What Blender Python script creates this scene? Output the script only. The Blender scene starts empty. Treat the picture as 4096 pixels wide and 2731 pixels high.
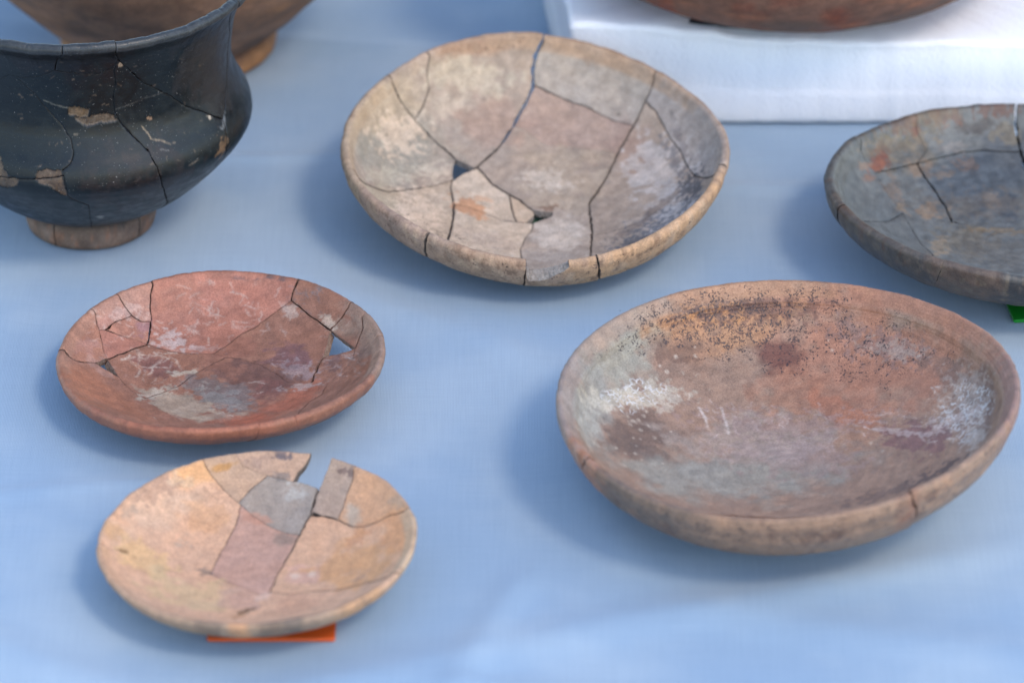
import bpy, math, random
import numpy as np
from mathutils import Matrix, Vector
from mathutils.geometry import delaunay_2d_cdt
random.seed(7)
SC = bpy.context.scene
COL = SC.collection
# ---------- camera
PITCH, DIST = math.radians(30), 1.25*180/70
cam = bpy.data.objects.new('camera', bpy.data.cameras.new('camera')); COL.objects.link(cam)
cam.data.lens = 180; cam.data.sensor_width = 36; cam.data.clip_start = .05; cam.data.clip_end = 100
cam.location = (0, -DIST*math.cos(PITCH), DIST*math.sin(PITCH))
cam.rotation_euler = (math.radians(90)-PITCH, 0, 0)
cam.data.dof.use_dof = True; cam.data.dof.focus_distance = 3.16; cam.data.dof.aperture_fstop = 5.0
cam.data.dof.aperture_blades = 9
SC.camera = cam
# ---------- daylight: soft blue sky and a low veiled sun from the right
SUN_EL, SUN_AZ = math.radians(50), math.atan2(-.78, .62)      # azimuth of the sun, counter-clockwise from +X
w = bpy.data.worlds.new('World'); SC.world = w; w.use_nodes = True
nt = w.node_tree; bg = nt.nodes['Background']
sky = nt.nodes.new('ShaderNodeTexSky'); sky.sky_type = 'NISHITA'; sky.sun_disc = False
sky.sun_elevation = SUN_EL; sky.sun_rotation = math.pi/2-SUN_AZ
sky.air_density = 1.0; sky.dust_density = 0.7; sky.ozone_density = 0.0
nt.links.new(sky.outputs[0], bg.inputs[0]); bg.inputs[1].default_value = .15
sd = bpy.data.lights.new('sun', 'SUN'); sd.energy = .5; sd.angle = math.radians(11); sd.color = (1, .85, .68)
sun = bpy.data.objects.new('sun', sd); COL.objects.link(sun)
sdir = Vector((math.cos(SUN_EL)*math.cos(SUN_AZ), math.cos(SUN_EL)*math.sin(SUN_AZ), math.sin(SUN_EL)))
sun.rotation_euler = sdir.to_track_quat('Z', 'Y').to_euler(); sun.location = sdir*3
SC.view_settings.view_transform = 'Standard'; SC.view_settings.look = 'None'
SC.view_settings.exposure = 1.33; SC.view_settings.gamma = 1

# ---------- pottery profiles: control rows (r_main, z_main, r_other, z_other) in units of R, z = 0 at the rim plane
PROF = {
 'b1': [(0.0, -0.3707, 0.0, -0.4052), (0.2504, -0.3666, 0.2504, -0.4021), (0.5105, -0.3288, 0.5308, -0.3642), (0.7247, -0.2574, 0.7599, -0.2957), (0.8551, -0.1661, 0.9016, -0.2063), (0.9115, -0.0903, 0.9658, -0.1285), (0.941, -0.035, 0.9979, -0.045), (0.952, -0.008, 1.0, -0.012)],
 'b2': [(0,-.245,0,-.29),(.3,-.242,.3,-.288),(.55,-.213,.565,-.26),(.75,-.148,.775,-.20),(.88,-.065,.92,-.13),(.935,-.022,.985,-.07),(.955,-.004,1.0,-.025)],
 'b3': [(0,-.265,0,-.33),(.3,-.255,.31,-.322),(.55,-.215,.57,-.28),(.75,-.145,.785,-.205),(.88,-.07,.925,-.125),(.94,-.02,.985,-.05),(.96,-.003,1.0,-.015)],
 'b4': [(0, -0.4151, 0.0, -0.4729), (0.3012, -0.3989, 0.3013, -0.4618), (0.5466, -0.3446, 0.557, -0.4125), (0.735, -0.2641, 0.7651, -0.3314), (0.858, -0.1741, 0.8931, -0.2305), (0.897, -0.1198, 0.9574, -0.1523), (0.9125, -0.086, 0.9819, -0.0959), (0.9185, -0.068, 0.99, -0.0786), (0.931, -0.05, 0.9957, -0.0643), (0.949, -0.027, 1.0019, -0.0421), (0.965, -0.008, 1.0, -0.018)],
 'b5': [(0,-.32,0,-.38),(.3,-.31,.3,-.37),(.55,-.265,.57,-.33),(.75,-.19,.79,-.255),(.87,-.11,.925,-.17),(.92,-.05,.985,-.09),(.945,-.012,1.0,-.025)],
 'pot': [(0,.018,0,.028),(.030,.0185,.03,.028),(.048,.0225,.045,.031),(.067,.0345,.0625,.042),(.085,.051,.0795,.057),(.0965,.064,.0905,.068),(.1035,.0735,.097,.076),(.107,.082,.1005,.083),(.1055,.092,.099,.092),(.100,.103,.094,.102),(.0955,.115,.0895,.114),(.0945,.127,.0885,.127),(.0958,.140,.0895,.141),(.0985,.154,.092,.156),(.1042,.169,.0975,.172),(.1130,.179,.108,.1838)],
}
def _cr(P, n):
    P = np.asarray(P, float); Q = np.vstack([2*P[0]-P[1], P, 2*P[-1]-P[-2]])
    out = []
    for i in range(1, len(Q)-2):
        t = np.linspace(0, 1, n, endpoint=False)[:, None]
        p0, p1, p2, p3 = Q[i-1], Q[i], Q[i+1], Q[i+2]
        out.append(.5*((2*p1)+(-p0+p2)*t+(2*p0-5*p1+4*p2-p3)*t*t+(-p0+3*p1-3*p2+p3)*t**3))
    out.append(P[-1][None]); return np.vstack(out)
class Prof:
    """rows scaled by R (m). s = arc length of the main surface, in cm."""
    def __init__(self, name, R, warp=()):
        T = _cr(PROF[name], 24)*R; T[0, 0] = T[0, 2] = 0
        self.T = T; self.R = R; self.warp = warp
        self.s = np.r_[0, np.cumsum(np.hypot(np.diff(T[:, 0]), np.diff(T[:, 1])))]*100
        self.S = self.s[-1]
    def at(self, x, y, main=True):
        x = np.asarray(x, float); y = np.asarray(y, float)
        s = np.hypot(x, y); th = np.arctan2(y, x); c = 0 if main else 2
        r = np.interp(s, self.s, self.T[:, c]); z = np.interp(s, self.s, self.T[:, c+1])
        ex = np.maximum(s-self.S, 0)/100; r = r+ex
        k = (s/self.S)**2
        for n, (a, b) in self.warp: z = z+k*self.R*(a*np.cos(n*th)+b*np.sin(n*th))
        return np.stack([r*np.cos(th), r*np.sin(th), z], -1)
def tilt(tx, ty):
    n = np.array([tx, ty, 1.]); n /= np.linalg.norm(n)
    v = np.cross([0, 0, 1], n); c = n[2]
    K = np.array([[0, -v[2], v[1]], [v[2], 0, -v[0]], [-v[1], v[0], 0]])
    return np.eye(3)+K+K@K/(1+c)

# ---------- break lines, holes and stains of each pot, in cm on the unrolled surface
DATA = {
 'b1': {
  'pose': {'loc': [0.01482, 0.15226, 0.05826], 'R': 0.12619, 'tilt': [0.0257, -0.1258], 'warp': [[2, [-0.0003, -0.007]], [3, [0.0177, -0.0245]]]},
  'cracks': [
   [[-10.922,9.164,1.53],[-10.754,8.482,1.39],[-10.199,8.106,1.26],[-9.04,7.356,1.01],[-8.112,6.73,0.93],[-7.148,6.018,0.86],[-6.258,5.217,1.14],[-5.523,4.61,1.39],[-5.159,4.238,1.53]],
   [[-7.921,11.854,0.42],[-7.86,10.335,0.42],[-7.39,9.186,0.42],[-7.608,8.009,0.42],[-8.112,6.73,0.42]],
   [[0.808,14.234,1.7],[0.596,13.579,1.66],[0.091,12.644,1.59],[-0.074,11.734,1.53],[0.03,10.816,1.47],[-0.336,9.831,1.39],[-0.908,8.614,1.27],[-1.36,7.458,1.16],[-2.266,5.573,1.05],[-3.065,4.526,0.99],[-3.708,3.649,0.95],[-3.804,3.518,0.94]],
   [[-5.291,2.089,0.68],[-5.361,1.371,0.7],[-5.206,0.043,0.73],[-5.184,-0.46,0.74],[-5.134,-1.616,0.77],[-5.3,-3.498,0.81],[-5.602,-5.625,0.89],[-7.66,-12.024,1.36]],
   [[-13.739,-3.81,1.53],[-12.936,-3.679,1.43],[-11.505,-2.051,1.15],[-10.435,-1.451,1.0],[-9.62,-1.02,0.9],[-8.51,-0.077,0.75],[-7.323,0.773,0.59]],
   [[-7.323,0.773,0.1],[-6.157,1.545,0.1],[-5.295,2.208,0.1]],
   [[-3.708,3.649,0.47],[-3.279,3.159,0.47],[-2.693,2.167,0.47],[-2.0,1.491,0.47],[-1.52,1.057,0.47],[-0.97,0.561,0.47],[-0.059,-0.622,0.47]],
   [[-5.184,-0.46,0.26],[-4.279,-0.565,0.26],[-3.246,-1.1,0.26],[-2.104,-1.774,0.26],[-1.087,-1.924,0.26],[-0.492,-2.012,0.26]],
   [[-1.52,1.057,0.26],[-1.368,-0.629,0.26],[-1.087,-1.924,0.26]],
   [[0.029,-2.045,0.42],[-0.12,-2.938,0.42],[-0.519,-3.833,0.42],[-0.808,-5.366,0.42],[-0.622,-14.244,1.19]],
   [[0.03,10.816,0.42],[0.976,10.387,0.42],[2.293,9.791,0.42],[3.722,9.23,0.42],[4.545,8.637,0.42],[5.486,7.973,0.42],[6.81,7.29,0.42]],
   [[9.117,10.962,0.77],[8.964,10.059,0.76],[7.91,8.897,0.74],[7.886,8.871,0.74],[7.239,8.0,0.73],[6.81,7.29,0.72],[6.658,7.038,0.72],[5.884,5.669,0.7],[5.647,5.095,0.69],[5.506,4.755,0.69],[4.889,2.926,0.7],[4.175,1.316,0.77],[3.704,0.184,0.82],[3.688,-1.241,0.87],[3.841,-2.952,0.94],[3.806,-3.724,0.97],[3.77,-4.505,1.0],[3.712,-6.533,1.11],[4.347,-13.579,1.53]],
   [[7.91,8.897,0.51],[8.575,7.979,0.51],[9.144,6.028,0.51],[10.007,3.787,0.51],[10.516,1.361,0.51],[10.888,0.384,0.51],[10.908,0.352,0.51],[11.746,-0.988,0.51],[13.089,-3.168,0.51],[14.135,-1.861,0.51]],
   [[0.865,6.035,0.3],[3.073,5.888,0.3],[5.647,5.095,0.3]],
   [[0.865,6.035,0.13],[-0.068,6.902,0.13],[-0.951,7.494,0.13],[-1.36,7.458,0.13]],
   [[3.806,-3.724,0.1],[5.256,-3.51,0.1],[6.985,-3.033,0.1],[8.169,-2.021,0.1],[9.392,-0.969,0.1],[10.468,0.355,0.1],[10.908,0.352,0.1]],
  ],
  'holes': [
   [[-5.159,4.238],[-4.508,3.915],[-3.804,3.518],[-4.55,2.975],[-5.005,2.399],[-5.291,2.089],[-5.295,2.208],[-5.314,2.743],[-5.263,3.692]],
   [[-0.059,-0.622],[0.452,-0.796],[1.305,-0.826],[1.246,-1.272],[0.62,-1.674],[0.029,-2.045],[-0.492,-2.012],[-0.151,-1.51],[0.054,-1.06]],
   [[-0.658,-13.693],[-0.574,-13.146],[-0.384,-12.553],[0.221,-12.657],[0.897,-12.828],[1.438,-13.13],[1.931,-13.32],[2.322,-13.511],[2.461,-14.321],[1.014,-14.496],[-0.697,-14.515]],
  ],
  'paint': [
   ['base',(168,158,150),0.06,(168,148,134)],
   ['mot',(122,100,88),0.25,0.6,0.35,0.6],
   ['mot',(196,176,156),0.2,0.7,0.8,0.6],
   ['ms',0.25],
   ['b',[-9.541,3.531],[0.238,-0.015,0.103,-0.309],(152,152,145),0.85,0.35,1.2],
   ['b',[-10.48,6.529],[0.059,0.237,0.388,-0.268],(178,166,148),0.8,0.4,1.5],
   ['b',[-9.657,4.71],[0.523,-0.101,0.074,-0.547],(205,192,178),0.75,0.9,0.35],
   ['b',[-6.653,2.665],[0.702,0.018,0.285,-0.953],(198,190,178),0.7,0.9,0.3],
   ['b',[-9.781,0.487],[0.473,0.014,0.591,-0.815],(185,182,170),0.6,0.9,0.3],
   ['b',[-4.81,10.653],[0.327,-0.017,0.032,-0.676],(186,180,168),0.75,0.8,0.6],
   ['b',[-5.955,8.356],[0.451,0.229,0.757,-1.198],(195,188,178),0.6,0.9,0.4],
   ['b',[-3.879,12.974],[0.167,0.053,0.343,-1.43],(165,138,118),0.75,0.5,1.0],
   ['b',[-2.778,7.728],[0.368,0.01,0.06,-0.476],(168,148,138),0.7,0.5,1],
   ['s',[4.184,10.908],(172,170,168),0.75],
   ['s',[3.091,7.474],(172,152,145),0.6],
   ['s',[10.605,7.167],(168,168,172),0.7],
   ['b',[4.02,12.893],[0.231,-0.106,-0.469,-1.598],(165,148,135),0.7,0.5,0.8],
   ['b',[1.894,2.589],[0.335,-0.002,-0.002,-0.324],(178,168,155),0.6,0.6,1],
   ['b',[0.519,2.92],[0.968,-0.001,0.04,-0.926],(205,198,190),0.6,1.0,0.3],
   ['b',[1.663,2.219],[0.97,-0.005,0.014,-1.34],(205,198,190),0.6,1.0,0.3],
   ['b',[6.593,5.521],[0.643,0.142,0.099,-0.397],(158,140,135),0.7,0.4,1],
   ['b',[8.29,2.726],[0.405,0.141,0.181,-0.285],(196,196,200),0.7,0.7,0.6],
   ['b',[9.575,-5.449],[0.367,0.077,0.088,-0.183],(178,186,198),0.8,0.4,1],
   ['b',[4.822,-1.644],[0.975,-0.012,-0.076,-0.363],(160,150,142),0.6,0.6,0.8],
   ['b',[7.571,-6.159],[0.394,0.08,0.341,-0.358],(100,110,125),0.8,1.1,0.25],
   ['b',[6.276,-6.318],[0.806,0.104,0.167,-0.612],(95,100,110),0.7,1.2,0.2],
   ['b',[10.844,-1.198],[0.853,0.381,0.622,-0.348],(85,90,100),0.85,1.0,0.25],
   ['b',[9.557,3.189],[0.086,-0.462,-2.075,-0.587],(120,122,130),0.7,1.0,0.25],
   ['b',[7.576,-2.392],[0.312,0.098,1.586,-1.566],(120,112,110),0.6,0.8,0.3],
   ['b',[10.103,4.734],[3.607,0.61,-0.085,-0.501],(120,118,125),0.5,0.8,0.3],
   ['s',[-6.115,-1.933],(198,184,166),0.55],
   ['b',[-7.642,-2.667],[0.511,-0.081,-0.058,-0.346],(214,200,186),0.75,0.9,0.3],
   ['b',[-10.453,-2.552],[0.643,-0.165,-0.033,-0.542],(165,160,145),0.6,0.5,0.8],
   ['s',[-2.91,0.458],(206,194,180),0.85],
   ['s',[-3.241,-3.37],(202,190,176),0.85],
   ['s',[-0.515,-0.794],(204,188,170),0.85],
   ['b',[1.743,-3.574],[0.59,-0.004,-0.025,-0.46],(204,198,192),0.85,0.35,0.6],
   ['b',[-3.934,-0.703],[0.755,-0.182,-0.568,-0.882],(192,146,112),0.8,0.7,0.5],
   ['b',[-3.484,0.574],[1.453,-0.138,-0.379,-2.541],(200,160,130),0.5,0.7,0.4],
   ['b',[1.307,-0.338],[1.092,0.05,0.675,-3.634],(110,80,60),0.6,0.8,0.3],
   ['b',[1.272,-6.393],[0.34,-0.01,-0.153,-0.923],(178,172,168),0.7,0.6,0.5],
   ['b',[-2.674,-4.629],[0.293,-0.035,-0.298,-1.019],(186,174,164),0.6,0.6,0.6],
   ['r',-48.5,36,(205,172,138),0.85],
   ['r',-139.2,32,(160,142,134),0.7],
   ['r',-102.7,20,(166,144,126),0.7],
   ['r',174.5,35,(176,160,140),0.7],
   ['r',71.0,40,(172,152,134),0.7],
   ['m',[-3.23,13.19],[0.173,0.031,0.258,-1.744],0,0.3,0.6],
   ['m',[-6.115,-4.378],[0.169,-0.038,-0.42,-0.533],0,0.35,0.6],
   ['b',[5.819,8.429],[6.712,-0.46,-1.362,-7.552],(120,115,110),0.9,0.3,0.3],
  ],
 },
 'b2': {
  'pose': {'loc': [-0.17843, -0.06972, 0.03351], 'R': 0.10101, 'tilt': [-0.0257, 0.0137], 'warp': [[2, [-0.0142, -0.0138]]]},
  'cracks': [
   [[-8.778,6.033,0.7],[-8.526,5.384,0.63],[-8.284,4.796,0.56],[-8.11,4.323,0.51],[-7.975,3.956,0.47],[-7.714,3.054,0.37],[-7.377,2.197,0.28]],
   [[-7.332,7.727,0.35],[-7.012,7.312,0.35],[-6.532,6.738,0.35],[-6.095,6.396,0.35],[-5.485,6.215,0.35],[-4.857,6.392,0.35]],
   [[-4.836,9.491,0.7],[-5.008,8.274,0.7],[-4.988,7.547,0.7],[-4.858,6.509,0.7],[-4.857,6.392,0.7],[-4.851,5.438,0.7],[-4.895,4.454,0.7]],
   [[-6.095,6.396,0.28],[-6.822,5.779,0.39],[-7.358,5.193,0.73],[-7.695,4.607,1.12]],
   [[-8.11,4.323,0.35],[-7.695,4.607,0.35]],
   [[-7.695,4.607,1.54],[-6.935,4.635,0.86],[-6.108,4.627,0.28],[-5.536,4.548,0.28],[-4.895,4.454,0.28]],
   [[-4.872,4.392,0.63],[-5.584,3.929,0.59],[-6.366,3.109,0.56],[-7.332,2.173,0.56]],
   [[-8.039,1.332,0.28],[-9.231,0.514,0.97],[-9.882,0.51,1.27],[-10.607,0.975,1.68]],
   [[-6.488,0.517,0.35],[-6.191,-0.01,0.32],[-5.539,-0.887,0.28],[-4.817,-1.605,0.23],[-4.766,-1.656,0.23],[-4.183,-2.349,0.19],[-3.407,-3.286,0.14],[-2.745,-3.878,0.14],[-0.003,-4.935,0.14],[3.025,-10.213,0.28]],
   [[-4.872,4.392,0.21],[-4.027,4.153,0.21],[-3.194,3.976,0.21],[-1.822,3.918,0.21],[-0.911,3.936,0.21],[-0.835,3.902,0.21],[0.019,3.526,0.21]],
   [[-4.817,-1.605,0.42],[-3.571,-0.569,0.48],[-2.713,0.189,0.53],[-2.139,1.253,0.56],[-1.286,2.292,0.56],[-0.418,3.126,0.56],[0.019,3.526,0.56]],
   [[0.019,3.526,0.7],[0.387,3.466,0.67],[1.221,3.146,0.6],[2.349,2.301,0.48],[3.302,1.234,0.41],[3.982,0.131,0.38],[5.464,-0.267,0.35]],
   [[-0.835,3.902,0.1],[-0.034,4.775,0.14],[0.848,5.804,0.19],[1.761,6.382,0.21],[2.506,7.025,0.21],[3.28,7.581,0.21],[4.123,8.02,0.21]],
   [[4.794,9.512,0.84],[4.573,9.081,0.82],[4.33,8.627,0.79],[4.123,8.02,0.76],[4.662,7.482,0.72],[5.407,6.484,0.7],[6.074,5.655,0.7],[6.676,4.903,0.7]],
   [[8.278,6.703,0.84],[8.049,6.064,0.84],[7.559,5.588,0.84],[7.1,5.196,0.84],[6.676,4.903,0.84]],
   [[6.16,2.478,1.4],[5.869,1.722,1.24],[5.613,0.785,1.05],[5.464,-0.267,0.84]],
   [[8.384,2.2,0.7],[8.746,2.983,0.63],[9.003,3.667,0.56],[9.028,4.732,0.38],[9.594,4.628,0.28]],
   [[5.464,-0.267,0.1],[6.527,-0.996,0.1],[6.211,-2.334,0.1],[5.418,-3.272,0.1],[4.851,-4.562,0.1],[5.042,-9.383,0.1]],
   [[8.328,2.199,0.1],[8.157,1.076,0.1],[7.457,0.163,0.1],[6.527,-0.996,0.1]],
   [[8.157,1.076,0.14],[9.171,1.358,0.17],[10.447,2.078,0.21]],
  ],
  'holes': [
   [[-8.083,1.269],[-8.039,1.332],[-7.694,1.827],[-7.377,2.197],[-7.359,2.218],[-7.332,2.173],[-6.9,1.461],[-6.488,0.517],[-6.475,0.488],[-7.337,0.973]],
   [[6.676,4.903],[7.145,4.176],[7.75,3.218],[8.384,2.2],[8.328,2.199],[7.942,2.194],[7.269,2.344],[6.16,2.478],[6.327,3.411],[6.46,4.21]],
  ],
  'paint': [
   ['base',(150,111,95),0.09,(146,104,86)],
   ['mot',(120,80,70),0.3,0.8,0.9,0.4],
   ['b',[0.33,8.902],[0.249,0.0,-0.015,-0.837],(168,112,98),0.7,0.5,1.2],
   ['b',[-3.455,8.301],[0.539,0.24,0.474,-0.818],(150,112,92),0.7,0.5,1],
   ['b',[-2.451,7.41],[0.398,0.081,0.484,-1.46],(148,122,112),0.5,0.8,0.6],
   ['s',[-7.722,5.676],(182,140,130),0.7],
   ['s',[-5.788,7.207],(180,140,128),0.7],
   ['s',[-5.992,5.469],(176,128,112),0.7],
   ['s',[-7.079,3.651],(172,120,106),0.7],
   ['s',[-9.364,2.81],(172,124,104),0.6],
   ['b',[-5.33,5.56],[1.765,0.136,0.378,-1.353],(150,118,128),0.6,0.6,0.6],
   ['b',[-8.781,2.363],[1.184,0.132,0.976,-1.381],(168,134,130),0.5,0.6,0.6],
   ['b',[-3.43,4.94],[0.899,-0.11,-0.321,-1.327],(190,178,178),0.75,0.9,0.3],
   ['b',[-1.571,4.386],[0.911,-0.005,-0.293,-2.652],(185,172,172),0.6,0.9,0.3],
   ['b',[-4.473,2.423],[0.785,-0.032,-0.096,-0.704],(120,84,82),0.7,0.6,0.7],
   ['b',[0.433,4.537],[0.42,0.017,-0.025,-0.729],(148,104,90),0.6,0.6,1],
   ['b',[4.068,2.895],[0.722,0.021,-0.139,-0.69],(122,92,96),0.8,0.6,0.7],
   ['b',[4.482,1.466],[0.807,-0.049,-0.575,-1.042],(150,138,145),0.7,0.9,0.3],
   ['b',[6.734,1.659],[0.974,0.202,0.123,-1.115],(120,98,98),0.7,0.7,0.5],
   ['b',[1.492,1.12],[0.33,-0.008,-0.159,-0.5],(112,84,78),0.8,0.6,0.8],
   ['b',[0.078,2.257],[0.791,-0.11,-0.657,-0.913],(150,108,92),0.6,0.7,0.6],
   ['b',[-0.231,-0.64],[0.455,-0.051,-0.41,-0.603],(120,112,112),0.8,0.6,0.7],
   ['b',[-2.384,-2.412],[0.404,-0.043,-0.464,-0.625],(168,158,145),0.8,0.6,0.7],
   ['b',[-3.84,-0.59],[0.801,0.179,1.289,-1.664],(180,172,162),0.8,0.9,0.3],
   ['b',[-2.791,1.588],[0.984,0.147,0.979,-2.572],(188,182,170),0.7,0.9,0.3],
   ['b',[0.094,-1.742],[0.533,-0.044,-0.527,-0.906],(135,135,135),0.7,1.0,0.3],
   ['b',[0.387,-3.935],[0.699,0.038,-0.143,-1.532],(170,158,145),0.5,0.8,0.4],
   ['b',[4.367,-2.53],[0.408,0.093,0.466,-0.565],(168,104,82),0.8,0.5,0.8],
   ['b',[1.78,-4.84],[0.509,0.044,0.02,-0.958],(172,100,75),0.7,0.5,0.8],
   ['b',[2.925,-0.635],[1.063,0.226,0.521,-0.804],(125,85,80),0.6,0.8,0.4],
   ['b',[4.926,-0.661],[0.848,0.088,-0.008,-2.297],(180,172,172),0.6,0.9,0.3],
   ['b',[-8.412,-2.147],[0.635,-0.115,-0.098,-0.278],(172,118,92),0.7,0.5,1],
   ['b',[-7.627,1.012],[0.974,-0.213,-0.373,-0.947],(170,140,132),0.6,0.7,0.5],
   ['b',[-5.947,-3.162],[0.529,-0.075,-0.565,-0.643],(160,112,90),0.6,0.5,1],
   ['b',[7.592,4.427],[1.01,-0.065,-0.627,-1.099],(148,128,115),0.7,0.5,0.8],
   ['b',[9.184,2.495],[1.351,0.126,-0.265,-0.456],(142,125,115),0.8,0.5,0.8],
   ['b',[8.949,0.684],[1.139,0.401,0.189,-0.586],(135,115,108),0.6,0.6,0.6],
   ['b',[4.051,7.312],[2.026,-0.098,-0.533,-2.289],(180,165,158),0.7,0.9,0.3],
   ['b',[6.59,5.557],[1.055,-0.789,-2.639,-2.286],(190,180,170),0.7,0.8,0.3],
   ['b',[-6.508,6.522],[0.846,0.241,0.997,-1.723],(195,175,170),0.5,0.9,0.3],
   ['r',4.2,26,(160,140,128),0.8],
   ['r',25.8,14,(150,132,122),0.7],
   ['r',-100.5,40,(166,108,88),0.7],
   ['r',157.8,30,(165,132,118),0.6],
   ['l',[[-1.993,6.373],[-2.184,6.294],[-2.335,6.18],[-2.391,6.011],[-2.476,5.85]],1.066532015469518,(190,175,170),0.3628131324086677],
   ['l',[[2.132,9.778],[2.126,9.612],[1.915,9.515],[1.687,9.427],[1.48,9.333]],0.5560308924258803,(190,175,170),0.3986661160218539],
   ['l',[[3.277,8.161],[3.41,8.074],[3.556,8.025],[3.71,7.952],[3.845,7.871]],0.6778320535227438,(190,175,170),0.37166914369345216],
   ['l',[[-1.094,9.786],[-1.315,9.715],[-1.515,9.623],[-1.747,9.624],[-1.989,9.611]],0.6161606746776581,(190,175,170),0.32978941116884264],
   ['l',[[1.8,6.987],[1.567,6.913],[1.363,6.821],[1.112,6.789],[0.868,6.875]],0.8583288069651483,(190,175,170),0.4143707451342421],
   ['l',[[-2.777,8.794],[-2.895,8.676],[-3.071,8.588],[-3.228,8.482],[-3.295,8.35]],0.7760629029160334,(190,175,170),0.36485733791470587],
   ['l',[[0.415,6.76],[0.417,6.675],[0.364,6.603],[0.3,6.542],[0.2,6.507]],0.7879678024180858,(190,175,170),0.2762152349623748],
   ['l',[[0.406,5.782],[0.226,5.665],[0.074,5.532],[0.1,5.322],[0.145,5.122]],0.9040107289147581,(190,175,170),0.37151347153052056],
   ['l',[[-1.177,7.762],[-1.432,7.844],[-1.616,7.99],[-1.864,8.072],[-2.095,8.172]],0.8936554548103788,(190,175,170),0.3606099242970896],
   ['l',[[-2.494,6.213],[-2.406,6.123],[-2.319,6.031],[-2.214,5.965],[-2.135,5.857]],0.879241641314842,(190,175,170),0.42575151942317674],
   ['l',[[1.079,8.122],[1.306,8.055],[1.486,7.935],[1.713,7.872],[1.93,7.775]],0.7008352452550027,(190,175,170),0.49777579465045174],
   ['l',[[1.504,9.53],[1.603,9.562],[1.682,9.604],[1.781,9.625],[1.889,9.625]],0.7569864043807918,(190,175,170),0.24294007491517963],
   ['l',[[-1.889,7.797],[-1.772,7.677],[-1.628,7.59],[-1.539,7.449],[-1.523,7.302]],0.8051787679017178,(190,175,170),0.2820529705679333],
   ['l',[[-2.147,6.111],[-2.078,6.003],[-1.964,5.936],[-1.859,5.854],[-1.754,5.757]],0.6322708964515881,(190,175,170),0.45721570601139067],
   ['l',[[-1.856,7.033],[-1.929,6.791],[-2.038,6.541],[-2.017,6.285],[-2.023,6.02]],0.7887857462107287,(190,175,170),0.4100291677200587],
   ['l',[[-0.82,7.418],[-0.788,7.292],[-0.729,7.178],[-0.633,7.074],[-0.638,6.944]],0.7355290852324744,(190,175,170),0.5299651826046432],
   ['l',[[1.957,8.216],[1.956,8.143],[1.916,8.075],[1.962,8.007],[2.028,7.936]],1.086702070594046,(190,175,170),0.5413458279326983],
   ['l',[[1.684,7.875],[1.74,7.751],[1.712,7.621],[1.721,7.484],[1.703,7.348]],0.6057872603901546,(190,175,170),0.43976598433196523],
   ['l',[[-1.006,7.965],[-0.948,7.904],[-0.89,7.841],[-0.869,7.766],[-0.913,7.698]],0.7536302581460883,(190,175,170),0.2902998328056686],
   ['l',[[1.5,6.43],[1.323,6.456],[1.146,6.443],[1.085,6.296],[1.014,6.173]],0.6878234739687542,(190,175,170),0.45940351145962],
   ['l',[[-2.457,9.118],[-2.681,9.15],[-2.887,9.21],[-3.131,9.223],[-3.373,9.213]],1.0864744888597488,(190,175,170),0.41931423453426475],
   ['l',[[3.339,5.951],[3.51,5.791],[3.671,5.617],[3.701,5.414],[3.665,5.235]],1.0365133626968928,(190,175,170),0.49340697058480754],
   ['l',[[-0.692,7.49],[-0.811,7.418],[-0.949,7.356],[-1.096,7.315],[-1.245,7.319]],1.1227923373283382,(190,175,170),0.37106385548361104],
   ['l',[[-1.083,6.713],[-1.146,6.649],[-1.198,6.574],[-1.289,6.532],[-1.39,6.527]],0.5652148282408037,(190,175,170),0.29907901040627805],
   ['l',[[3.61,7.941],[3.819,7.772],[3.878,7.578],[3.8,7.412],[3.919,7.211]],1.112810318734948,(190,175,170),0.31702778303302076],
   ['l',[[-1.29,8.044],[-1.144,7.905],[-1.009,7.76],[-0.938,7.584],[-0.858,7.417]],0.9158395052087182,(190,175,170),0.3684486964279323],
   ['l',[[-0.936,9.639],[-1.053,9.672],[-1.17,9.704],[-1.239,9.768],[-1.251,9.854]],0.973559579070059,(190,175,170),0.4384053615288653],
   ['l',[[-1.243,7.781],[-1.174,7.686],[-1.124,7.576],[-1.139,7.462],[-1.143,7.336]],0.9507666367429825,(190,175,170),0.4323438064890478],
   ['l',[[3.295,8.127],[3.422,7.926],[3.49,7.712],[3.608,7.507],[3.795,7.293]],0.904760824879763,(190,175,170),0.4166676382003315],
   ['l',[[-1.394,9.767],[-1.334,9.713],[-1.265,9.65],[-1.244,9.584],[-1.241,9.506]],0.7232175767642193,(190,175,170),0.48142097010115653],
   ['l',[[0.324,6.367],[0.444,6.376],[0.564,6.372],[0.685,6.367],[0.805,6.349]],1.0575765911884143,(190,175,170),0.3255287209216919],
   ['l',[[-2.237,7.814],[-2.307,7.7],[-2.366,7.574],[-2.425,7.457],[-2.485,7.339]],0.7391232669893563,(190,175,170),0.5180191336256571],
   ['l',[[2.355,5.999],[2.281,5.905],[2.237,5.806],[2.183,5.694],[2.139,5.579]],0.6991294369101466,(190,175,170),0.24125668380472826],
   ['l',[[3.395,6.317],[3.424,6.125],[3.528,5.941],[3.671,5.773],[3.785,5.581]],0.7025205282572162,(190,175,170),0.22805480593228442],
   ['l',[[1.308,8.273],[1.222,8.207],[1.117,8.151],[1.003,8.116],[0.871,8.081]],0.7926817557101679,(190,175,170),0.42210682458766996],
   ['l',[[-1.483,9.809],[-1.372,9.692],[-1.225,9.604],[-1.03,9.537],[-0.809,9.538]],0.690176045352075,(190,175,170),0.3833738427362836],
   ['l',[[0.186,9.044],[0.493,8.978],[0.809,8.928],[1.057,8.786],[1.265,8.612]],0.8623657767961301,(190,175,170),0.5095499460523407],
   ['l',[[-1.844,6.762],[-1.989,6.678],[-2.047,6.54],[-2.041,6.406],[-2.1,6.277]],1.0039434134424505,(190,175,170),0.41621067559749747],
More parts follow.
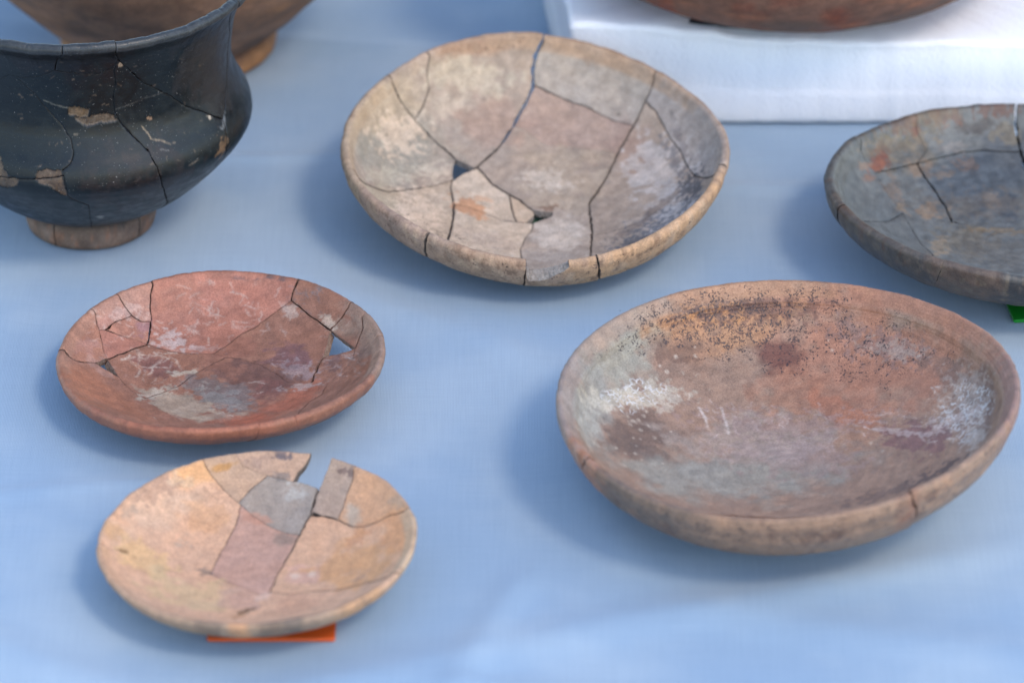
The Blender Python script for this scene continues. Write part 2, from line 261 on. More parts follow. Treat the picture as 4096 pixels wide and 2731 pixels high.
   ['l',[[2.691,6.005],[2.551,5.974],[2.393,5.956],[2.234,5.988],[2.075,6.02]],0.9694309670327049,(190,175,170),0.45666057691127854],
   ['l',[[-0.658,7.914],[-0.597,7.73],[-0.601,7.538],[-0.651,7.342],[-0.579,7.146]],0.7085415341276804,(190,175,170),0.5212447537305026],
   ['l',[[3.471,9.077],[3.275,8.979],[3.277,8.804],[3.202,8.649],[3.048,8.52]],1.0457082644042248,(190,175,170),0.36286412515557703],
   ['l',[[-1.896,8.576],[-1.609,8.512],[-1.322,8.442],[-1.01,8.42],[-0.699,8.443]],0.6143967195311272,(190,175,170),0.31750691988789964],
   ['l',[[-1.275,6.872],[-1.181,6.841],[-1.079,6.833],[-0.968,6.85],[-0.866,6.854]],0.719412416543801,(190,175,170),0.3989720121484071],
   ['l',[[-1.143,7.598],[-0.944,7.482],[-0.692,7.468],[-0.465,7.369],[-0.23,7.279]],0.849209846292279,(190,175,170),0.5023802409335524],
   ['l',[[2.109,7.569],[2.184,7.356],[2.128,7.154],[1.969,6.982],[2.055,6.769]],1.0194713657075087,(190,175,170),0.5412615289114178],
   ['l',[[-2.044,7.888],[-1.982,7.777],[-1.912,7.676],[-1.842,7.561],[-1.772,7.455]],0.8186580292308303,(190,175,170),0.36835220743395547],
   ['l',[[-0.961,8.362],[-1.041,8.204],[-1.083,8.035],[-1.162,7.872],[-1.306,7.722]],0.9168434451896065,(190,175,170),0.5109487679133298],
   ['l',[[2.522,7.768],[2.303,7.818],[2.093,7.822],[1.883,7.813],[1.816,7.678]],0.732362053191825,(190,175,170),0.27620323232038385],
   ['l',[[1.126,7.82],[1.146,7.675],[1.269,7.554],[1.327,7.413],[1.469,7.287]],1.1056827781313796,(190,175,170),0.46709524297979543],
   ['l',[[0.309,6.92],[0.333,6.714],[0.43,6.526],[0.592,6.371],[0.817,6.26]],1.1303843145095562,(190,175,170),0.4782163161723716],
   ['l',[[2.62,6.626],[2.536,6.528],[2.481,6.412],[2.538,6.28],[2.624,6.155]],1.0647744296743797,(190,175,170),0.37989921604078436],
   ['l',[[0.107,9.73],[0.194,9.563],[0.242,9.394],[0.301,9.212],[0.368,9.041]],0.8595130660940241,(190,175,170),0.5322219415257645],
   ['l',[[1.595,8.302],[1.555,8.213],[1.487,8.125],[1.439,8.034],[1.325,7.979]],0.8696145935731718,(190,175,170),0.34150869477107443],
   ['l',[[0.429,6.953],[0.627,6.826],[0.879,6.803],[1.13,6.788],[1.365,6.687]],0.6862317433753032,(190,175,170),0.4051447422944468],
   ['l',[[-1.757,6.661],[-2.057,6.551],[-2.337,6.402],[-2.454,6.155],[-2.743,6.022]],0.9321447983655111,(190,175,170),0.32445462089955224],
   ['l',[[-0.088,6.853],[-0.197,6.781],[-0.296,6.695],[-0.424,6.645],[-0.543,6.582]],1.1152813532780692,(190,175,170),0.4603217887796419],
   ['l',[[1.039,8.877],[0.941,8.722],[0.949,8.55],[0.834,8.394],[0.72,8.244]],0.9926404636299698,(190,175,170),0.3208136407473285],
   ['l',[[-2.27,8.265],[-2.332,8.186],[-2.404,8.116],[-2.418,8.032],[-2.367,7.956]],0.6764314083045617,(190,175,170),0.23145543383935055],
   ['l',[[1.694,6.512],[1.444,6.409],[1.157,6.392],[0.868,6.459],[0.596,6.57]],0.8518644152833728,(190,175,170),0.3447051101006726],
   ['l',[[-1.883,8.937],[-2.061,8.85],[-2.219,8.743],[-2.366,8.635],[-2.464,8.503]],0.9139797101162057,(190,175,170),0.5201307307226192],
   ['l',[[6.048,6.596],[6.122,6.477],[6.207,6.352],[6.324,6.236],[6.486,6.135]],0.9061585307805619,(120,118,125),0.34652080550701836],
   ['l',[[5.072,8.137],[4.925,8.092],[4.799,8.028],[4.713,7.941],[4.607,7.861]],0.5626323275175003,(120,118,125),0.291526839978144],
   ['l',[[5.156,8.272],[5.19,8.189],[5.223,8.094],[5.247,8.002],[5.291,7.903]],0.8614410228774367,(120,118,125),0.6994470986408717],
   ['l',[[5.612,8.433],[5.444,8.452],[5.345,8.396],[5.235,8.343],[5.226,8.241]],0.7628857960402102,(120,118,125),0.6920101606902931],
   ['l',[[6.073,8.247],[6.128,8.206],[6.213,8.121],[6.256,8.031],[6.377,7.945]],0.762972249067291,(120,118,125),0.6507973858041263],
   ['l',[[6.018,7.705],[5.976,7.6],[6.017,7.466],[6.048,7.333],[6.019,7.22]],0.9807301319842534,(120,118,125),0.34974926790753297],
   ['l',[[6.078,8.093],[5.915,8.169],[5.758,8.198],[5.602,8.225],[5.455,8.227]],0.7364619244671301,(120,118,125),0.36728375930592944],
   ['l',[[5.152,6.937],[5.139,6.896],[5.146,6.85],[5.153,6.803],[5.16,6.756]],1.009213116294733,(120,118,125),0.3046787364874354],
   ['l',[[5.552,8.25],[5.64,8.171],[5.726,8.08],[5.824,7.995],[5.911,7.913]],0.8064381184855086,(120,118,125),0.5811236615400895],
   ['l',[[4.276,8.41],[4.211,8.329],[4.099,8.29],[3.95,8.311],[3.801,8.331]],0.553321267925585,(120,118,125),0.3873898227041259],
   ['l',[[5.883,8.384],[5.931,8.35],[5.979,8.316],[6.032,8.277],[6.092,8.233]],0.9276008744946602,(120,118,125),0.5918330417128275],
   ['l',[[4.448,8.423],[4.557,8.376],[4.678,8.367],[4.798,8.326],[4.911,8.318]],1.0833408390850197,(120,118,125),0.5762449588213214],
   ['l',[[5.194,8.46],[5.117,8.418],[5.03,8.38],[4.954,8.338],[4.918,8.274]],0.8643256989614316,(120,118,125),0.34040837487031644],
   ['l',[[6.186,8.077],[6.105,8.042],[6.027,8.015],[5.95,7.986],[5.853,7.964]],0.5611404351366476,(120,118,125),0.34768930637611833],
   ['l',[[4.371,7.803],[4.236,7.74],[4.093,7.689],[3.913,7.687],[3.734,7.673]],0.933223351975513,(120,118,125),0.6160871313664464],
   ['l',[[5.668,8.258],[5.62,8.187],[5.572,8.128],[5.533,8.055],[5.495,7.982]],0.9959748939076621,(120,118,125),0.3811635160654986],
   ['l',[[4.442,8.745],[4.476,8.666],[4.531,8.58],[4.535,8.507],[4.51,8.44]],1.1467634925424197,(120,118,125),0.5861510391425602],
   ['l',[[5.065,7.892],[5.022,7.86],[4.971,7.852],[4.919,7.833],[4.858,7.828]],1.0456727814843934,(120,118,125),0.4337972659482271],
   ['l',[[5.175,6.963],[5.073,6.961],[4.963,6.994],[4.854,7.026],[4.757,7.087]],1.0695853628848697,(120,118,125),0.5624801369508017],
   ['l',[[4.236,8.228],[4.231,8.143],[4.167,8.084],[4.085,8.05],[3.983,8.02]],0.7749283261795898,(120,118,125),0.6728135823003747],
   ['l',[[4.315,7.561],[4.433,7.521],[4.561,7.477],[4.681,7.456],[4.801,7.433]],0.5907217521847868,(120,118,125),0.6370297670400361],
   ['l',[[5.409,6.799],[5.386,6.773],[5.383,6.729],[5.4,6.679],[5.428,6.636]],0.7652783091705123,(120,118,125),0.4719549998597497],
   ['l',[[5.85,8.169],[5.946,8.052],[5.946,7.944],[5.989,7.833],[6.05,7.705]],0.847937368272469,(120,118,125),0.3889502433716927],
   ['l',[[5.032,7.53],[4.893,7.58],[4.752,7.608],[4.658,7.569],[4.52,7.616]],0.6322956602124258,(120,118,125),0.4550425782594532],
   ['l',[[4.387,8.952],[4.316,8.968],[4.236,8.996],[4.167,9.021],[4.086,9.038]],0.8164728772542942,(120,118,125),0.5000778026918702],
   ['l',[[4.413,7.994],[4.263,7.998],[4.104,8.035],[3.946,8.059],[3.786,8.052]],1.1037848894985918,(120,118,125),0.4735952049337481],
   ['l',[[0.77,9.919],[0.916,9.904],[1.053,9.898],[1.19,9.881],[1.327,9.854]],0.7640316727326875,(95,85,90),0.5984321407837666],
   ['l',[[1.678,9.78],[1.797,9.799],[1.906,9.819],[1.977,9.871],[1.981,9.948]],0.9662268472683109,(95,85,90),0.5068506682325364],
   ['l',[[2.489,9.923],[2.562,9.917],[2.655,9.892],[2.756,9.864],[2.84,9.841]],1.2151689601788371,(95,85,90),0.49708661410003285],
   ['l',[[3.436,9.648],[3.513,9.621],[3.609,9.585],[3.718,9.543],[3.817,9.504]],0.6951782021404682,(95,85,90),0.3181152988439294],
   ['l',[[3.596,9.59],[3.674,9.56],[3.72,9.543],[3.795,9.513],[3.816,9.505]],1.2329412395934427,(95,85,90),0.485513569188588],
   ['l',[[3.502,9.54],[3.687,9.546],[3.792,9.514],[3.954,9.448],[4.028,9.417]],1.2332871891585657,(95,85,90),0.4448787012507564],
   ['l',[[2.656,9.863],[2.746,9.861],[2.834,9.82],[2.902,9.772],[2.969,9.723]],1.1604167248802515,(95,85,90),0.3877662578445272],
   ['l',[[0.428,9.997],[0.594,9.993],[0.751,9.988],[0.908,9.992],[1.074,9.994]],1.1029083342139614,(95,85,90),0.3591434925668427],
   ['l',[[3.3,9.545],[3.333,9.589],[3.397,9.627],[3.466,9.638],[3.53,9.615]],0.8855552949318936,(95,85,90),0.4597681642682429],
   ['l',[[0.449,10.073],[0.615,10.098],[0.771,10.046],[0.888,9.964],[1.033,9.899]],0.9222867429921333,(95,85,90),0.427226274453323],
   ['l',[[2.371,9.782],[2.523,9.832],[2.624,9.9],[2.658,9.891],[2.681,9.885]],0.8107608028219045,(95,85,90),0.5920070339215087],
   ['l',[[1.878,9.851],[1.928,9.866],[1.987,9.871],[2.047,9.865],[2.106,9.859]],1.0425263747072808,(95,85,90),0.26162898382598027],
   ['l',[[2.303,9.828],[2.444,9.851],[2.586,9.872],[2.709,9.877],[2.843,9.84]],1.2743139062703803,(95,85,90),0.3304040201460493],
   ['l',[[1.631,9.852],[1.729,9.844],[1.828,9.826],[1.926,9.818],[2.024,9.799]],0.8102827813559126,(95,85,90),0.3757777228784101],
   ['l',[[2.852,9.837],[2.89,9.826],[2.936,9.812],[3.03,9.784],[3.116,9.757]],0.9046640243729747,(95,85,90),0.49130390640294597],
   ['l',[[0.243,9.989],[0.331,9.969],[0.438,9.958],[0.536,9.946],[0.643,9.943]],0.8356971645314165,(95,85,90),0.4740836554652982],
   ['l',[[-5.369,3.515],[-5.329,3.34],[-5.391,3.164],[-5.396,2.972],[-5.412,2.789]],0.9756760057223695,(200,190,182),0.3962067102454091],
   ['l',[[-5.586,3.439],[-5.346,3.321],[-5.043,3.341],[-4.739,3.337],[-4.431,3.399]],0.8168949701096749,(200,190,182),0.5433297530135146],
   ['l',[[-3.569,2.211],[-3.809,2.27],[-4.063,2.257],[-4.316,2.239],[-4.558,2.17]],1.2542118547299357,(200,190,182),0.643503351477735],
   ['l',[[-4.273,3.352],[-4.494,3.372],[-4.716,3.268],[-4.899,3.11],[-5.081,2.934]],1.0192387305329926,(200,190,182),0.461038067263189],
   ['l',[[-5.604,3.03],[-5.806,2.866],[-6.007,2.683],[-6.25,2.569],[-6.462,2.4]],1.2980952119204787,(200,190,182),0.3621408676199925],
   ['l',[[-4.747,3.467],[-4.755,3.304],[-4.838,3.153],[-4.883,2.994],[-4.993,2.849]],1.2330205710714606,(200,190,182),0.322411364261501],
   ['l',[[-5.961,3.079],[-6.023,2.913],[-6.122,2.732],[-6.261,2.594],[-6.433,2.515]],1.2271494453782759,(200,190,182),0.6809897913037849],
   ['l',[[-3.547,1.981],[-3.422,1.857],[-3.289,1.749],[-3.128,1.776],[-2.969,1.699]],1.0343573300244704,(200,190,182),0.623529676293266],
   ['l',[[-5.165,3.383],[-5.237,3.073],[-5.308,2.757],[-5.388,2.432],[-5.533,2.114]],1.1486219723749485,(200,190,182),0.43234419210864455],
   ['l',[[-5.187,3.564],[-5.379,3.527],[-5.572,3.5],[-5.767,3.497],[-5.946,3.511]],1.0737789823072639,(200,190,182),0.34284902464402717],
   ['l',[[-5.986,2.526],[-5.856,2.387],[-5.726,2.244],[-5.545,2.158],[-5.424,2.002]],0.7693035163519526,(200,190,182),0.45246144523184173],
   ['l',[[-6.015,2.665],[-5.826,2.488],[-5.561,2.4],[-5.356,2.224],[-5.151,2.022]],0.7696723868546932,(200,190,182),0.3673875071434121],
   ['l',[[-5.281,1.912],[-5.239,1.68],[-5.278,1.443],[-5.317,1.186],[-5.439,0.955]],1.1536004059176648,(200,190,182),0.5927850399688732],
   ['l',[[-4.48,3.74],[-4.311,3.524],[-4.048,3.418],[-3.754,3.383],[-3.526,3.209]],1.1596532615310569,(200,190,182),0.5498474467718274],
   ['l',[[-3.322,2.977],[-3.34,2.655],[-3.403,2.323],[-3.448,1.989],[-3.71,1.817]],1.067846317841711,(200,190,182),0.29870846722882916],
   ['l',[[-3.078,3.868],[-3.332,3.827],[-3.577,3.798],[-3.818,3.706],[-4.009,3.529]],1.122546189893844,(200,190,182),0.6695419974922072],
   ['l',[[-5.446,3.691],[-5.559,3.715],[-5.655,3.756],[-5.785,3.743],[-5.899,3.762]],1.2150952277010016,(200,190,182),0.36470116829871096],
   ['l',[[-3.844,3.356],[-3.957,3.095],[-4.097,2.842],[-4.246,2.585],[-4.404,2.338]],1.016140788637411,(200,190,182),0.4853091150189834],
   ['l',[[-3.14,2.816],[-2.944,2.716],[-2.851,2.509],[-2.766,2.281],[-2.69,2.067]],0.9803650738122973,(200,190,182),0.4400863707531104],
   ['l',[[-3.447,3.434],[-3.285,3.311],[-3.124,3.184],[-3.014,3.002],[-2.965,2.78]],1.219740023882074,(200,190,182),0.4952393524335768],
   ['l',[[-4.589,2.084],[-4.726,2.092],[-4.871,2.081],[-4.993,2.136],[-5.131,2.137]],0.7171638776371037,(200,190,182),0.6472006038456012],
   ['l',[[-5.571,3.358],[-5.479,3.241],[-5.37,3.126],[-5.252,3.025],[-5.126,2.923]],0.8182719982018097,(200,190,182),0.5088783592473882],
   ['l',[[-4.428,2.43],[-4.501,2.131],[-4.463,1.811],[-4.555,1.516],[-4.767,1.281]],1.0737133468467264,(200,190,182),0.5360046501547663],
   ['l',[[-4.996,1.879],[-4.86,1.613],[-4.921,1.27],[-5.019,0.948],[-4.97,0.597]],0.9094458466340922,(200,190,182),0.3390803781577379],
   ['l',[[-3.495,3.321],[-3.581,3.219],[-3.666,3.116],[-3.731,2.983],[-3.826,2.893]],1.0031877357939367,(200,190,182),0.4271851600966305],
   ['l',[[-4.044,3.819],[-3.946,3.538],[-3.983,3.23],[-3.974,2.921],[-4.046,2.596]],0.6162199588316569,(200,190,182),0.28844199746886356],
   ['l',[[6.303,1.089],[6.477,1.039],[6.662,0.961],[6.838,0.9],[6.943,0.999]],0.8434257497566776,(185,178,180),0.4702701475251868],
   ['l',[[3.407,2.862],[3.509,2.847],[3.611,2.814],[3.704,2.782],[3.806,2.732]],0.6365101249662217,(185,178,180),0.47490361154256555],
   ['l',[[7.108,2.681],[7.278,2.558],[7.44,2.417],[7.604,2.269],[7.75,2.094]],0.6006694547658501,(185,178,180),0.4947263326477776],
   ['l',[[7.76,1.864],[7.993,1.759],[8.21,1.671],[8.454,1.516],[8.658,1.198]],0.8667594870198686,(185,178,180),0.4899692936951586],
   ['l',[[7.897,1.734],[7.993,1.629],[8.068,1.505],[8.133,1.386],[8.21,1.255]],0.8596431797467071,(185,178,180),0.30136905848835954],
   ['l',[[4.538,1.418],[4.669,1.353],[4.784,1.237],[4.907,1.134],[5.03,1.029]],1.0260557553607719,(185,178,180),0.20685966897581623],
   ['l',[[7.059,0.298],[7.123,0.126],[7.188,-0.051],[7.262,-0.219],[7.308,-0.41]],1.0149007437710533,(185,178,180),0.25895650115390245],
   ['l',[[7.1,-0.069],[7.314,-0.295],[7.513,-0.585],[7.74,-0.751],[7.965,-0.922]],0.5405096066763064,(185,178,180),0.42451941694539896],
   ['l',[[7.342,0.035],[7.366,-0.078],[7.399,-0.179],[7.402,-0.28],[7.386,-0.367]],0.9975506668795628,(185,178,180),0.36354321112947163],
   ['l',[[4.496,3.166],[4.581,3.114],[4.666,3.046],[4.76,3.021],[4.805,3.087]],0.5704565000777851,(185,178,180),0.2145656490645369],
   ['l',[[8.522,0.342],[8.698,0.099],[8.88,-0.204],[9.075,-0.476],[9.266,-0.706]],0.992998835127515,(185,178,180),0.20981636599078274],
   ['l',[[5.568,1.049],[5.654,0.982],[5.728,1.006],[5.774,1.059],[5.79,1.139]],0.539713141430465,(185,178,180),0.33036655718013114],
   ['l',[[3.657,1.499],[3.819,1.315],[3.901,1.07],[4.089,0.929],[4.301,0.869]],0.8885228110694383,(185,178,180),0.3437127350435455],
   ['l',[[4.391,2.906],[4.475,2.903],[4.55,2.853],[4.599,2.761],[4.657,2.682]],0.759620572373028,(185,178,180),0.30154362808194823],
   ['l',[[3.247,3.563],[3.366,3.56],[3.487,3.541],[3.577,3.588],[3.658,3.667]],0.9053976924061141,(185,178,180),0.30902952900375646],
   ['l',[[6.753,2.474],[6.891,2.404],[7.019,2.416],[7.118,2.458],[7.268,2.376]],0.8438276036086951,(185,178,180),0.3741982479061678],
   ['l',[[2.856,2.671],[2.942,2.542],[3.002,2.417],[3.107,2.302],[3.202,2.187]],0.8406753208750921,(185,178,180),0.421348205814172],
   ['l',[[7.493,1.827],[7.678,1.625],[7.887,1.46],[8.016,1.209],[8.181,0.916]],0.7701580810505196,(185,178,180),0.3588020242308188],
   ['l',[[3.748,1.502],[3.881,1.374],[4.031,1.26],[4.197,1.228],[4.355,1.16]],0.8052733681292452,(185,178,180),0.3996668687532047],
   ['l',[[5.132,1.963],[5.294,1.812],[5.474,1.718],[5.646,1.589],[5.81,1.459]],0.7269983126929418,(185,178,180),0.39503511901365834],
   ['l',[[4.014,2.008],[4.144,1.95],[4.275,1.872],[4.407,1.793],[4.52,1.682]],0.5816664394012886,(185,178,180),0.2580080305374877],
   ['l',[[2.974,2.939],[3.095,2.89],[3.214,2.874],[3.334,2.857],[3.42,2.762]],0.48036994484284085,(185,178,180),0.32161272455477696],
   ['l',[[4.317,2.907],[4.349,2.771],[4.324,2.663],[4.29,2.556],[4.219,2.472]],0.670049055014682,(185,178,180),0.37426887145606835],
   ['l',[[8.373,-0.7],[8.487,-0.967],[8.65,-1.247],[8.817,-1.527],[8.975,-1.834]],0.8137250797028689,(185,178,180),0.36915774153999525],
   ['l',[[8.405,-1.442],[8.669,-1.816],[8.942,-2.266],[9.221,-2.765],[9.509,-3.243]],0.5587922711837761,(185,178,180),0.38883688869289984],
   ['l',[[7.887,1.477],[8.026,1.337],[8.156,1.163],[8.256,0.956],[8.358,0.758]],1.018237894168348,(185,178,180),0.4741241801359371],
   ['l',[[6.108,2.827],[6.206,2.709],[6.332,2.607],[6.373,2.464],[6.452,2.333]],0.7470839918651727,(185,178,180),0.23656580372167865],
   ['l',[[6.271,2.159],[6.369,2.05],[6.486,2.012],[6.584,1.932],[6.692,1.829]],0.6333210669185532,(185,178,180),0.4805759395829097],
   ['l',[[7.209,2.346],[7.4,2.126],[7.604,1.903],[7.75,1.625],[7.972,1.379]],0.8181580854443422,(185,178,180),0.4230419715382221],
   ['l',[[3.471,1.823],[3.573,1.791],[3.684,1.756],[3.794,1.755],[3.897,1.686]],0.7400285747339446,(185,178,180),0.3083118148485455],
   ['l',[[7.005,1.276],[7.116,1.108],[7.15,0.948],[7.232,0.772],[7.316,0.593]],0.9158942923860057,(185,178,180),0.328319459993151],
   ['l',[[6.021,1.338],[6.173,1.34],[6.326,1.32],[6.47,1.337],[6.624,1.327]],0.9570647770388521,(185,178,180),0.2589404476409342],
   ['l',[[4.466,1.4],[4.518,1.195],[4.617,1.013],[4.688,0.818],[4.74,0.624]],0.55990313956627,(185,178,180),0.3435237833005922],
   ['l',[[5.851,2.141],[5.975,2.107],[6.082,2.03],[6.198,1.948],[6.315,1.863]],0.6088107847395144,(185,178,180),0.44587812070219857],
   ['l',[[7.29,0.843],[7.406,0.551],[7.413,0.307],[7.421,0.036],[7.287,-0.08]],0.6027699812065891,(185,178,180),0.39372122695524114],
   ['l',[[8.306,-0.173],[8.411,-0.324],[8.45,-0.471],[8.479,-0.609],[8.449,-0.681]],0.7118042991247105,(185,178,180),0.24835396796590373],
   ['l',[[6.259,3.455],[6.318,3.371],[6.337,3.289],[6.347,3.225],[6.357,3.146]],0.5552264088808192,(185,178,180),0.3295011507528375],
   ['l',[[4.541,2.202],[4.671,2.171],[4.811,2.152],[4.943,2.067],[5.058,1.951]],0.5646211564424857,(185,178,180),0.3894037798299204],
   ['l',[[5.652,0.752],[5.746,0.733],[5.839,0.749],[5.932,0.781],[6.017,0.798]],0.5549172762967358,(185,178,180),0.2703260940242617],
   ['l',[[4.872,1.63],[4.956,1.624],[5.028,1.672],[5.121,1.662],[5.216,1.617]],0.5310598337910737,(185,178,180),0.2374374877806016],
   ['l',[[0.662,-3.202],[0.741,-3.189],[0.812,-3.175],[0.881,-3.12],[0.941,-3.064]],0.9112783081252745,(190,184,178),0.28180942570159123],
   ['l',[[0.699,-2.721],[0.81,-2.592],[0.92,-2.465],[1.04,-2.359],[1.192,-2.332]],0.930869467915425,(190,184,178),0.27965631633155064],
   ['l',[[0.697,-2.487],[0.797,-2.514],[0.889,-2.56],[0.977,-2.528],[1.064,-2.477]],0.5904107450874033,(190,184,178),0.39047565563710973],
   ['l',[[-2.9,-3.824],[-2.724,-3.921],[-2.595,-4.138],[-2.41,-4.24],[-2.298,-4.468]],0.989326273415125,(190,184,178),0.3543953483757737],
   ['l',[[-0.444,-2.474],[-0.365,-2.441],[-0.305,-2.387],[-0.226,-2.354],[-0.148,-2.302]],0.5302249792224765,(190,184,178),0.4640236526994774],
   ['l',[[-1.456,0.332],[-1.277,0.196],[-1.122,0.006],[-0.943,-0.131],[-0.764,-0.286]],0.5975357543456713,(190,184,178),0.4596617599039927],
   ['l',[[-0.22,0.76],[-0.082,0.718],[0.049,0.621],[0.187,0.579],[0.324,0.537]],0.6979327261591223,(190,184,178),0.23805041762902485],
   ['l',[[1.973,0.478],[2.113,0.379],[2.277,0.332],[2.426,0.249],[2.574,0.164]],1.0283833793541193,(190,184,178),0.467677098370749],
   ['l',[[-0.21,-3.486],[0.011,-3.439],[0.182,-3.286],[0.361,-3.115],[0.512,-2.904]],0.5281212916046486,(190,184,178),0.4239547670189583],
   ['l',[[-3.224,-1.422],[-3.011,-1.374],[-2.787,-1.347],[-2.566,-1.436],[-2.378,-1.584]],0.6821875097232541,(190,184,178),0.27689366303995966],
   ['l',[[-1.766,-3.646],[-1.549,-3.839],[-1.32,-3.949],[-1.075,-3.998],[-0.846,-3.94]],0.5596236086183335,(190,184,178),0.3132434334531061],
   ['l',[[-2.842,-3.01],[-2.71,-2.962],[-2.648,-2.797],[-2.557,-2.674],[-2.476,-2.533]],0.8176975958708692,(190,184,178),0.29603390242032485],
   ['l',[[-2.272,-1.398],[-2.149,-1.344],[-2.023,-1.347],[-1.888,-1.351],[-1.752,-1.374]],0.9132008176972808,(190,184,178),0.233642497693217],
   ['l',[[0.007,-0.905],[0.255,-1.007],[0.503,-1.09],[0.726,-1.245],[0.812,-1.542]],0.8235221648834739,(190,184,178),0.326633481993261],
   ['l',[[0.578,-3.154],[0.675,-3.121],[0.763,-3.088],[0.861,-3.077],[0.948,-3.024]],0.5607947190187945,(190,184,178),0.38840222284531156],
   ['l',[[-4.543,0.284],[-4.428,0.475],[-4.284,0.633],[-4.197,0.851],[-4.193,1.075]],0.5511237056948669,(190,184,178),0.44979900030236697],
   ['l',[[-4.488,-2.219],[-4.265,-2.322],[-4.026,-2.266],[-3.784,-2.257],[-3.541,-2.273]],1.008305020524,(190,184,178),0.47263229921635846],
   ['l',[[-1.884,-2.844],[-1.723,-2.844],[-1.574,-2.946],[-1.483,-3.129],[-1.426,-3.335]],1.0277230766678465,(190,184,178),0.285821200967152],
   ['l',[[1.545,0.349],[1.8,0.302],[2.01,0.458],[2.261,0.498],[2.514,0.516]],0.9371681053833338,(190,184,178),0.39157179274808956],
   ['l',[[-1.403,0.709],[-1.285,0.685],[-1.175,0.662],[-1.096,0.549],[-1.01,0.453]],1.0118862899924836,(190,184,178),0.41020583234660357],
   ['l',[[-2.778,0.545],[-2.598,0.547],[-2.439,0.618],[-2.262,0.687],[-2.092,0.719]],0.7713494210538134,(190,184,178),0.20914271440881319],
   ['l',[[-1.447,0.169],[-1.324,0.072],[-1.237,-0.042],[-1.132,-0.156],[-1.034,-0.289]],0.6040936433487897,(190,184,178),0.36921715300205993],
   ['l',[[1.401,-1.241],[1.513,-1.339],[1.64,-1.346],[1.756,-1.335],[1.87,-1.268]],0.6621473592427876,(190,184,178),0.3143243101081953],
   ['l',[[-1.99,-0.963],[-1.752,-0.864],[-1.535,-0.712],[-1.338,-0.524],[-1.245,-0.24]],0.9309443904162361,(190,184,178),0.311667214941754],
   ['l',[[-0.211,-3.952],[-0.103,-4.135],[-0.003,-4.321],[0.089,-4.512],[0.182,-4.733]],0.8781851254593926,(190,184,178),0.23004388289242403],
   ['l',[[-2.618,0.759],[-2.437,0.742],[-2.258,0.776],[-2.158,0.934],[-2.096,1.128]],0.6443589649492448,(190,184,178),0.3413146631657316],
   ['l',[[0.17,-3.388],[0.238,-3.497],[0.237,-3.644],[0.18,-3.745],[0.073,-3.758]],0.9000634228499846,(190,184,178),0.40278106106783274],
   ['l',[[0.157,-2.282],[0.285,-2.327],[0.414,-2.392],[0.527,-2.514],[0.654,-2.542]],0.9210241571146469,(190,184,178),0.2641874885808311],
   ['l',[[-0.932,-0.349],[-0.681,-0.309],[-0.433,-0.213],[-0.274,0.035],[-0.114,0.264]],0.8134041079984868,(190,184,178),0.20982235527496793],
   ['l',[[-2.597,0.369],[-2.412,0.134],[-2.253,-0.121],[-2.174,-0.412],[-2.068,-0.706]],0.9461802415838024,(190,184,178),0.2155250936985197],
   ['l',[[-4.263,0.74],[-4.035,0.712],[-3.846,0.573],[-3.681,0.375],[-3.516,0.174]],0.7147612582566665,(190,184,178),0.2545528551406376],
   ['l',[[1.881,-1.101],[2.07,-1.095],[2.248,-1.053],[2.405,-0.935],[2.572,-0.839]],0.5565929759105428,(190,184,178),0.46641448743535935],
   ['l',[[-3.763,-1.27],[-3.514,-1.232],[-3.262,-1.235],[-3.025,-1.131],[-2.772,-1.141]],0.7452694537660176,(190,184,178),0.45852701783827],
   ['l',[[-1.262,-2.439],[-1.04,-2.389],[-0.815,-2.399],[-0.589,-2.448],[-0.354,-2.479]],0.9947237737218011,(190,184,178),0.4609231894697177],
   ['l',[[0.986,-0.838],[1.125,-0.917],[1.255,-1.013],[1.402,-1.075],[1.525,-1.192]],0.5262170600018157,(190,184,178),0.38675044466629943],
   ['l',[[0.512,-3.753],[0.602,-3.761],[0.703,-3.815],[0.78,-3.909],[0.873,-3.986]],0.77109082430689,(190,184,178),0.48621243547725523],
   ['l',[[-1.32,-2.85],[-1.062,-2.816],[-0.798,-2.886],[-0.552,-2.797],[-0.289,-2.851]],0.9267555187753825,(190,184,178),0.22001698895149555],
   ['l',[[-4.3,0.298],[-4.113,0.354],[-3.948,0.459],[-3.793,0.595],[-3.638,0.729]],0.8650395067681373,(190,184,178),0.4337083078198021],
   ['l',[[-4.342,-4.32],[-4.202,-4.243],[-4.056,-4.275],[-3.941,-4.397],[-3.84,-4.581]],0.5830581716174065,(190,184,178),0.38866460202373754],
   ['l',[[1.116,-2.798],[1.266,-2.914],[1.391,-3.092],[1.555,-3.133],[1.713,-3.236]],0.8002660599933361,(190,184,178),0.42019527884858054],
   ['l',[[-7.698,6.481],[-7.801,6.389],[-7.928,6.318],[-8.05,6.269],[-8.139,6.218]],0.5191190372017866,(205,185,180),0.22721390400315952],
   ['l',[[-7.022,4.159],[-6.92,4.218],[-6.85,4.3],[-6.809,4.381],[-6.779,4.469]],1.0267028591320353,(205,185,180),0.21397480418532688],
   ['l',[[-5.679,6.745],[-5.545,6.691],[-5.448,6.613],[-5.416,6.492],[-5.348,6.391]],0.7867369007973525,(205,185,180),0.21883669249199694],
   ['l',[[-8.491,5.728],[-8.543,5.65],[-8.614,5.541],[-8.674,5.446],[-8.739,5.341]],0.9248525096525951,(205,185,180),0.40969833011887136],
   ['l',[[-7.791,4.802],[-7.792,4.728],[-7.811,4.633],[-7.83,4.536],[-7.781,4.476]],0.5651113394098827,(205,185,180),0.3466889301427417],
   ['l',[[-8.502,4.032],[-8.655,3.916],[-8.786,3.784],[-8.907,3.642],[-8.972,3.481]],0.8047413143981956,(205,185,180),0.3368615993904239],
   ['l',[[-5.519,4.193],[-5.464,4.073],[-5.329,4.015],[-5.168,4.1],[-5.005,4.156]],0.6960432077701582,(205,185,180),0.40059581476525646],
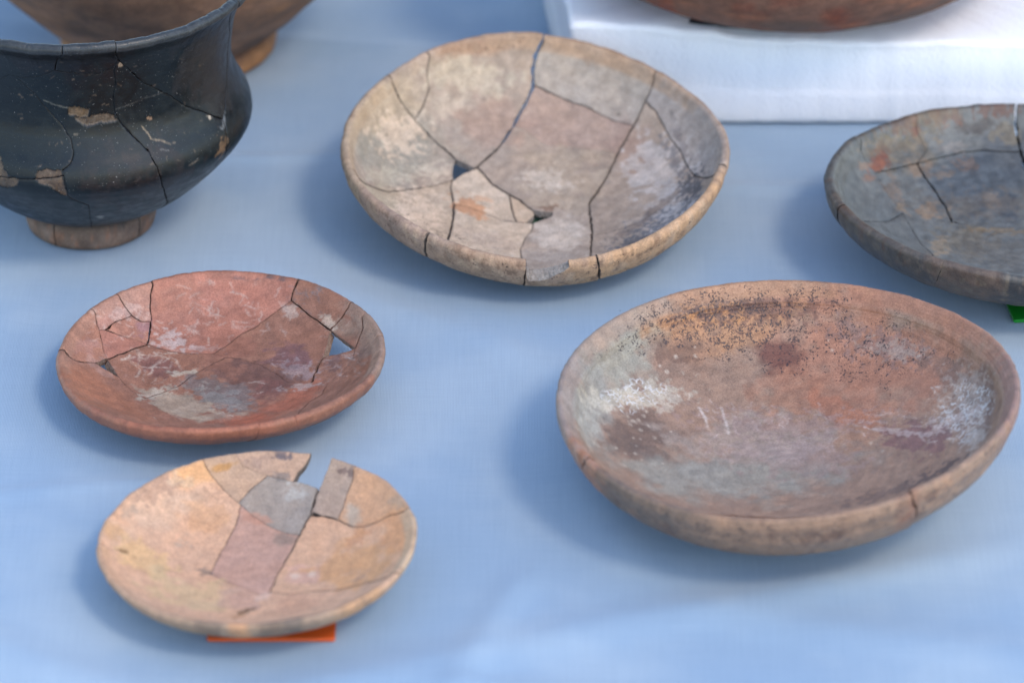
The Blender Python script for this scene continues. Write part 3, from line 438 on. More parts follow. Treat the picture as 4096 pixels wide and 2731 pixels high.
   ['l',[[-8.668,4.799],[-8.602,4.789],[-8.554,4.755],[-8.517,4.716],[-8.499,4.665]],0.6989318337546072,(205,185,180),0.46142659223788984],
   ['l',[[-8.456,4.968],[-8.487,4.806],[-8.486,4.648],[-8.569,4.476],[-8.558,4.319]],1.0163294742198352,(205,185,180),0.24527627173733269],
   ['l',[[-8.211,5.931],[-8.13,5.892],[-8.031,5.86],[-7.978,5.782],[-7.926,5.716]],0.6867820008210462,(205,185,180),0.3699023671119176],
   ['l',[[-5.203,5.372],[-5.154,5.348],[-5.131,5.291],[-5.091,5.251],[-5.077,5.192]],0.6997321878591105,(205,185,180),0.3196936496960819],
   ['l',[[-8.286,4.307],[-8.21,4.361],[-8.133,4.402],[-8.056,4.443],[-7.978,4.483]],0.48013063786475974,(205,185,180),0.2453794796838284],
   ['l',[[-8.421,5.321],[-8.333,5.369],[-8.242,5.405],[-8.15,5.429],[-8.058,5.453]],0.9554046788313845,(205,185,180),0.4979308165114142],
   ['l',[[-7.023,5.521],[-6.944,5.543],[-6.865,5.554],[-6.794,5.55],[-6.714,5.56]],0.4929336037853389,(205,185,180),0.4852956718624106],
   ['l',[[-6.937,6.825],[-7.048,6.66],[-7.222,6.5],[-7.324,6.334],[-7.425,6.167]],0.5735435393392283,(205,185,180),0.43158137252060935],
   ['l',[[-6.657,4.521],[-6.659,4.445],[-6.587,4.411],[-6.543,4.351],[-6.464,4.33]],0.9382664482622091,(205,185,180),0.4219619061127142],
   ['l',[[-7.884,4.989],[-7.838,4.939],[-7.79,4.876],[-7.791,4.802],[-7.841,4.704]],1.0047318727146959,(205,185,180),0.49641141746085804],
   ['l',[[-5.301,6.604],[-5.221,6.584],[-5.15,6.55],[-5.054,6.555],[-4.961,6.592]],0.9506438952764024,(205,185,180),0.34384202787846146],
   ['l',[[-6.22,4.601],[-6.099,4.745],[-5.988,4.897],[-5.933,5.041],[-5.832,5.198]],0.6662096319241816,(205,185,180),0.4402470706690073],
   ['l',[[-5.233,6.503],[-5.258,6.363],[-5.243,6.209],[-5.258,6.056],[-5.311,5.901]],0.9867171736106141,(205,185,180),0.44195059460965885],
   ['l',[[-8.028,3.629],[-8.158,3.5],[-8.287,3.355],[-8.417,3.22],[-8.575,3.134]],0.7748853863754711,(205,185,180),0.48008744151722804],
   ['l',[[-6.966,3.992],[-7.037,3.92],[-7.127,3.839],[-7.22,3.781],[-7.315,3.734]],0.6252442853513177,(205,185,180),0.32570376582636307],
   ['l',[[-8.046,3.263],[-7.888,3.237],[-7.683,3.328],[-7.495,3.364],[-7.295,3.453]],0.7731636879288133,(205,185,180),0.20561146037162603],
   ['l',[[-7.252,6.564],[-7.062,6.611],[-6.889,6.614],[-6.709,6.627],[-6.526,6.684]],0.6625500045873639,(205,185,180),0.35550461381091103],
   ['l',[[-6.57,4.531],[-6.467,4.572],[-6.355,4.615],[-6.265,4.674],[-6.206,4.771]],0.9909933003446949,(205,185,180),0.33297451807323164],
   ['l',[[-6.477,5.669],[-6.37,5.607],[-6.283,5.537],[-6.119,5.564],[-5.955,5.577]],0.8715620140209602,(205,185,180),0.462960644534178],
   ['l',[[-3.628,3.895],[-3.545,3.891],[-3.462,3.872],[-3.387,3.836],[-3.305,3.83]],0.82547343161703,(200,190,184),0.418193769800104],
   ['l',[[-3.788,4.291],[-3.714,4.288],[-3.631,4.272],[-3.551,4.312],[-3.469,4.323]],0.7788175151302011,(200,190,184),0.280943133821088],
   ['l',[[-3.496,3.823],[-3.361,3.868],[-3.257,3.955],[-3.121,3.984],[-3.016,4.069]],1.1078662248029358,(200,190,184),0.44935315617189836],
   ['l',[[-4.131,6.404],[-4.252,6.391],[-4.322,6.446],[-4.436,6.455],[-4.548,6.441]],1.0950046018543562,(200,190,184),0.3428351628827692],
   ['l',[[-3.107,4.237],[-2.978,4.206],[-2.832,4.22],[-2.747,4.33],[-2.632,4.399]],0.6645183376560995,(200,190,184),0.2940575525765573],
   ['l',[[-2.464,5.434],[-2.341,5.539],[-2.217,5.642],[-2.083,5.732],[-1.93,5.797]],0.5475071919433415,(200,190,184),0.3635632598334914],
   ['l',[[-3.556,5.539],[-3.508,5.495],[-3.45,5.453],[-3.393,5.423],[-3.327,5.407]],0.6671392029750096,(200,190,184),0.5159309063691137],
   ['l',[[-3.483,6.654],[-3.497,6.581],[-3.539,6.503],[-3.591,6.435],[-3.671,6.373]],0.8210136208423049,(200,190,184),0.3904661565188335],
   ['l',[[-2.247,6.076],[-2.144,6.048],[-2.024,6.046],[-1.921,5.991],[-1.801,6.0]],1.1574450853526537,(200,190,184),0.2626706050953623],
   ['l',[[-4.635,6.091],[-4.582,6.007],[-4.494,5.954],[-4.406,5.901],[-4.328,5.844]],1.0664774216292974,(200,190,184),0.31562949941932966],
   ['l',[[-1.089,6.857],[-1.141,6.759],[-1.24,6.693],[-1.37,6.698],[-1.49,6.691]],0.9214031156980204,(200,190,184),0.41899489799213546],
   ['l',[[-2.743,6.392],[-2.623,6.383],[-2.501,6.36],[-2.373,6.398],[-2.245,6.411]],0.9907583231849383,(200,190,184),0.4096673250421105],
   ['l',[[-3.044,5.794],[-3.014,5.734],[-2.983,5.687],[-2.918,5.67],[-2.862,5.652]],0.7693818174484142,(200,190,184),0.3956712391230202],
   ['l',[[-4.171,3.798],[-4.239,3.698],[-4.287,3.587],[-4.336,3.49],[-4.431,3.399]],1.0086891607751725,(200,190,184),0.4730178206460412],
   ['l',[[-4.593,4.792],[-4.657,4.644],[-4.731,4.493],[-4.85,4.343],[-4.822,4.2]],0.7726298645009944,(200,190,184),0.5789122896393787],
   ['l',[[-1.136,5.495],[-1.166,5.342],[-1.132,5.189],[-1.134,5.033],[-1.09,4.86]],0.7730825013556755,(200,190,184),0.585090079088427],
   ['l',[[7.578,5.366],[7.669,5.281],[7.762,5.195],[7.865,5.102],[7.981,5.039]],0.4400389250875576,(175,165,160),0.2509647050549046],
   ['l',[[8.073,4.924],[8.027,4.897],[7.982,4.883],[7.979,4.833],[7.987,4.776]],0.7093099439965971,(175,165,160),0.34581027213652266],
   ['l',[[7.354,4.637],[7.455,4.517],[7.568,4.389],[7.681,4.271],[7.784,4.144]],0.5577803633914387,(175,165,160),0.3542825681743527],
   ['l',[[6.95,4.514],[6.898,4.527],[6.837,4.557],[6.786,4.582],[6.725,4.624]],0.8641412067179268,(175,165,160),0.18689110511066775],
   ['l',[[7.894,5.759],[7.88,5.73],[7.846,5.724],[7.801,5.723],[7.745,5.727]],0.6634034080312993,(175,165,160),0.3810223165717878],
   ['l',[[7.48,5.352],[7.457,5.326],[7.443,5.283],[7.482,5.225],[7.533,5.174]],0.4465448696337439,(175,165,160),0.2932145726976842],
   ['l',[[7.91,5.689],[7.875,5.672],[7.86,5.631],[7.9,5.573],[7.929,5.521]],0.44108506471393927,(175,165,160),0.24782724591314642],
   ['l',[[7.991,4.642],[7.937,4.647],[7.872,4.67],[7.818,4.687],[7.764,4.692]],0.6170634479626891,(175,165,160),0.39665719857258186],
   ['l',[[7.873,5.998],[7.796,6.014],[7.739,6.008],[7.671,6.006],[7.595,6.032]],0.47050402360839433,(175,165,160),0.3481837059053726],
   ['l',[[6.604,4.923],[6.501,4.944],[6.418,4.93],[6.336,4.914],[6.284,4.859]],0.5331671275714766,(175,165,160),0.3913779457105503],
   ['l',[[7.442,5.433],[7.378,5.44],[7.304,5.464],[7.239,5.471],[7.178,5.525]],0.5046505146388021,(175,165,160),0.38716460912981243],
   ['l',[[8.654,4.199],[8.708,4.137],[8.761,4.073],[8.817,4.035],[8.874,4.022]],0.5937202409629156,(175,165,160),0.1937546822087465],
   ['l',[[7.816,5.764],[7.883,5.753],[7.917,5.759],[7.964,5.77],[8.009,5.77]],0.854716567645559,(175,165,160),0.20057916819427313],
   ['l',[[8.052,4.167],[7.963,4.168],[7.864,4.188],[7.776,4.189],[7.697,4.169]],0.728545028507609,(175,165,160),0.18022535114686167],
   ['l',[[8.275,5.327],[8.38,5.215],[8.487,5.126],[8.593,5.012],[8.704,4.969]],0.6823606049465073,(175,165,160),0.38590897140097113],
   ['l',[[6.595,4.435],[6.503,4.423],[6.422,4.39],[6.333,4.373],[6.253,4.351]],0.7349771257579248,(175,165,160),0.29011631600040655],
   ['l',[[7.179,4.781],[7.074,4.822],[6.988,4.815],[6.893,4.824],[6.789,4.862]],0.602839944283547,(175,165,160),0.37089616619105686],
   ['l',[[7.02,4.633],[6.914,4.635],[6.819,4.618],[6.764,4.566],[6.73,4.491]],0.7522474167554346,(175,165,160),0.2576023541484294],
   ['l',[[6.784,6.138],[6.728,6.103],[6.724,6.045],[6.699,5.997],[6.633,5.979]],0.5835763785351377,(175,165,160),0.34787699220444557],
   ['l',[[6.558,4.545],[6.416,4.541],[6.286,4.528],[6.137,4.547],[5.981,4.593]],0.5333450717570397,(175,165,160),0.34719629906903926],
  ],
 },
 'b3': {
  'pose': {'loc': [-0.14679, -0.28555, 0.0345], 'R': 0.09227, 'tilt': [-0.0377, -0.0185], 'warp': [[2, [-0.0044, -0.0001]]]},
  'cracks': [
   [[3.358,6.91,1.32],[3.12,6.362,1.19],[3.006,5.704,1.05],[2.761,4.958,0.89],[2.427,4.184,0.71],[2.142,3.468,0.64],[2.104,3.372,0.63],[1.796,2.371,0.57],[1.498,1.289,0.52],[1.055,-0.144,0.48],[0.682,-2.093,0.44]],
   [[-3.905,8.981,0.15],[-3.221,8.012,0.15],[-2.396,7.169,0.15],[-1.497,6.294,0.15],[-1.423,6.222,0.15],[-1.333,6.123,0.15],[-0.55,5.265,0.15],[0.569,4.283,0.15],[1.422,3.775,0.15],[2.142,3.468,0.15]],
   [[-1.952,9.597,0.15],[-1.227,8.717,0.15],[-0.347,8.365,0.15],[0.264,8.117,0.15],[1.135,7.825,0.15],[1.788,7.613,0.15]],
   [[0.264,8.117,0.25],[-0.598,7.439,0.25],[-1.497,6.294,0.25]],
   [[-1.333,6.123,0.3],[-1.614,4.447,0.3],[-2.06,3.068,0.3],[-2.491,1.573,0.3],[-2.902,-0.142,0.3]],
   [[-2.902,-0.142,0.22],[-1.878,-0.904,0.24],[-0.862,-1.538,0.27],[0.079,-2.367,0.27],[0.682,-2.093,0.26],[1.809,-2.479,0.24],[3.044,-2.323,0.22],[4.316,-2.681,0.22],[5.002,-2.758,0.22],[6.523,-3.102,0.2],[8.726,-4.446,0.11]],
   [[-2.902,-0.142,0.17],[-4.051,-0.265,0.17],[-5.219,-0.176,0.17],[-6.338,0.126,0.36],[-7.215,0.267,0.6],[-8.31,0.218,0.88]],
   [[-8.31,0.218,0.07],[-9.076,-0.143,0.07],[-9.792,0.171,0.07]],
   [[5.791,7.898,0.3],[5.519,6.782,0.3],[5.08,5.939,0.3],[4.868,5.278,0.3],[4.45,4.249,0.3]],
   [[3.625,4.803,0.66],[4.146,4.498,0.57],[4.45,4.249,0.51],[4.582,4.14,0.48],[5.461,3.36,0.33],[5.908,3.152,0.31],[6.639,3.083,0.3],[7.813,3.13,0.33],[8.874,2.67,0.44],[9.414,2.699,0.5]],
  ],
  'holes': [
   [[3.108,9.287],[2.595,8.634],[2.116,8.172],[1.788,7.613],[2.442,7.375],[3.096,7.043],[3.358,6.91],[3.518,7.068],[3.761,7.678],[4.141,8.22],[4.408,8.745]],
   [[3.003,5.307],[3.279,5.106],[3.625,4.803],[3.278,4.862],[2.761,4.958]],
  ],
  'paint': [
   ['base',(209,174,150),0.05,(186,160,142)],
   ['mot',(140,124,114),0.2,0.7,0.6,0.6],
   ['b',[-6.486,4.514],[0.296,0.103,0.317,-0.43],(206,180,160),0.7,0.5,1.5],
   ['b',[-4.108,7.954],[0.619,0.175,0.371,-0.985],(214,170,122),0.7,0.5,1.2],
   ['b',[-3.504,5.286],[0.735,0.038,0.109,-0.71],(210,168,132),0.6,0.6,1],
   ['s',[-2.341,7.926],(178,156,138),0.8],
   ['b',[-2.546,8.584],[1.197,0.332,1.349,-4.261],(178,136,84),0.8,0.4,0.6],
   ['s',[0.712,8.769],(176,154,140),0.75],
   ['s',[0.704,6.074],(152,150,148),0.9],
   ['b',[-0.577,6.337],[1.961,0.043,-0.009,-1.074],(160,152,146),0.5,0.8,0.4],
   ['b',[1.265,9.203],[1.564,-0.201,-0.925,-5.138],(85,85,100),0.85,0.9,0.25],
   ['b',[1.226,8.002],[1.897,-0.039,-0.352,-3.614],(120,118,120),0.7,0.9,0.3],
   ['b',[-0.435,9.073],[1.408,-0.004,-0.025,-2.898],(150,130,122),0.6,0.9,0.3],
   ['b',[1.904,6.669],[1.924,-0.013,-0.223,-1.64],(178,182,184),0.5,0.9,0.3],
   ['s',[4.19,6.411],(166,154,146),0.85],
   ['b',[5.221,7.54],[1.471,-0.159,-1.151,-3.558],(120,105,105),0.8,0.9,0.3],
   ['s',[6.446,5.093],(200,162,132),0.7],
   ['b',[5.477,4.404],[1.584,-0.034,-0.361,-0.978],(184,176,166),0.8,0.5,0.6],
   ['b',[8.611,3.645],[0.706,-0.705,-1.93,-1.411],(178,162,148),0.7,0.6,0.6],
   ['s',[-0.829,1.436],(186,154,144),0.85],
   ['b',[-0.294,5.147],[1.06,-0.111,-0.577,-2.183],(190,146,128),0.6,0.6,0.6],
   ['b',[1.353,3.214],[1.592,0.045,-0.169,-1.55],(138,126,118),0.7,0.45,0.5],
   ['s',[3.342,1.001],(212,176,150),0.7],
   ['b',[2.55,-0.305],[0.803,0.029,-0.125,-0.738],(204,168,156),0.7,0.6,1],
   ['b',[5.511,-0.462],[0.457,0.098,0.063,-0.395],(210,165,122),0.7,0.6,1],
   ['b',[8.271,1.129],[0.755,-0.002,-0.379,-0.476],(212,160,118),0.7,0.5,1],
   ['b',[-7.036,0.218],[0.481,-0.064,-0.047,-0.596],(214,182,138),0.7,0.6,1],
   ['b',[-3.924,-2.606],[0.369,-0.016,-0.107,-0.508],(206,184,150),0.7,0.6,1],
   ['b',[-0.8,-2.827],[0.679,0.034,-0.013,-0.647],(196,164,152),0.7,0.6,1],
   ['b',[2.282,-3.751],[0.487,0.053,0.044,-0.712],(202,164,142),0.6,0.6,1],
   ['b',[-3.079,0.095],[2.022,0.102,0.289,-3.07],(120,112,108),0.7,0.8,0.3],
   ['b',[-4.638,2.862],[1.978,0.114,0.305,-1.33],(170,158,148),0.6,0.8,0.5],
   ['b',[-6.688,6.29],[0.67,0.359,0.796,-1.006],(168,142,128),0.6,1.0,0.35],
   ['b',[-8.022,4.017],[1.414,0.212,1.313,-2.279],(168,152,140),0.6,0.9,0.3],
   ['b',[-0.636,-4.417],[1.668,0.304,2.629,-3.155],(110,90,70),0.8,0.7,0.3],
   ['b',[-0.92,-5.196],[2.36,0.346,2.709,-3.163],(170,130,95),0.6,0.7,0.3],
   ['b',[2.061,-0.538],[4.032,0.149,-0.341,-2.76],(225,205,190),0.8,0.5,0.3],
   ['b',[3.052,-0.402],[4.617,0.161,-0.582,-2.747],(222,204,190),0.7,0.5,0.3],
   ['b',[-8.179,0.35],[3.477,-0.619,0.086,-4.009],(110,80,50),0.8,0.5,0.3],
   ['b',[-8.943,1.712],[1.375,0.158,1.022,-1.26],(196,160,120),0.5,0.8,0.5],
   ['b',[5.904,2.305],[0.901,0.418,0.891,-1.195],(190,142,110),0.5,0.9,0.4],
   ['b',[-4.95,7.312],[1.219,0.132,0.547,-2.169],(200,182,162),0.5,0.8,0.5],
   ['b',[-3.919,6.571],[1.279,0.082,0.461,-2.531],(176,150,130),0.4,1,0.3],
   ['b',[6.008,-1.919],[1.945,0.542,0.787,-1.516],(160,140,130),0.5,0.9,0.3],
   ['b',[0.341,-2.716],[2.44,0.115,-0.164,-1.975],(205,185,180),0.5,0.8,0.4],
   ['r',-91.2,44,(158,142,128),0.8],
   ['r',-75.3,5,(105,100,98),0.8],
   ['r',-83.3,5,(115,105,98),0.8],
   ['r',-105.5,6,(120,108,100),0.7],
   ['r',-94.2,4,(205,160,125),0.7],
   ['r',-8.0,26,(196,178,156),0.7],
   ['r',-148.5,30,(186,156,134),0.6],
   ['r',-47.5,10,(196,158,122),0.6],
  ],
 },
 'b4': {
  'pose': {'loc': [0.16296, -0.1787, 0.06903], 'R': 0.13697, 'tilt': [-0.0496, -0.014], 'warp': [[2, [0.0141, -0.0194]]]},
  'cracks': [
   [[-13.808,-7.733,1.17],[-12.46,-5.19,0.78],[-10.97,-4.444,0.56],[-8.975,-4.964,0.34],[-6.734,-5.409,0.27],[-3.705,-5.366,0.18],[-0.735,-5.585,0.18],[2.235,-5.705,0.18],[4.639,-5.757,0.25],[5.864,-5.669,0.29],[7.369,-14.006,0.9]],
  ],
  'holes': [
  ],
  'paint': [
   ['base',(154,132,118),0.08,(148,127,112)],
   ['mot',(104,80,70),0.35,0.8,0.8,0.6],
   ['mot',(170,140,118),0.2,0.8,1.2,0.5],
   ['ms',0.4],
   ['b',[5.697,9.269],[0.119,-0.034,-0.126,-0.246],(172,124,102),0.75,0.5,1.6],
   ['b',[-4.498,11.875],[0.188,0.036,0.199,-0.629],(172,132,98),0.8,0.5,1.3],
   ['b',[1.125,7.779],[0.265,-0.034,-0.111,-0.55],(160,118,98),0.5,0.6,1],
   ['b',[-10.7,8.057],[0.119,0.193,0.37,-0.319],(154,156,148),0.9,0.5,1.3],
   ['b',[-12.642,3.532],[0.346,0.06,0.276,-0.287],(156,160,158),0.85,0.5,1.2],
   ['b',[-6.432,9.527],[0.373,0.013,0.178,-0.641],(142,114,98),0.6,0.6,1],
   ['b',[-5.756,7.915],[0.247,0.037,0.318,-0.704],(142,122,110),0.6,0.7,0.8],
   ['b',[-0.108,10.448],[0.602,-0.077,-0.097,-0.806],(108,70,62),0.9,0.35,0.7],
   ['b',[-6.588,10.045],[0.477,0.065,0.444,-1.189],(112,88,76),0.65,0.7,0.6],
   ['b',[-1.859,13.591],[0.221,-0.0,0.034,-1.051],(98,70,66),0.6,1.1,0.3],
   ['b',[-4.637,13.12],[0.291,0.073,0.341,-1.291],(88,66,66),0.6,1.2,0.22],
   ['b',[-10.224,4.915],[0.284,0.046,0.72,-0.97],(196,196,186),0.65,0.8,0.45],
   ['b',[-7.559,5.943],[0.557,0.081,0.848,-1.474],(192,190,182),0.6,0.9,0.35],
   ['b',[-12.845,0.152],[0.766,-0.012,0.506,-0.399],(176,178,172),0.6,0.7,0.5],
   ['b',[-9.26,2.145],[0.403,-0.004,0.222,-0.422],(112,96,88),0.85,0.5,0.9],
   ['b',[-8.391,0.308],[0.455,-0.097,-0.094,-0.706],(108,96,90),0.6,0.6,0.8],
   ['b',[-1.554,3.176],[0.196,-0.008,-0.001,-0.376],(160,150,144),0.8,0.6,1.2],
   ['b',[-3.53,-0.989],[0.149,-0.006,0.031,-0.395],(152,154,150),0.9,0.5,1.4],
   ['b',[0.77,1.119],[0.319,-0.016,-0.052,-0.508],(158,142,140),0.6,0.8,0.5],
   ['b',[4.561,3.58],[0.482,-0.091,-0.412,-0.706],(168,130,106),0.5,0.8,0.6],
   ['b',[3.474,5.722],[0.299,-0.102,-0.644,-0.844],(168,114,90),0.6,0.6,1],
   ['b',[7.879,1.15],[0.437,-0.034,-0.327,-0.564],(128,98,100),0.8,0.7,0.6],
   ['b',[11.994,1.114],[0.498,-0.137,-0.31,-0.218],(122,104,98),0.85,0.5,1],
   ['b',[10.719,5.767],[0.304,-0.194,-0.755,-0.625],(130,108,98),0.7,0.6,0.8],
   ['b',[6.477,10.05],[0.308,-0.137,-0.514,-0.799],(138,118,116),0.6,1.0,0.3],
   ['b',[7.083,9.545],[0.559,-0.194,-0.934,-1.621],(165,158,152),0.5,1.2,0.2],
   ['b',[11.518,3.29],[0.594,-0.09,-0.407,-0.458],(180,178,176),0.4,1.0,0.25],
   ['b',[10.443,1.746],[0.612,0.036,-0.507,-1.287],(200,196,200),0.5,1.0,0.25],
   ['b',[11.465,-1.263],[1.152,-0.219,-0.653,-0.384],(205,202,200),0.5,0.9,0.3],
   ['b',[7.336,2.302],[0.48,-0.065,-2.175,-3.367],(190,180,182),0.6,1.0,0.25],
   ['b',[9.07,-4.772],[0.495,0.06,0.085,-0.618],(82,74,76),0.8,0.8,0.4],
   ['b',[5.314,-4.276],[0.421,0.026,0.129,-1.238],(104,92,90),0.6,0.8,0.4],
   ['b',[0.098,4.702],[0.205,-0.01,-0.049,-0.885],(160,142,142),0.5,1.1,0.3],
   ['b',[-0.986,2.322],[0.318,-0.014,-0.035,-0.933],(172,158,158),0.5,1.1,0.25],
   ['m',[-2.508,12.659],[0.119,0.014,0.073,-0.414],0,0.66,0.9],
   ['m',[4.538,10.591],[0.115,-0.045,-0.176,-0.33],0,0.5,0.9],
   ['m',[-3.964,13.49],[0.204,0.05,0.233,-1.082],0,0.75,0.7],
   ['m',[-8.763,10.635],[0.113,0.18,0.551,-0.561],0,0.5,0.8],
   ['m',[0.011,10.3],[0.438,-0.023,-0.015,-0.572],0,0.5,0.6],
   ['m',[-10.224,4.915],[0.272,0.044,0.48,-0.647],1,0.6,0.8],
   ['m',[11.317,1.82],[0.416,-0.114,-0.278,-0.22],1,0.55,0.8],
   ['o',[[-9.517,3.443],[-9.121,3.733],[-9.65,2.999],[-8.793,4.247],[-9.852,3.725],[-9.716,3.245],[-9.319,3.415],[-8.993,2.863],[-8.469,3.481],[-9.459,1.838],[-9.04,1.962],[-10.02,-0.212],[-9.355,0.217],[-10.13,-1.733],[-8.978,-0.229],[-7.782,2.238],[-8.095,2.503],[-9.6,6.232],[-7.399,7.327],[-9.385,6.731],[-7.331,8.386],[-7.817,8.658],[-6.773,9.642],[-5.532,10.618],[-5.488,10.047],[-5.892,6.604],[3.235,10.638],[3.046,11.364],[8.723,8.473],[-7.645,-0.012],[-7.069,3.459],[-9.273,1.123],[-10.617,0.034],[-8.597,4.687],[-8.339,5.483],[-6.529,6.761],[8.495,-0.909],[6.755,-0.526],[5.628,1.149],[4.963,2.244]],0.12,(212,208,200),0.65],
   ['r',-130.0,24,(112,100,92),0.85],
   ['r',-96.5,30,(146,122,106),0.8],
   ['r',-61.7,4,(140,96,76),0.8],
   ['r',-157.2,10,(172,122,92),0.8],
   ['r',178.8,26,(150,140,138),0.8],
   ['r',-49.5,20,(150,130,116),0.7],
   ['r',-4.3,22,(150,122,118),0.8],
   ['r',48.7,34,(166,122,102),0.8],
   ['r',101.8,30,(170,134,108),0.75],
   ['r',138.5,18,(158,144,134),0.8],
   ['l',[[-2.001,5.338],[-1.982,5.195],[-1.926,5.07],[-1.858,4.945],[-1.726,4.875]],0.9240670486111736,(196,186,188),0.2738844442425187],
   ['l',[[-3.282,6.784],[-3.187,6.642],[-3.093,6.498],[-3.173,6.319],[-3.227,6.159]],0.8461966187789507,(196,186,188),0.46160257364828544],
   ['l',[[-4.59,6.831],[-4.529,6.775],[-4.48,6.701],[-4.444,6.623],[-4.37,6.585]],0.951759191970378,(196,186,188),0.42688468131506757],
   ['l',[[-0.338,5.548],[-0.247,5.4],[-0.168,5.27],[-0.285,5.128],[-0.413,5.004]],0.9505207077160027,(196,186,188),0.4948114637392618],
   ['l',[[-3.185,6.335],[-3.14,6.185],[-2.995,6.079],[-2.914,5.93],[-2.731,5.876]],0.9544934730495704,(196,186,188),0.24019617734000537],
   ['l',[[-4.196,3.892],[-4.286,3.765],[-4.364,3.62],[-4.49,3.523],[-4.627,3.442]],0.9159660808589245,(196,186,188),0.3371192112660513],
   ['l',[[-5.238,5.691],[-5.253,5.601],[-5.254,5.531],[-5.281,5.438],[-5.357,5.369]],0.579499751791085,(196,186,188),0.4413462509797421],
   ['l',[[-2.003,6.563],[-2.046,6.39],[-2.163,6.246],[-2.303,6.133],[-2.478,6.052]],0.5992047768850901,(196,186,188),0.3371261917886154],
   ['l',[[2.5,4.187],[2.482,4.094],[2.525,3.989],[2.531,3.891],[2.537,3.792]],1.0340089506056966,(196,186,188),0.31676761268790815],
   ['l',[[-3.75,4.44],[-3.691,4.355],[-3.646,4.249],[-3.637,4.138],[-3.678,4.021]],0.616087235277035,(196,186,188),0.456462183689498],
   ['l',[[-2.702,5.65],[-2.695,5.509],[-2.713,5.347],[-2.706,5.204],[-2.76,5.056]],0.9379690916974032,(196,186,188),0.32981948391452987],
   ['l',[[-4.351,4.481],[-4.48,4.276],[-4.705,4.181],[-4.939,4.174],[-5.164,4.091]],0.7160160454105204,(196,186,188),0.27738228529138126],
   ['l',[[-5.725,3.402],[-5.752,3.301],[-5.805,3.173],[-5.807,3.076],[-5.81,2.959]],0.883397863412051,(196,186,188),0.2647594047002797],
   ['l',[[-3.999,5.15],[-3.918,4.982],[-3.811,4.834],[-3.743,4.661],[-3.65,4.508]],0.4892818841243268,(196,186,188),0.33690981409038273],
   ['l',[[-1.999,6.987],[-2.017,6.834],[-2.072,6.696],[-2.163,6.572],[-2.338,6.527]],0.8478819460453604,(196,186,188),0.4888397728495153],
   ['l',[[-0.774,6.744],[-0.764,6.693],[-0.754,6.624],[-0.721,6.556],[-0.648,6.538]],0.4919051397970968,(196,186,188),0.46902642776772463],
   ['l',[[-1.768,4.745],[-1.796,4.67],[-1.774,4.596],[-1.741,4.522],[-1.744,4.447]],0.8740667467753953,(196,186,188),0.5255760033936542],
   ['l',[[2.11,5.837],[2.124,5.675],[2.213,5.518],[2.367,5.422],[2.493,5.274]],0.9635446974632024,(196,186,188),0.4462106994184234],
   ['l',[[-0.454,5.943],[-0.382,5.906],[-0.296,5.921],[-0.244,5.972],[-0.168,6.022]],0.6975243458388807,(196,186,188),0.5046137345574523],
   ['l',[[-0.856,5.754],[-0.802,5.575],[-0.823,5.395],[-0.928,5.233],[-1.058,5.069]],0.749335816595575,(196,186,188),0.3228797917415386],
   ['l',[[0.176,5.544],[0.286,5.52],[0.394,5.477],[0.502,5.433],[0.61,5.389]],0.5749800057866568,(196,186,188),0.5660597759731765],
   ['l',[[-0.157,5.738],[-0.004,5.607],[0.072,5.423],[0.111,5.221],[0.077,5.02]],0.9313535036339808,(196,186,188),0.5691196315892418],
   ['l',[[1.798,5.773],[1.856,5.712],[1.952,5.681],[2.049,5.649],[2.132,5.602]],1.0120000850334883,(196,186,188),0.33964655887982803],
   ['l',[[-4.511,5.425],[-4.438,5.366],[-4.391,5.285],[-4.319,5.208],[-4.221,5.17]],0.6566081214034176,(196,186,188),0.5420826284817214],
   ['l',[[2.674,5.407],[2.711,5.218],[2.65,5.027],[2.542,4.879],[2.505,4.68]],0.9232475721527774,(196,186,188),0.24688104533221417],
   ['l',[[-4.81,5.372],[-4.787,5.305],[-4.738,5.261],[-4.702,5.214],[-4.667,5.149]],0.8323409711165035,(196,186,188),0.4007330760303681],
   ['l',[[-0.449,5.023],[-0.32,4.908],[-0.192,4.773],[-0.126,4.619],[-0.074,4.446]],0.7444317220115302,(196,186,188),0.4971015439407751],
   ['l',[[-4.409,6.034],[-4.348,5.958],[-4.251,5.886],[-4.127,5.888],[-3.99,5.908]],0.7003690784819918,(196,186,188),0.5250956056410424],
   ['l',[[2.078,6.716],[2.086,6.646],[2.131,6.571],[2.163,6.497],[2.17,6.409]],0.7985358646921613,(196,186,188),0.556555497504429],
   ['l',[[0.958,3.885],[1.036,3.758],[1.152,3.646],[1.269,3.553],[1.415,3.557]],0.8393051317153056,(196,186,188),0.4983583039377202],
   ['l',[[-4.158,3.936],[-4.236,3.792],[-4.327,3.645],[-4.381,3.484],[-4.494,3.369]],0.675163944085261,(196,186,188),0.26979812989658525],
   ['l',[[-2.111,5.351],[-1.968,5.25],[-1.826,5.128],[-1.684,5.005],[-1.53,4.899]],0.9279215253864109,(196,186,188),0.302242670595079],
   ['l',[[-3.075,4.46],[-3.067,4.33],[-3.036,4.183],[-2.917,4.099],[-2.772,4.054]],0.7558455264882196,(196,186,188),0.5816955748801136],
   ['l',[[-5.244,6.051],[-5.081,6.05],[-4.983,5.966],[-4.834,5.926],[-4.685,5.918]],0.9524291034641769,(196,186,188),0.4415895918931426],
   ['l',[[-3.238,5.846],[-3.178,5.764],[-3.181,5.676],[-3.109,5.613],[-2.999,5.589]],0.5925416462883858,(196,186,188),0.4329253241504805],
   ['l',[[-1.566,5.191],[-1.569,5.118],[-1.56,5.045],[-1.514,4.991],[-1.504,4.936]],0.7952053456625441,(196,186,188),0.4167745607611531],
   ['l',[[5.637,3.526],[5.722,3.495],[5.81,3.503],[5.895,3.471],[5.98,3.439]],0.8168159416875306,(200,190,190),0.4409484171912053],
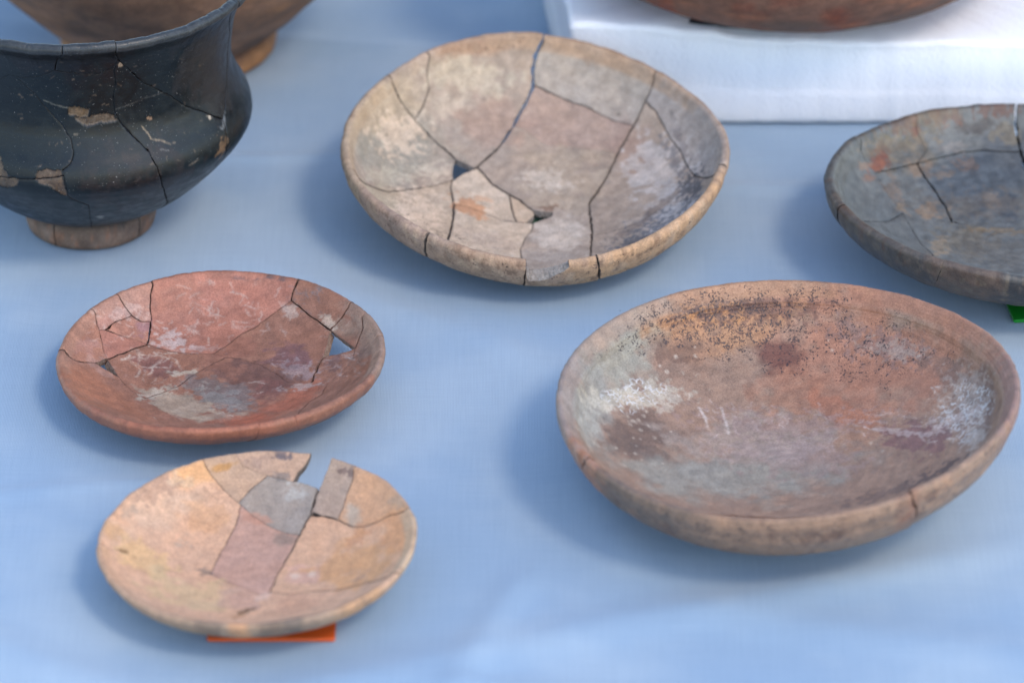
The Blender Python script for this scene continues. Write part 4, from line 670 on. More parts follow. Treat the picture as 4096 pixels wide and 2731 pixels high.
   ['l',[[6.884,4.316],[7.056,4.241],[7.182,4.089],[7.218,3.92],[7.217,3.766]],0.5217813948360914,(200,190,190),0.48730038147367505],
   ['l',[[4.844,4.402],[4.941,4.372],[5.035,4.306],[5.119,4.26],[5.162,4.171]],1.0101592904962318,(200,190,190),0.2805099490129295],
   ['l',[[5.429,4.875],[5.547,4.781],[5.677,4.681],[5.808,4.599],[5.953,4.529]],0.575879891843041,(200,190,190),0.5336511533714607],
   ['l',[[5.231,4.263],[5.382,4.271],[5.539,4.199],[5.695,4.126],[5.745,3.955]],0.8516137843316474,(200,190,190),0.3682842688172431],
   ['l',[[4.963,3.654],[5.167,3.569],[5.369,3.443],[5.589,3.386],[5.777,3.238]],0.9336599608394945,(200,190,190),0.4200043644352782],
   ['l',[[2.907,3.842],[3.041,3.835],[3.153,3.851],[3.276,3.864],[3.398,3.857]],0.7879839650061636,(200,190,190),0.3040978299682822],
   ['l',[[7.116,4.479],[7.254,4.454],[7.39,4.392],[7.508,4.28],[7.625,4.148]],0.5969243230686291,(200,190,190),0.3414824870528808],
   ['l',[[5.591,2.744],[5.694,2.787],[5.805,2.785],[5.907,2.807],[6.019,2.804]],0.9907434596111742,(200,190,190),0.24240273074188323],
   ['l',[[4.368,3.635],[4.482,3.505],[4.598,3.392],[4.649,3.238],[4.675,3.091]],1.0309364387551934,(200,190,190),0.5994582488891662],
   ['l',[[5.94,4.981],[6.153,4.812],[6.395,4.683],[6.639,4.568],[6.88,4.562]],0.8311224362112033,(200,190,190),0.33456410770439476],
   ['l',[[8.463,1.539],[8.587,1.481],[8.681,1.354],[8.786,1.216],[8.815,1.086]],0.7684963253030901,(200,190,190),0.4905497023480792],
   ['l',[[7.127,4.038],[7.331,3.887],[7.547,3.726],[7.756,3.622],[7.959,3.438]],0.6150894119750734,(200,190,190),0.39670043744025724],
   ['l',[[8.749,2.273],[8.899,2.05],[9.106,1.868],[9.301,1.689],[9.515,1.556]],0.8095238474906119,(200,190,190),0.5643461664445915],
   ['l',[[7.576,2.899],[7.793,2.746],[8.011,2.587],[8.242,2.435],[8.466,2.323]],0.9267295171412917,(200,190,190),0.5630915730169183],
   ['l',[[8.322,2.595],[8.509,2.648],[8.719,2.663],[8.897,2.736],[9.121,2.716]],1.0030531171267179,(200,190,190),0.4880805123386335],
   ['l',[[6.056,3.45],[6.203,3.253],[6.39,3.078],[6.549,2.869],[6.749,2.701]],0.86375725765662,(200,190,190),0.2910511082943634],
   ['l',[[3.363,5.001],[3.566,4.901],[3.787,4.888],[4.005,4.817],[4.226,4.78]],0.4966545626307126,(200,190,190),0.4156162126680986],
   ['l',[[5.544,4.745],[5.669,4.74],[5.773,4.779],[5.907,4.733],[6.026,4.653]],0.6366280543455455,(200,190,190),0.3124807620633492],
   ['l',[[5.462,4.66],[5.715,4.687],[5.954,4.697],[6.216,4.658],[6.482,4.518]],0.819656974975009,(200,190,190),0.5434358374339897],
   ['l',[[4.311,4.419],[4.445,4.383],[4.548,4.43],[4.65,4.477],[4.707,4.573]],0.8514331217799991,(200,190,190),0.5900767898430975],
   ['l',[[6.116,3.268],[6.259,3.171],[6.403,3.092],[6.552,3.07],[6.701,3.046]],0.6520303900197106,(200,190,190),0.2889283055942161],
   ['l',[[4.151,4.253],[4.379,4.154],[4.622,4.086],[4.767,3.87],[4.965,3.693]],0.9689348003422998,(200,190,190),0.5630000843002957],
   ['l',[[4.797,5.105],[5.002,5.008],[5.212,4.981],[5.423,4.952],[5.613,4.982]],0.8259699831064664,(200,190,190),0.33475156100350006],
   ['l',[[5.275,4.344],[5.517,4.245],[5.746,4.127],[5.97,3.95],[6.183,3.792]],0.7727405948720419,(200,190,190),0.2590525295780703],
   ['l',[[7.792,1.978],[7.964,1.732],[8.055,1.441],[8.161,1.157],[8.228,0.87]],0.9645568568571061,(200,190,190),0.5398933425110674],
   ['l',[[9.622,1.974],[9.564,1.931],[9.508,1.907],[9.44,1.891],[9.374,1.896]],0.9719203262929128,(205,202,200),0.3698411628065311],
   ['l',[[9.91,3.432],[9.79,3.455],[9.659,3.504],[9.52,3.595],[9.415,3.74]],1.1668177278477425,(205,202,200),0.6185396719741012],
   ['l',[[11.793,-0.558],[11.622,-0.419],[11.501,-0.425],[11.367,-0.418],[11.298,-0.541]],0.8549418376538199,(205,202,200),0.4605253537612464],
   ['l',[[10.219,5.091],[10.06,5.181],[9.886,5.259],[9.77,5.245],[9.652,5.212]],0.6943976328392756,(205,202,200),0.5642650573414459],
   ['l',[[10.684,4.413],[10.8,4.306],[10.917,4.196],[11.04,4.118],[11.16,4.021]],0.7648128956239638,(205,202,200),0.3789848982720143],
   ['l',[[9.574,4.064],[9.665,3.909],[9.756,3.752],[9.861,3.603],[10.006,3.541]],0.6302459788131218,(205,202,200),0.3395331367043513],
   ['l',[[11.652,-1.182],[11.491,-1.105],[11.313,-0.903],[11.156,-0.843],[10.98,-0.688]],0.8623293702620803,(205,202,200),0.5809346580198488],
   ['l',[[8.993,0.388],[8.864,0.413],[8.716,0.519],[8.576,0.548],[8.447,0.545]],0.8515457980939571,(205,202,200),0.5856313022922939],
   ['l',[[10.185,4.068],[10.273,3.985],[10.334,3.903],[10.376,3.795],[10.449,3.702]],0.6271792455000778,(205,202,200),0.46462805276103103],
   ['l',[[10.358,5.139],[10.543,5.009],[10.734,4.816],[10.914,4.644],[11.048,4.449]],0.654199097729342,(205,202,200),0.47735401689445794],
   ['l',[[9.932,0.667],[10.106,0.495],[10.287,0.384],[10.469,0.266],[10.641,0.173]],0.6222178367027448,(205,202,200),0.4905782113967387],
   ['l',[[12.146,-0.982],[12.264,-1.293],[12.402,-1.591],[12.566,-1.9],[12.76,-2.33]],0.770980724055047,(205,202,200),0.4006886468806351],
   ['l',[[9.622,4.128],[9.772,4.01],[9.926,3.907],[10.09,3.773],[10.245,3.661]],0.9365140907022983,(205,202,200),0.5129439926420686],
   ['l',[[10.164,4.121],[10.183,4.05],[10.202,3.98],[10.221,3.909],[10.252,3.829]],0.8123472990264364,(205,202,200),0.4431041480764032],
   ['l',[[9.125,5.721],[9.253,5.542],[9.312,5.366],[9.358,5.196],[9.313,5.061]],0.8258998067427255,(205,202,200),0.6550170003818298],
   ['l',[[11.142,4.375],[11.2,4.272],[11.292,4.179],[11.383,4.084],[11.475,3.988]],0.8414809382322966,(205,202,200),0.6167497681456633],
   ['l',[[9.426,1.88],[9.302,1.839],[9.225,1.722],[9.137,1.631],[9.123,1.467]],1.2283036152747449,(205,202,200),0.32845526022907184],
   ['l',[[9.251,3.216],[9.215,3.12],[9.098,3.154],[8.98,3.168],[8.864,3.2]],0.6364596437826621,(205,202,200),0.29277046032364246],
   ['l',[[11.89,3.86],[11.774,3.826],[11.727,3.732],[11.654,3.661],[11.529,3.654]],0.8033016893479173,(205,202,200),0.6000428454364124],
   ['l',[[9.294,4.576],[9.187,4.584],[9.076,4.667],[8.95,4.74],[8.837,4.804]],0.6204853316586051,(205,202,200),0.388790015846688],
   ['l',[[9.746,0.045],[9.828,-0.099],[9.857,-0.246],[9.885,-0.396],[9.941,-0.547]],0.9227514811213624,(205,202,200),0.6588603034792392],
   ['l',[[11.042,4.041],[11.053,3.918],[11.014,3.855],[10.91,3.861],[10.797,3.894]],0.7251008748091288,(205,202,200),0.3232086710804188],
   ['l',[[11.162,3.244],[11.014,3.251],[10.872,3.29],[10.699,3.411],[10.537,3.499]],1.2715331097852007,(205,202,200),0.2892519905142024],
   ['l',[[12.434,3.097],[12.342,3.173],[12.252,3.244],[12.167,3.328],[12.081,3.391]],0.9405369476605928,(205,202,200),0.5353788739402163],
   ['l',[[9.655,2.968],[9.76,2.936],[9.85,2.893],[9.954,2.839],[10.046,2.813]],1.2398457188682035,(205,202,200),0.591028626600983],
   ['l',[[8.889,0.877],[8.737,0.937],[8.618,0.906],[8.497,0.852],[8.459,0.697]],1.0134967652336055,(205,202,200),0.3880230896130035],
   ['l',[[9.123,2.049],[9.004,2.044],[8.955,1.949],[8.907,1.853],[8.822,1.781]],1.1703034952263398,(205,202,200),0.4896911242458685],
   ['l',[[11.012,2.69],[10.891,2.774],[10.768,2.837],[10.669,2.857],[10.619,2.797]],1.0785468669917688,(205,202,200),0.4376273776857651],
   ['l',[[9.061,3.689],[9.147,3.499],[9.288,3.312],[9.414,3.11],[9.586,2.954]],0.6559461822755247,(205,202,200),0.3705061936479452],
   ['l',[[9.423,4.404],[9.51,4.218],[9.468,4.092],[9.437,3.939],[9.371,3.827]],1.2820416444048441,(205,202,200),0.3174256211135111],
   ['l',[[9.433,5.541],[9.508,5.478],[9.555,5.415],[9.612,5.326],[9.644,5.253]],0.9958128913471449,(205,202,200),0.6510703081998124],
   ['l',[[11.14,0.478],[11.011,0.494],[10.894,0.471],[10.732,0.561],[10.573,0.665]],0.9631743660135247,(205,202,200),0.49881147121656094],
   ['l',[[12.061,3.271],[11.997,3.27],[11.959,3.226],[11.868,3.25],[11.857,3.18]],0.7961247155088929,(205,202,200),0.5805637223195033],
   ['l',[[9.029,2.591],[9.171,2.415],[9.302,2.263],[9.445,2.08],[9.589,1.912]],0.8137774338582586,(205,202,200),0.323346878789925],
   ['l',[[10.734,4.816],[10.702,4.712],[10.657,4.617],[10.562,4.577],[10.479,4.509]],1.2208167869074047,(205,202,200),0.31706293845526196],
   ['l',[[8.956,1.669],[8.875,1.638],[8.771,1.643],[8.658,1.695],[8.557,1.738]],0.7706648308298559,(205,202,200),0.3434322650730655],
   ['l',[[12.824,3.443],[12.882,3.338],[12.956,3.213],[13.055,3.098],[13.147,3.03]],1.1590447594954378,(205,202,200),0.5317045888419794],
   ['l',[[11.741,1.456],[11.836,1.22],[11.961,0.966],[12.0,0.757],[12.023,0.54]],0.8381290103364094,(205,202,200),0.4601950957483299],
   ['l',[[9.803,2.701],[9.856,2.56],[9.895,2.408],[9.975,2.264],[10.099,2.149]],1.1057569989311555,(205,202,200),0.5923322856428983],
   ['l',[[12.185,0.442],[12.178,0.377],[12.127,0.342],[12.145,0.22],[12.167,0.119]],0.6298360194441575,(205,202,200),0.426845645011107],
   ['l',[[11.644,1.778],[11.54,1.925],[11.422,2.063],[11.304,2.196],[11.195,2.277]],1.1146101864718516,(205,202,200),0.5168779230805638],
   ['l',[[10.724,5.201],[10.62,5.204],[10.553,5.162],[10.553,5.073],[10.514,5.011]],0.6924933232804295,(205,202,200),0.6828089808702638],
   ['l',[[8.809,0.545],[8.824,0.396],[8.864,0.249],[8.891,0.087],[8.907,-0.044]],0.767722655136043,(205,202,200),0.32774393745882247],
   ['l',[[10.074,-0.221],[9.957,-0.164],[9.844,-0.064],[9.731,0.033],[9.637,0.185]],0.9495970447969574,(205,202,200),0.6847404180642579],
   ['l',[[9.132,1.57],[9.041,1.59],[8.976,1.591],[8.954,1.497],[8.96,1.406]],1.022624642416902,(205,202,200),0.3844090738037314],
   ['l',[[10.829,4.672],[10.821,4.623],[10.8,4.584],[10.789,4.518],[10.795,4.459]],0.619216709340227,(205,202,200),0.5424523672928092],
   ['l',[[11.268,-1.116],[11.151,-1.105],[11.062,-1.131],[10.998,-1.216],[10.908,-1.27]],0.9663348246846457,(205,202,200),0.610614763162721],
   ['l',[[11.437,1.19],[11.594,0.978],[11.741,0.793],[11.905,0.606],[12.073,0.431]],0.8161746181598435,(205,202,200),0.46953742313402047],
   ['l',[[11.986,3.773],[11.911,3.705],[11.82,3.63],[11.673,3.683],[11.561,3.664]],0.7929352642889066,(205,202,200),0.5059462383597303],
   ['l',[[11.807,0.552],[11.977,0.401],[12.138,0.303],[12.313,0.159],[12.482,-0.06]],1.0844544729576688,(205,202,200),0.3938692756157717],
   ['l',[[9.058,1.026],[9.003,0.998],[8.961,0.961],[8.908,0.953],[8.866,0.915]],0.7231723354937218,(205,202,200),0.5191617691823243],
   ['l',[[12.212,1.098],[12.214,0.979],[12.318,0.786],[12.442,0.613],[12.531,0.403]],0.8414107066066544,(205,202,200),0.6528021388555099],
   ['l',[[11.462,-1.094],[11.455,-1.194],[11.461,-1.314],[11.47,-1.41],[11.519,-1.564]],0.7996371300600614,(205,202,200),0.6210636118110872],
   ['l',[[10.563,4.392],[10.69,4.259],[10.817,4.124],[10.949,4.02],[11.03,3.861]],0.9306504302146374,(205,202,200),0.5669239518037461],
   ['l',[[10.707,5.016],[10.614,4.993],[10.532,4.944],[10.44,4.92],[10.359,4.869]],0.7162018185029793,(205,202,200),0.4180649049280141],
   ['l',[[11.669,-0.401],[11.567,-0.352],[11.478,-0.346],[11.377,-0.302],[11.277,-0.261]],0.7075141282122637,(205,202,200),0.5953909970310511],
   ['l',[[11.608,0.25],[11.67,0.104],[11.648,0.031],[11.601,0.012],[11.513,0.041]],0.8494339663943768,(205,202,200),0.6551870457039434],
   ['l',[[11.747,-1.341],[11.714,-1.38],[11.696,-1.412],[11.637,-1.386],[11.578,-1.361]],0.646163369604353,(205,202,200),0.5871252319763326],
   ['l',[[9.957,5.354],[9.83,5.366],[9.698,5.432],[9.567,5.495],[9.446,5.533]],0.6857837322161,(205,202,200),0.6553723396595401],
   ['l',[[9.351,5.146],[9.383,5.073],[9.415,5.0],[9.445,4.909],[9.476,4.835]],0.960293435479365,(205,202,200),0.33204360941928646],
   ['l',[[-6.391,12.378],[-6.439,12.314],[-6.501,12.246],[-6.487,12.185],[-6.475,12.137]],0.8776715515231097,(190,142,96),0.6498824645505505],
   ['l',[[-6.434,13.04],[-6.565,13.019],[-6.656,13.046],[-6.775,13.053],[-6.894,13.059]],0.9859328706994834,(190,142,96),0.5987995738081523],
   ['l',[[-6.127,12.512],[-6.035,12.51],[-5.94,12.495],[-5.86,12.476],[-5.807,12.437]],1.025271849081487,(190,142,96),0.6926679219185445],
   ['l',[[-3.845,13.737],[-3.896,13.641],[-3.958,13.543],[-4.076,13.46],[-4.135,13.373]],0.7356870970843847,(190,142,96),0.5036704088065975],
   ['l',[[-5.84,12.378],[-5.907,12.336],[-5.974,12.294],[-6.041,12.252],[-6.094,12.213]],0.968035191373233,(190,142,96),0.3418426632235565],
   ['l',[[-4.675,12.795],[-4.61,12.731],[-4.547,12.679],[-4.471,12.617],[-4.381,12.57]],0.9321627123345022,(190,142,96),0.40631849879142545],
   ['l',[[-2.954,12.701],[-2.87,12.635],[-2.854,12.548],[-2.851,12.459],[-2.903,12.377]],0.8432433619857357,(190,142,96),0.5562306941716234],
   ['l',[[-2.683,13.664],[-2.598,13.646],[-2.514,13.642],[-2.416,13.638],[-2.33,13.607]],0.6243451739450779,(190,142,96),0.44060198673109074],
   ['l',[[-2.464,13.241],[-2.421,13.182],[-2.378,13.136],[-2.349,13.076],[-2.333,13.027]],1.2110866744106037,(190,142,96),0.419045874715453],
   ['l',[[-5.75,12.681],[-5.88,12.65],[-5.992,12.597],[-6.071,12.539],[-6.117,12.463]],1.2596179258152551,(190,142,96),0.6407662572056838],
   ['l',[[-4.525,12.595],[-4.449,12.545],[-4.371,12.484],[-4.267,12.438],[-4.203,12.361]],0.7731167931125614,(190,142,96),0.7201367556544647],
   ['l',[[-4.811,13.255],[-4.731,13.231],[-4.709,13.196],[-4.686,13.149],[-4.678,13.099]],0.9131650767324444,(190,142,96),0.5451106798173775],
   ['l',[[-5.106,12.57],[-5.045,12.544],[-4.984,12.519],[-4.923,12.48],[-4.877,12.452]],1.0676518338602188,(190,142,96),0.3999166812124225],
   ['l',[[-3.94,12.959],[-3.768,12.909],[-3.56,12.901],[-3.391,12.861],[-3.22,12.795]],0.7862457146603674,(190,142,96),0.5114363617839562],
   ['l',[[-2.663,12.833],[-2.572,12.904],[-2.438,12.942],[-2.289,12.955],[-2.183,13.014]],1.2121268640162435,(190,142,96),0.6729945223065303],
   ['l',[[-2.747,13.939],[-2.86,13.927],[-2.987,13.926],[-3.1,13.925],[-3.213,13.924]],0.9147558087713541,(190,142,96),0.6529177460000232],
   ['l',[[-4.65,13.015],[-4.552,12.944],[-4.47,12.87],[-4.376,12.798],[-4.339,12.716]],1.2921869509326052,(190,142,96),0.7177359067740032],
   ['l',[[-2.812,12.83],[-2.715,12.79],[-2.685,12.717],[-2.695,12.641],[-2.707,12.563]],1.2694869495675487,(190,142,96),0.6629067949642027],
   ['l',[[-3.642,12.575],[-3.62,12.452],[-3.668,12.344],[-3.757,12.229],[-3.726,12.117]],0.8957543870439493,(190,142,96),0.6062677170598962],
   ['l',[[-2.544,13.461],[-2.487,13.441],[-2.417,13.434],[-2.335,13.442],[-2.266,13.447]],0.6843390295813893,(190,142,96),0.39992473738241274],
   ['l',[[-5.898,13.135],[-6.097,13.048],[-6.281,12.963],[-6.479,12.872],[-6.647,12.762]],1.0547218732397088,(190,142,96),0.6485650978803739],
   ['l',[[-5.029,13.365],[-5.064,13.269],[-5.052,13.182],[-4.975,13.106],[-4.959,13.02]],0.8691989293329572,(190,142,96),0.5711080123761351],
   ['l',[[-4.704,12.688],[-4.59,12.684],[-4.489,12.665],[-4.442,12.61],[-4.435,12.548]],0.7924754942418384,(190,142,96),0.7068634181261241],
   ['l',[[-4.537,13.56],[-4.544,13.458],[-4.562,13.365],[-4.46,13.293],[-4.474,13.2]],0.7221166505811567,(190,142,96),0.6589810542729088],
   ['l',[[-6.832,12.528],[-6.688,12.479],[-6.49,12.455],[-6.362,12.386],[-6.174,12.372]],0.8452164987045401,(190,142,96),0.4581396345865739],
   ['l',[[-3.041,13.219],[-3.034,13.107],[-3.015,13.008],[-3.063,12.902],[-3.11,12.796]],1.2286713442999115,(190,142,96),0.37733033996253224],
   ['l',[[-5.929,12.369],[-5.795,12.376],[-5.664,12.395],[-5.536,12.425],[-5.407,12.441]],1.139191374351151,(190,142,96),0.6438218184907368],
   ['l',[[-6.487,12.185],[-6.531,12.109],[-6.549,12.052],[-6.507,12.0],[-6.454,11.964]],0.8637936356394462,(190,142,96),0.5398403911760153],
   ['l',[[-6.226,12.191],[-6.264,12.079],[-6.379,11.971],[-6.528,11.879],[-6.692,11.781]],0.6743620737902088,(190,142,96),0.5128461416802345],
   ['l',[[-4.783,13.195],[-4.722,13.104],[-4.638,13.03],[-4.61,12.946],[-4.555,12.867]],0.7912276388383986,(190,142,96),0.504634166268717],
   ['l',[[-2.506,12.961],[-2.559,12.931],[-2.613,12.913],[-2.693,12.892],[-2.761,12.885]],0.9581727749993434,(190,142,96),0.6520722468968982],
   ['l',[[-2.7,12.753],[-2.724,12.701],[-2.736,12.649],[-2.721,12.6],[-2.76,12.545]],0.9906558969297395,(190,142,96),0.7285835027460432],
   ['l',[[-3.672,12.596],[-3.531,12.553],[-3.392,12.509],[-3.28,12.447],[-3.157,12.386]],1.2724549282908684,(190,142,96),0.35371778767196754],
   ['l',[[-5.769,12.626],[-5.69,12.606],[-5.637,12.567],[-5.641,12.515],[-5.644,12.45]],1.0614404562197195,(190,142,96),0.43957121719068537],
   ['l',[[-2.834,13.23],[-2.707,13.168],[-2.581,13.092],[-2.455,13.028],[-2.37,12.935]],0.951547683711973,(190,142,96),0.7256331855022404],
   ['l',[[-4.898,13.365],[-4.747,13.471],[-4.565,13.555],[-4.485,13.684],[-4.547,13.776]],1.2553416325183853,(190,142,96),0.7211139003934103],
   ['l',[[-4.543,12.503],[-4.538,12.466],[-4.561,12.424],[-4.584,12.382],[-4.593,12.342]],0.8260558969196402,(190,142,96),0.5418706221970195],
   ['l',[[-3.341,13.934],[-3.339,13.883],[-3.323,13.822],[-3.236,13.795],[-3.175,13.752]],0.8709078180252381,(190,142,96),0.4730307351914528],
   ['l',[[-5.142,13.329],[-5.281,13.249],[-5.405,13.171],[-5.469,13.081],[-5.383,13.023]],1.2619969235510946,(190,142,96),0.7220143388179125],
   ['l',[[-3.664,13.278],[-3.503,13.237],[-3.344,13.182],[-3.16,13.142],[-3.006,13.098]],0.6125885731636984,(190,142,96),0.6285747348729511],
   ['l',[[-5.593,12.872],[-5.646,12.77],[-5.716,12.664],[-5.885,12.598],[-6.059,12.555]],1.2475179115772201,(190,142,96),0.6804238474264328],
   ['l',[[-4.148,12.623],[-4.078,12.622],[-4.046,12.589],[-4.042,12.552],[-4.037,12.502]],0.9556767089417887,(190,142,96),0.3926583049095213],
   ['l',[[-3.012,13.847],[-2.912,13.846],[-2.815,13.869],[-2.702,13.881],[-2.604,13.89]],1.1631749882797227,(190,142,96),0.5782310309755554],
   ['l',[[-3.2,13.951],[-3.241,13.921],[-3.268,13.88],[-3.324,13.847],[-3.393,13.813]],1.0346365989558723,(190,142,96),0.3062712186015689],
   ['l',[[-4.058,13.717],[-4.08,13.6],[-4.111,13.493],[-4.064,13.384],[-4.023,13.288]],1.1716676962466495,(190,142,96),0.7358637073159873],
   ['l',[[-4.936,12.465],[-5.082,12.372],[-5.198,12.271],[-5.283,12.164],[-5.366,12.044]],0.9343423754895148,(190,142,96),0.3184620874867692],
   ['l',[[-3.866,13.414],[-3.751,13.418],[-3.688,13.364],[-3.587,13.353],[-3.458,13.345]],0.600150480383315,(190,142,96),0.4604923167644135],
   ['l',[[-2.454,13.343],[-2.523,13.349],[-2.593,13.355],[-2.649,13.375],[-2.679,13.41]],1.291703754767111,(190,142,96),0.6425871055647279],
   ['l',[[-4.169,13.303],[-4.176,13.251],[-4.2,13.209],[-4.179,13.162],[-4.131,13.131]],0.8100847645569239,(190,142,96),0.6924829543142738],
   ['l',[[-3.626,13.043],[-3.793,13.032],[-3.94,12.959],[-3.974,12.865],[-3.94,12.782]],0.7714660512657073,(190,142,96),0.7169197923223175],
   ['l',[[-2.897,13.122],[-2.787,13.109],[-2.69,13.081],[-2.58,13.067],[-2.47,13.052]],1.208571473333666,(190,142,96),0.3973180023916681],
   ['l',[[-6.458,12.658],[-6.369,12.592],[-6.312,12.503],[-6.245,12.417],[-6.267,12.309]],0.6922642755457207,(190,142,96),0.5524746010534438],
   ['l',[[-3.167,13.016],[-3.055,12.991],[-2.943,12.954],[-2.831,12.916],[-2.695,12.917]],0.7956914305854036,(190,142,96),0.44335874000058706],
   ['l',[[-3.87,13.67],[-3.7,13.696],[-3.53,13.719],[-3.359,13.729],[-3.213,13.709]],1.2071789239201842,(190,142,96),0.39028496160989634],
   ['l',[[-3.792,13.158],[-3.718,13.131],[-3.634,13.131],[-3.55,13.142],[-3.465,13.128]],0.7192118765955108,(190,142,96),0.4816860877081845],
   ['l',[[-6.793,12.462],[-7.009,12.373],[-7.21,12.286],[-7.427,12.206],[-7.611,12.094]],1.1004564554876515,(190,142,96),0.5120321880531441],
   ['l',[[-3.546,13.371],[-3.628,13.334],[-3.707,13.285],[-3.759,13.239],[-3.795,13.183]],1.0658432907583482,(190,142,96),0.5598961878687474],
   ['l',[[-5.555,12.255],[-5.426,12.259],[-5.295,12.25],[-5.175,12.213],[-5.164,12.139]],0.6153137681897562,(190,142,96),0.6238680621781623],
   ['l',[[-4.222,12.661],[-4.293,12.674],[-4.366,12.699],[-4.412,12.741],[-4.472,12.769]],1.0826886170324266,(190,142,96),0.3970057872482815],
   ['l',[[-4.784,13.273],[-4.904,13.198],[-4.975,13.106],[-5.064,13.024],[-5.153,12.942]],0.7577674948942273,(190,142,96),0.631417144238106],
   ['l',[[-5.269,6.079],[-4.912,5.282],[-4.753,4.227]],1.4,(205,200,200),0.8],
   ['l',[[-3.892,6.318],[-3.655,5.125],[-3.493,4.043]],1.4,(205,200,200),0.8],
  ],
 },
 'b5': {
  'pose': {'loc': [0.3249, 0.10642, 0.05116], 'R': 0.12405, 'tilt': [0.0411, 0.0159], 'warp': [[2, [0.0015, 0.0217]]]},
  'cracks': [
   [[0.933,13.346,1.68],[0.89,11.995,1.55],[1.047,10.56,1.41],[1.17,9.824,1.33],[1.291,9.095,1.26],[1.91,6.399,1.05],[3.367,2.283,0.84]],
   [[-5.953,7.984,0.56],[-5.436,6.97,0.59],[-4.828,5.895,0.62],[-4.156,4.309,0.66],[-3.784,2.444,0.7]],
   [[-3.784,2.444,1.96],[-3.186,2.351,1.4],[-2.597,2.18,0.49]],
   [[-2.597,2.18,0.49],[-1.405,2.135,0.49],[0.872,2.288,0.48],[3.367,2.283,0.47],[5.698,1.808,0.46],[16.0,-2.0,0.42]],
   [[-9.071,5.652,0.24],[-7.413,6.992,0.24],[-5.953,7.984,0.24],[-4.782,8.652,0.24],[-2.861,9.652,0.24],[-1.216,9.975,0.24],[1.17,9.824,0.24]],
   [[-7.196,2.27,0.35],[-5.86,2.562,0.35],[-4.402,2.275,0.35],[-3.784,2.444,0.35]],
   [[-7.196,2.27,0.56],[-7.166,2.162,0.56],[-6.732,0.59,0.56],[-6.153,-1.539,0.56],[-5.55,-3.033,0.56],[-6.022,-11.947,0.56]],
   [[-10.685,8.051,0.17],[-10.519,6.502,0.17],[-9.071,5.652,0.17],[-8.103,3.928,0.17],[-7.196,2.27,0.17]],
   [[-12.687,-4.245,1.26],[-11.416,-3.094,0.92],[-9.723,-1.031,0.41],[-8.281,0.336,0.31],[-7.166,2.162,0.21]],
   [[-5.953,7.984,0.21],[-5.33,9.256,0.21],[-6.16,10.4,0.21],[-6.486,11.701,0.21]],
  ],
  'holes': [
  ],
  'paint': [
   ['base',(104,111,114),0.14,(56,58,62)],
   ['mot',(105,97,87),0.12,0.45,0.45,0.75],
   ['mot',(95,72,58),0.45,0.8,0.5,0.6],
   ['b',[-1.687,7.046],[0.292,-0.014,0.03,-0.285],(80,91,102),0.9,0.5,1.5],
   ['b',[0.266,9.58],[0.404,-0.016,-0.002,-0.552],(74,83,93),0.7,0.6,1],
   ['b',[-7.466,8.017],[0.32,0.08,0.367,-0.564],(96,93,84),0.7,0.8,0.6],
   ['b',[-11.018,2.457],[0.618,-0.008,0.235,-0.221],(96,101,102),0.7,0.6,0.8],
   ['b',[-8.902,6.624],[1.213,0.083,0.543,-0.913],(128,80,56),0.95,0.6,0.4],
   ['b',[-8.75,7.99],[1.456,0.331,1.267,-2.234],(113,75,58),0.8,0.8,0.3],
   ['b',[-9.558,4.615],[1.963,0.048,1.756,-2.382],(132,105,88),0.8,0.4,0.3],
   ['b',[-9.983,5.563],[1.569,0.109,1.866,-2.536],(135,118,103),0.7,0.7,0.3],
   ['b',[-6.4,10.452],[2.525,0.505,0.715,-2.065],(113,69,49),0.8,0.7,0.3],
   ['b',[-7.574,9.023],[0.316,0.136,0.704,-1.118],(124,113,94),0.6,1.1,0.3],
   ['b',[-5.949,7.491],[1.276,-0.0,0.402,-1.185],(128,113,97),0.7,0.9,0.35],
   ['b',[-5.32,3.32],[1.009,-0.056,0.408,-1.153],(139,124,107),0.8,0.9,0.35],
   ['b',[-7.222,3.038],[1.941,-0.087,0.942,-1.767],(143,129,109),0.8,0.8,0.3],
   ['b',[-7.689,4.561],[1.56,0.385,0.721,-0.683],(124,111,99),0.6,1,0.3],
   ['b',[-3.503,9.69],[1.289,0.028,0.427,-2.3],(124,124,124),0.7,0.9,0.3],
   ['b',[-2.622,8.604],[0.888,-0.021,0.296,-2.079],(113,97,86),0.6,1,0.3],
   ['b',[0.311,11.252],[0.862,-0.159,-0.293,-1.481],(113,109,97),0.8,0.9,0.35],
   ['b',[-1.362,11.722],[0.697,0.038,0.107,-1.598],(58,53,52),0.7,0.7,0.6],
   ['b',[-0.63,12.743],[0.682,0.037,0.07,-2.725],(105,69,53),0.7,1,0.3],
   ['b',[-4.384,11.927],[0.768,0.138,0.422,-1.966],(113,79,59),0.6,1.1,0.3],
   ['b',[-5.485,11.636],[0.345,-0.014,0.809,-0.901],(113,105,82),0.5,1.1,0.3],
   ['b',[-7.137,10.587],[0.348,0.229,1.088,-1.684],(113,80,59),0.5,1.2,0.3],
   ['b',[-4.926,-1.479],[1.375,-0.115,0.316,-0.7],(146,135,117),0.8,0.8,0.35],
   ['b',[-3.132,-0.097],[0.562,-0.067,-0.001,-0.544],(113,110,99),0.7,1,0.3],
   ['b',[-1.101,-1.365],[0.385,-0.048,-0.035,-0.422],(105,107,105),0.7,0.9,0.4],
   ['b',[-0.845,1.692],[0.525,-0.056,-0.073,-2.491],(135,120,94),0.6,1,0.3],
   ['b',[-1.817,4.752],[0.276,-0.018,0.087,-0.7],(105,101,95),0.5,1.1,0.3],
   ['b',[-1.048,5.43],[1.379,-0.087,0.107,-1.282],(124,117,109),0.6,1,0.3],
   ['b',[-4.154,7.492],[1.32,-0.028,0.687,-2.942],(128,117,105),0.6,1,0.3],
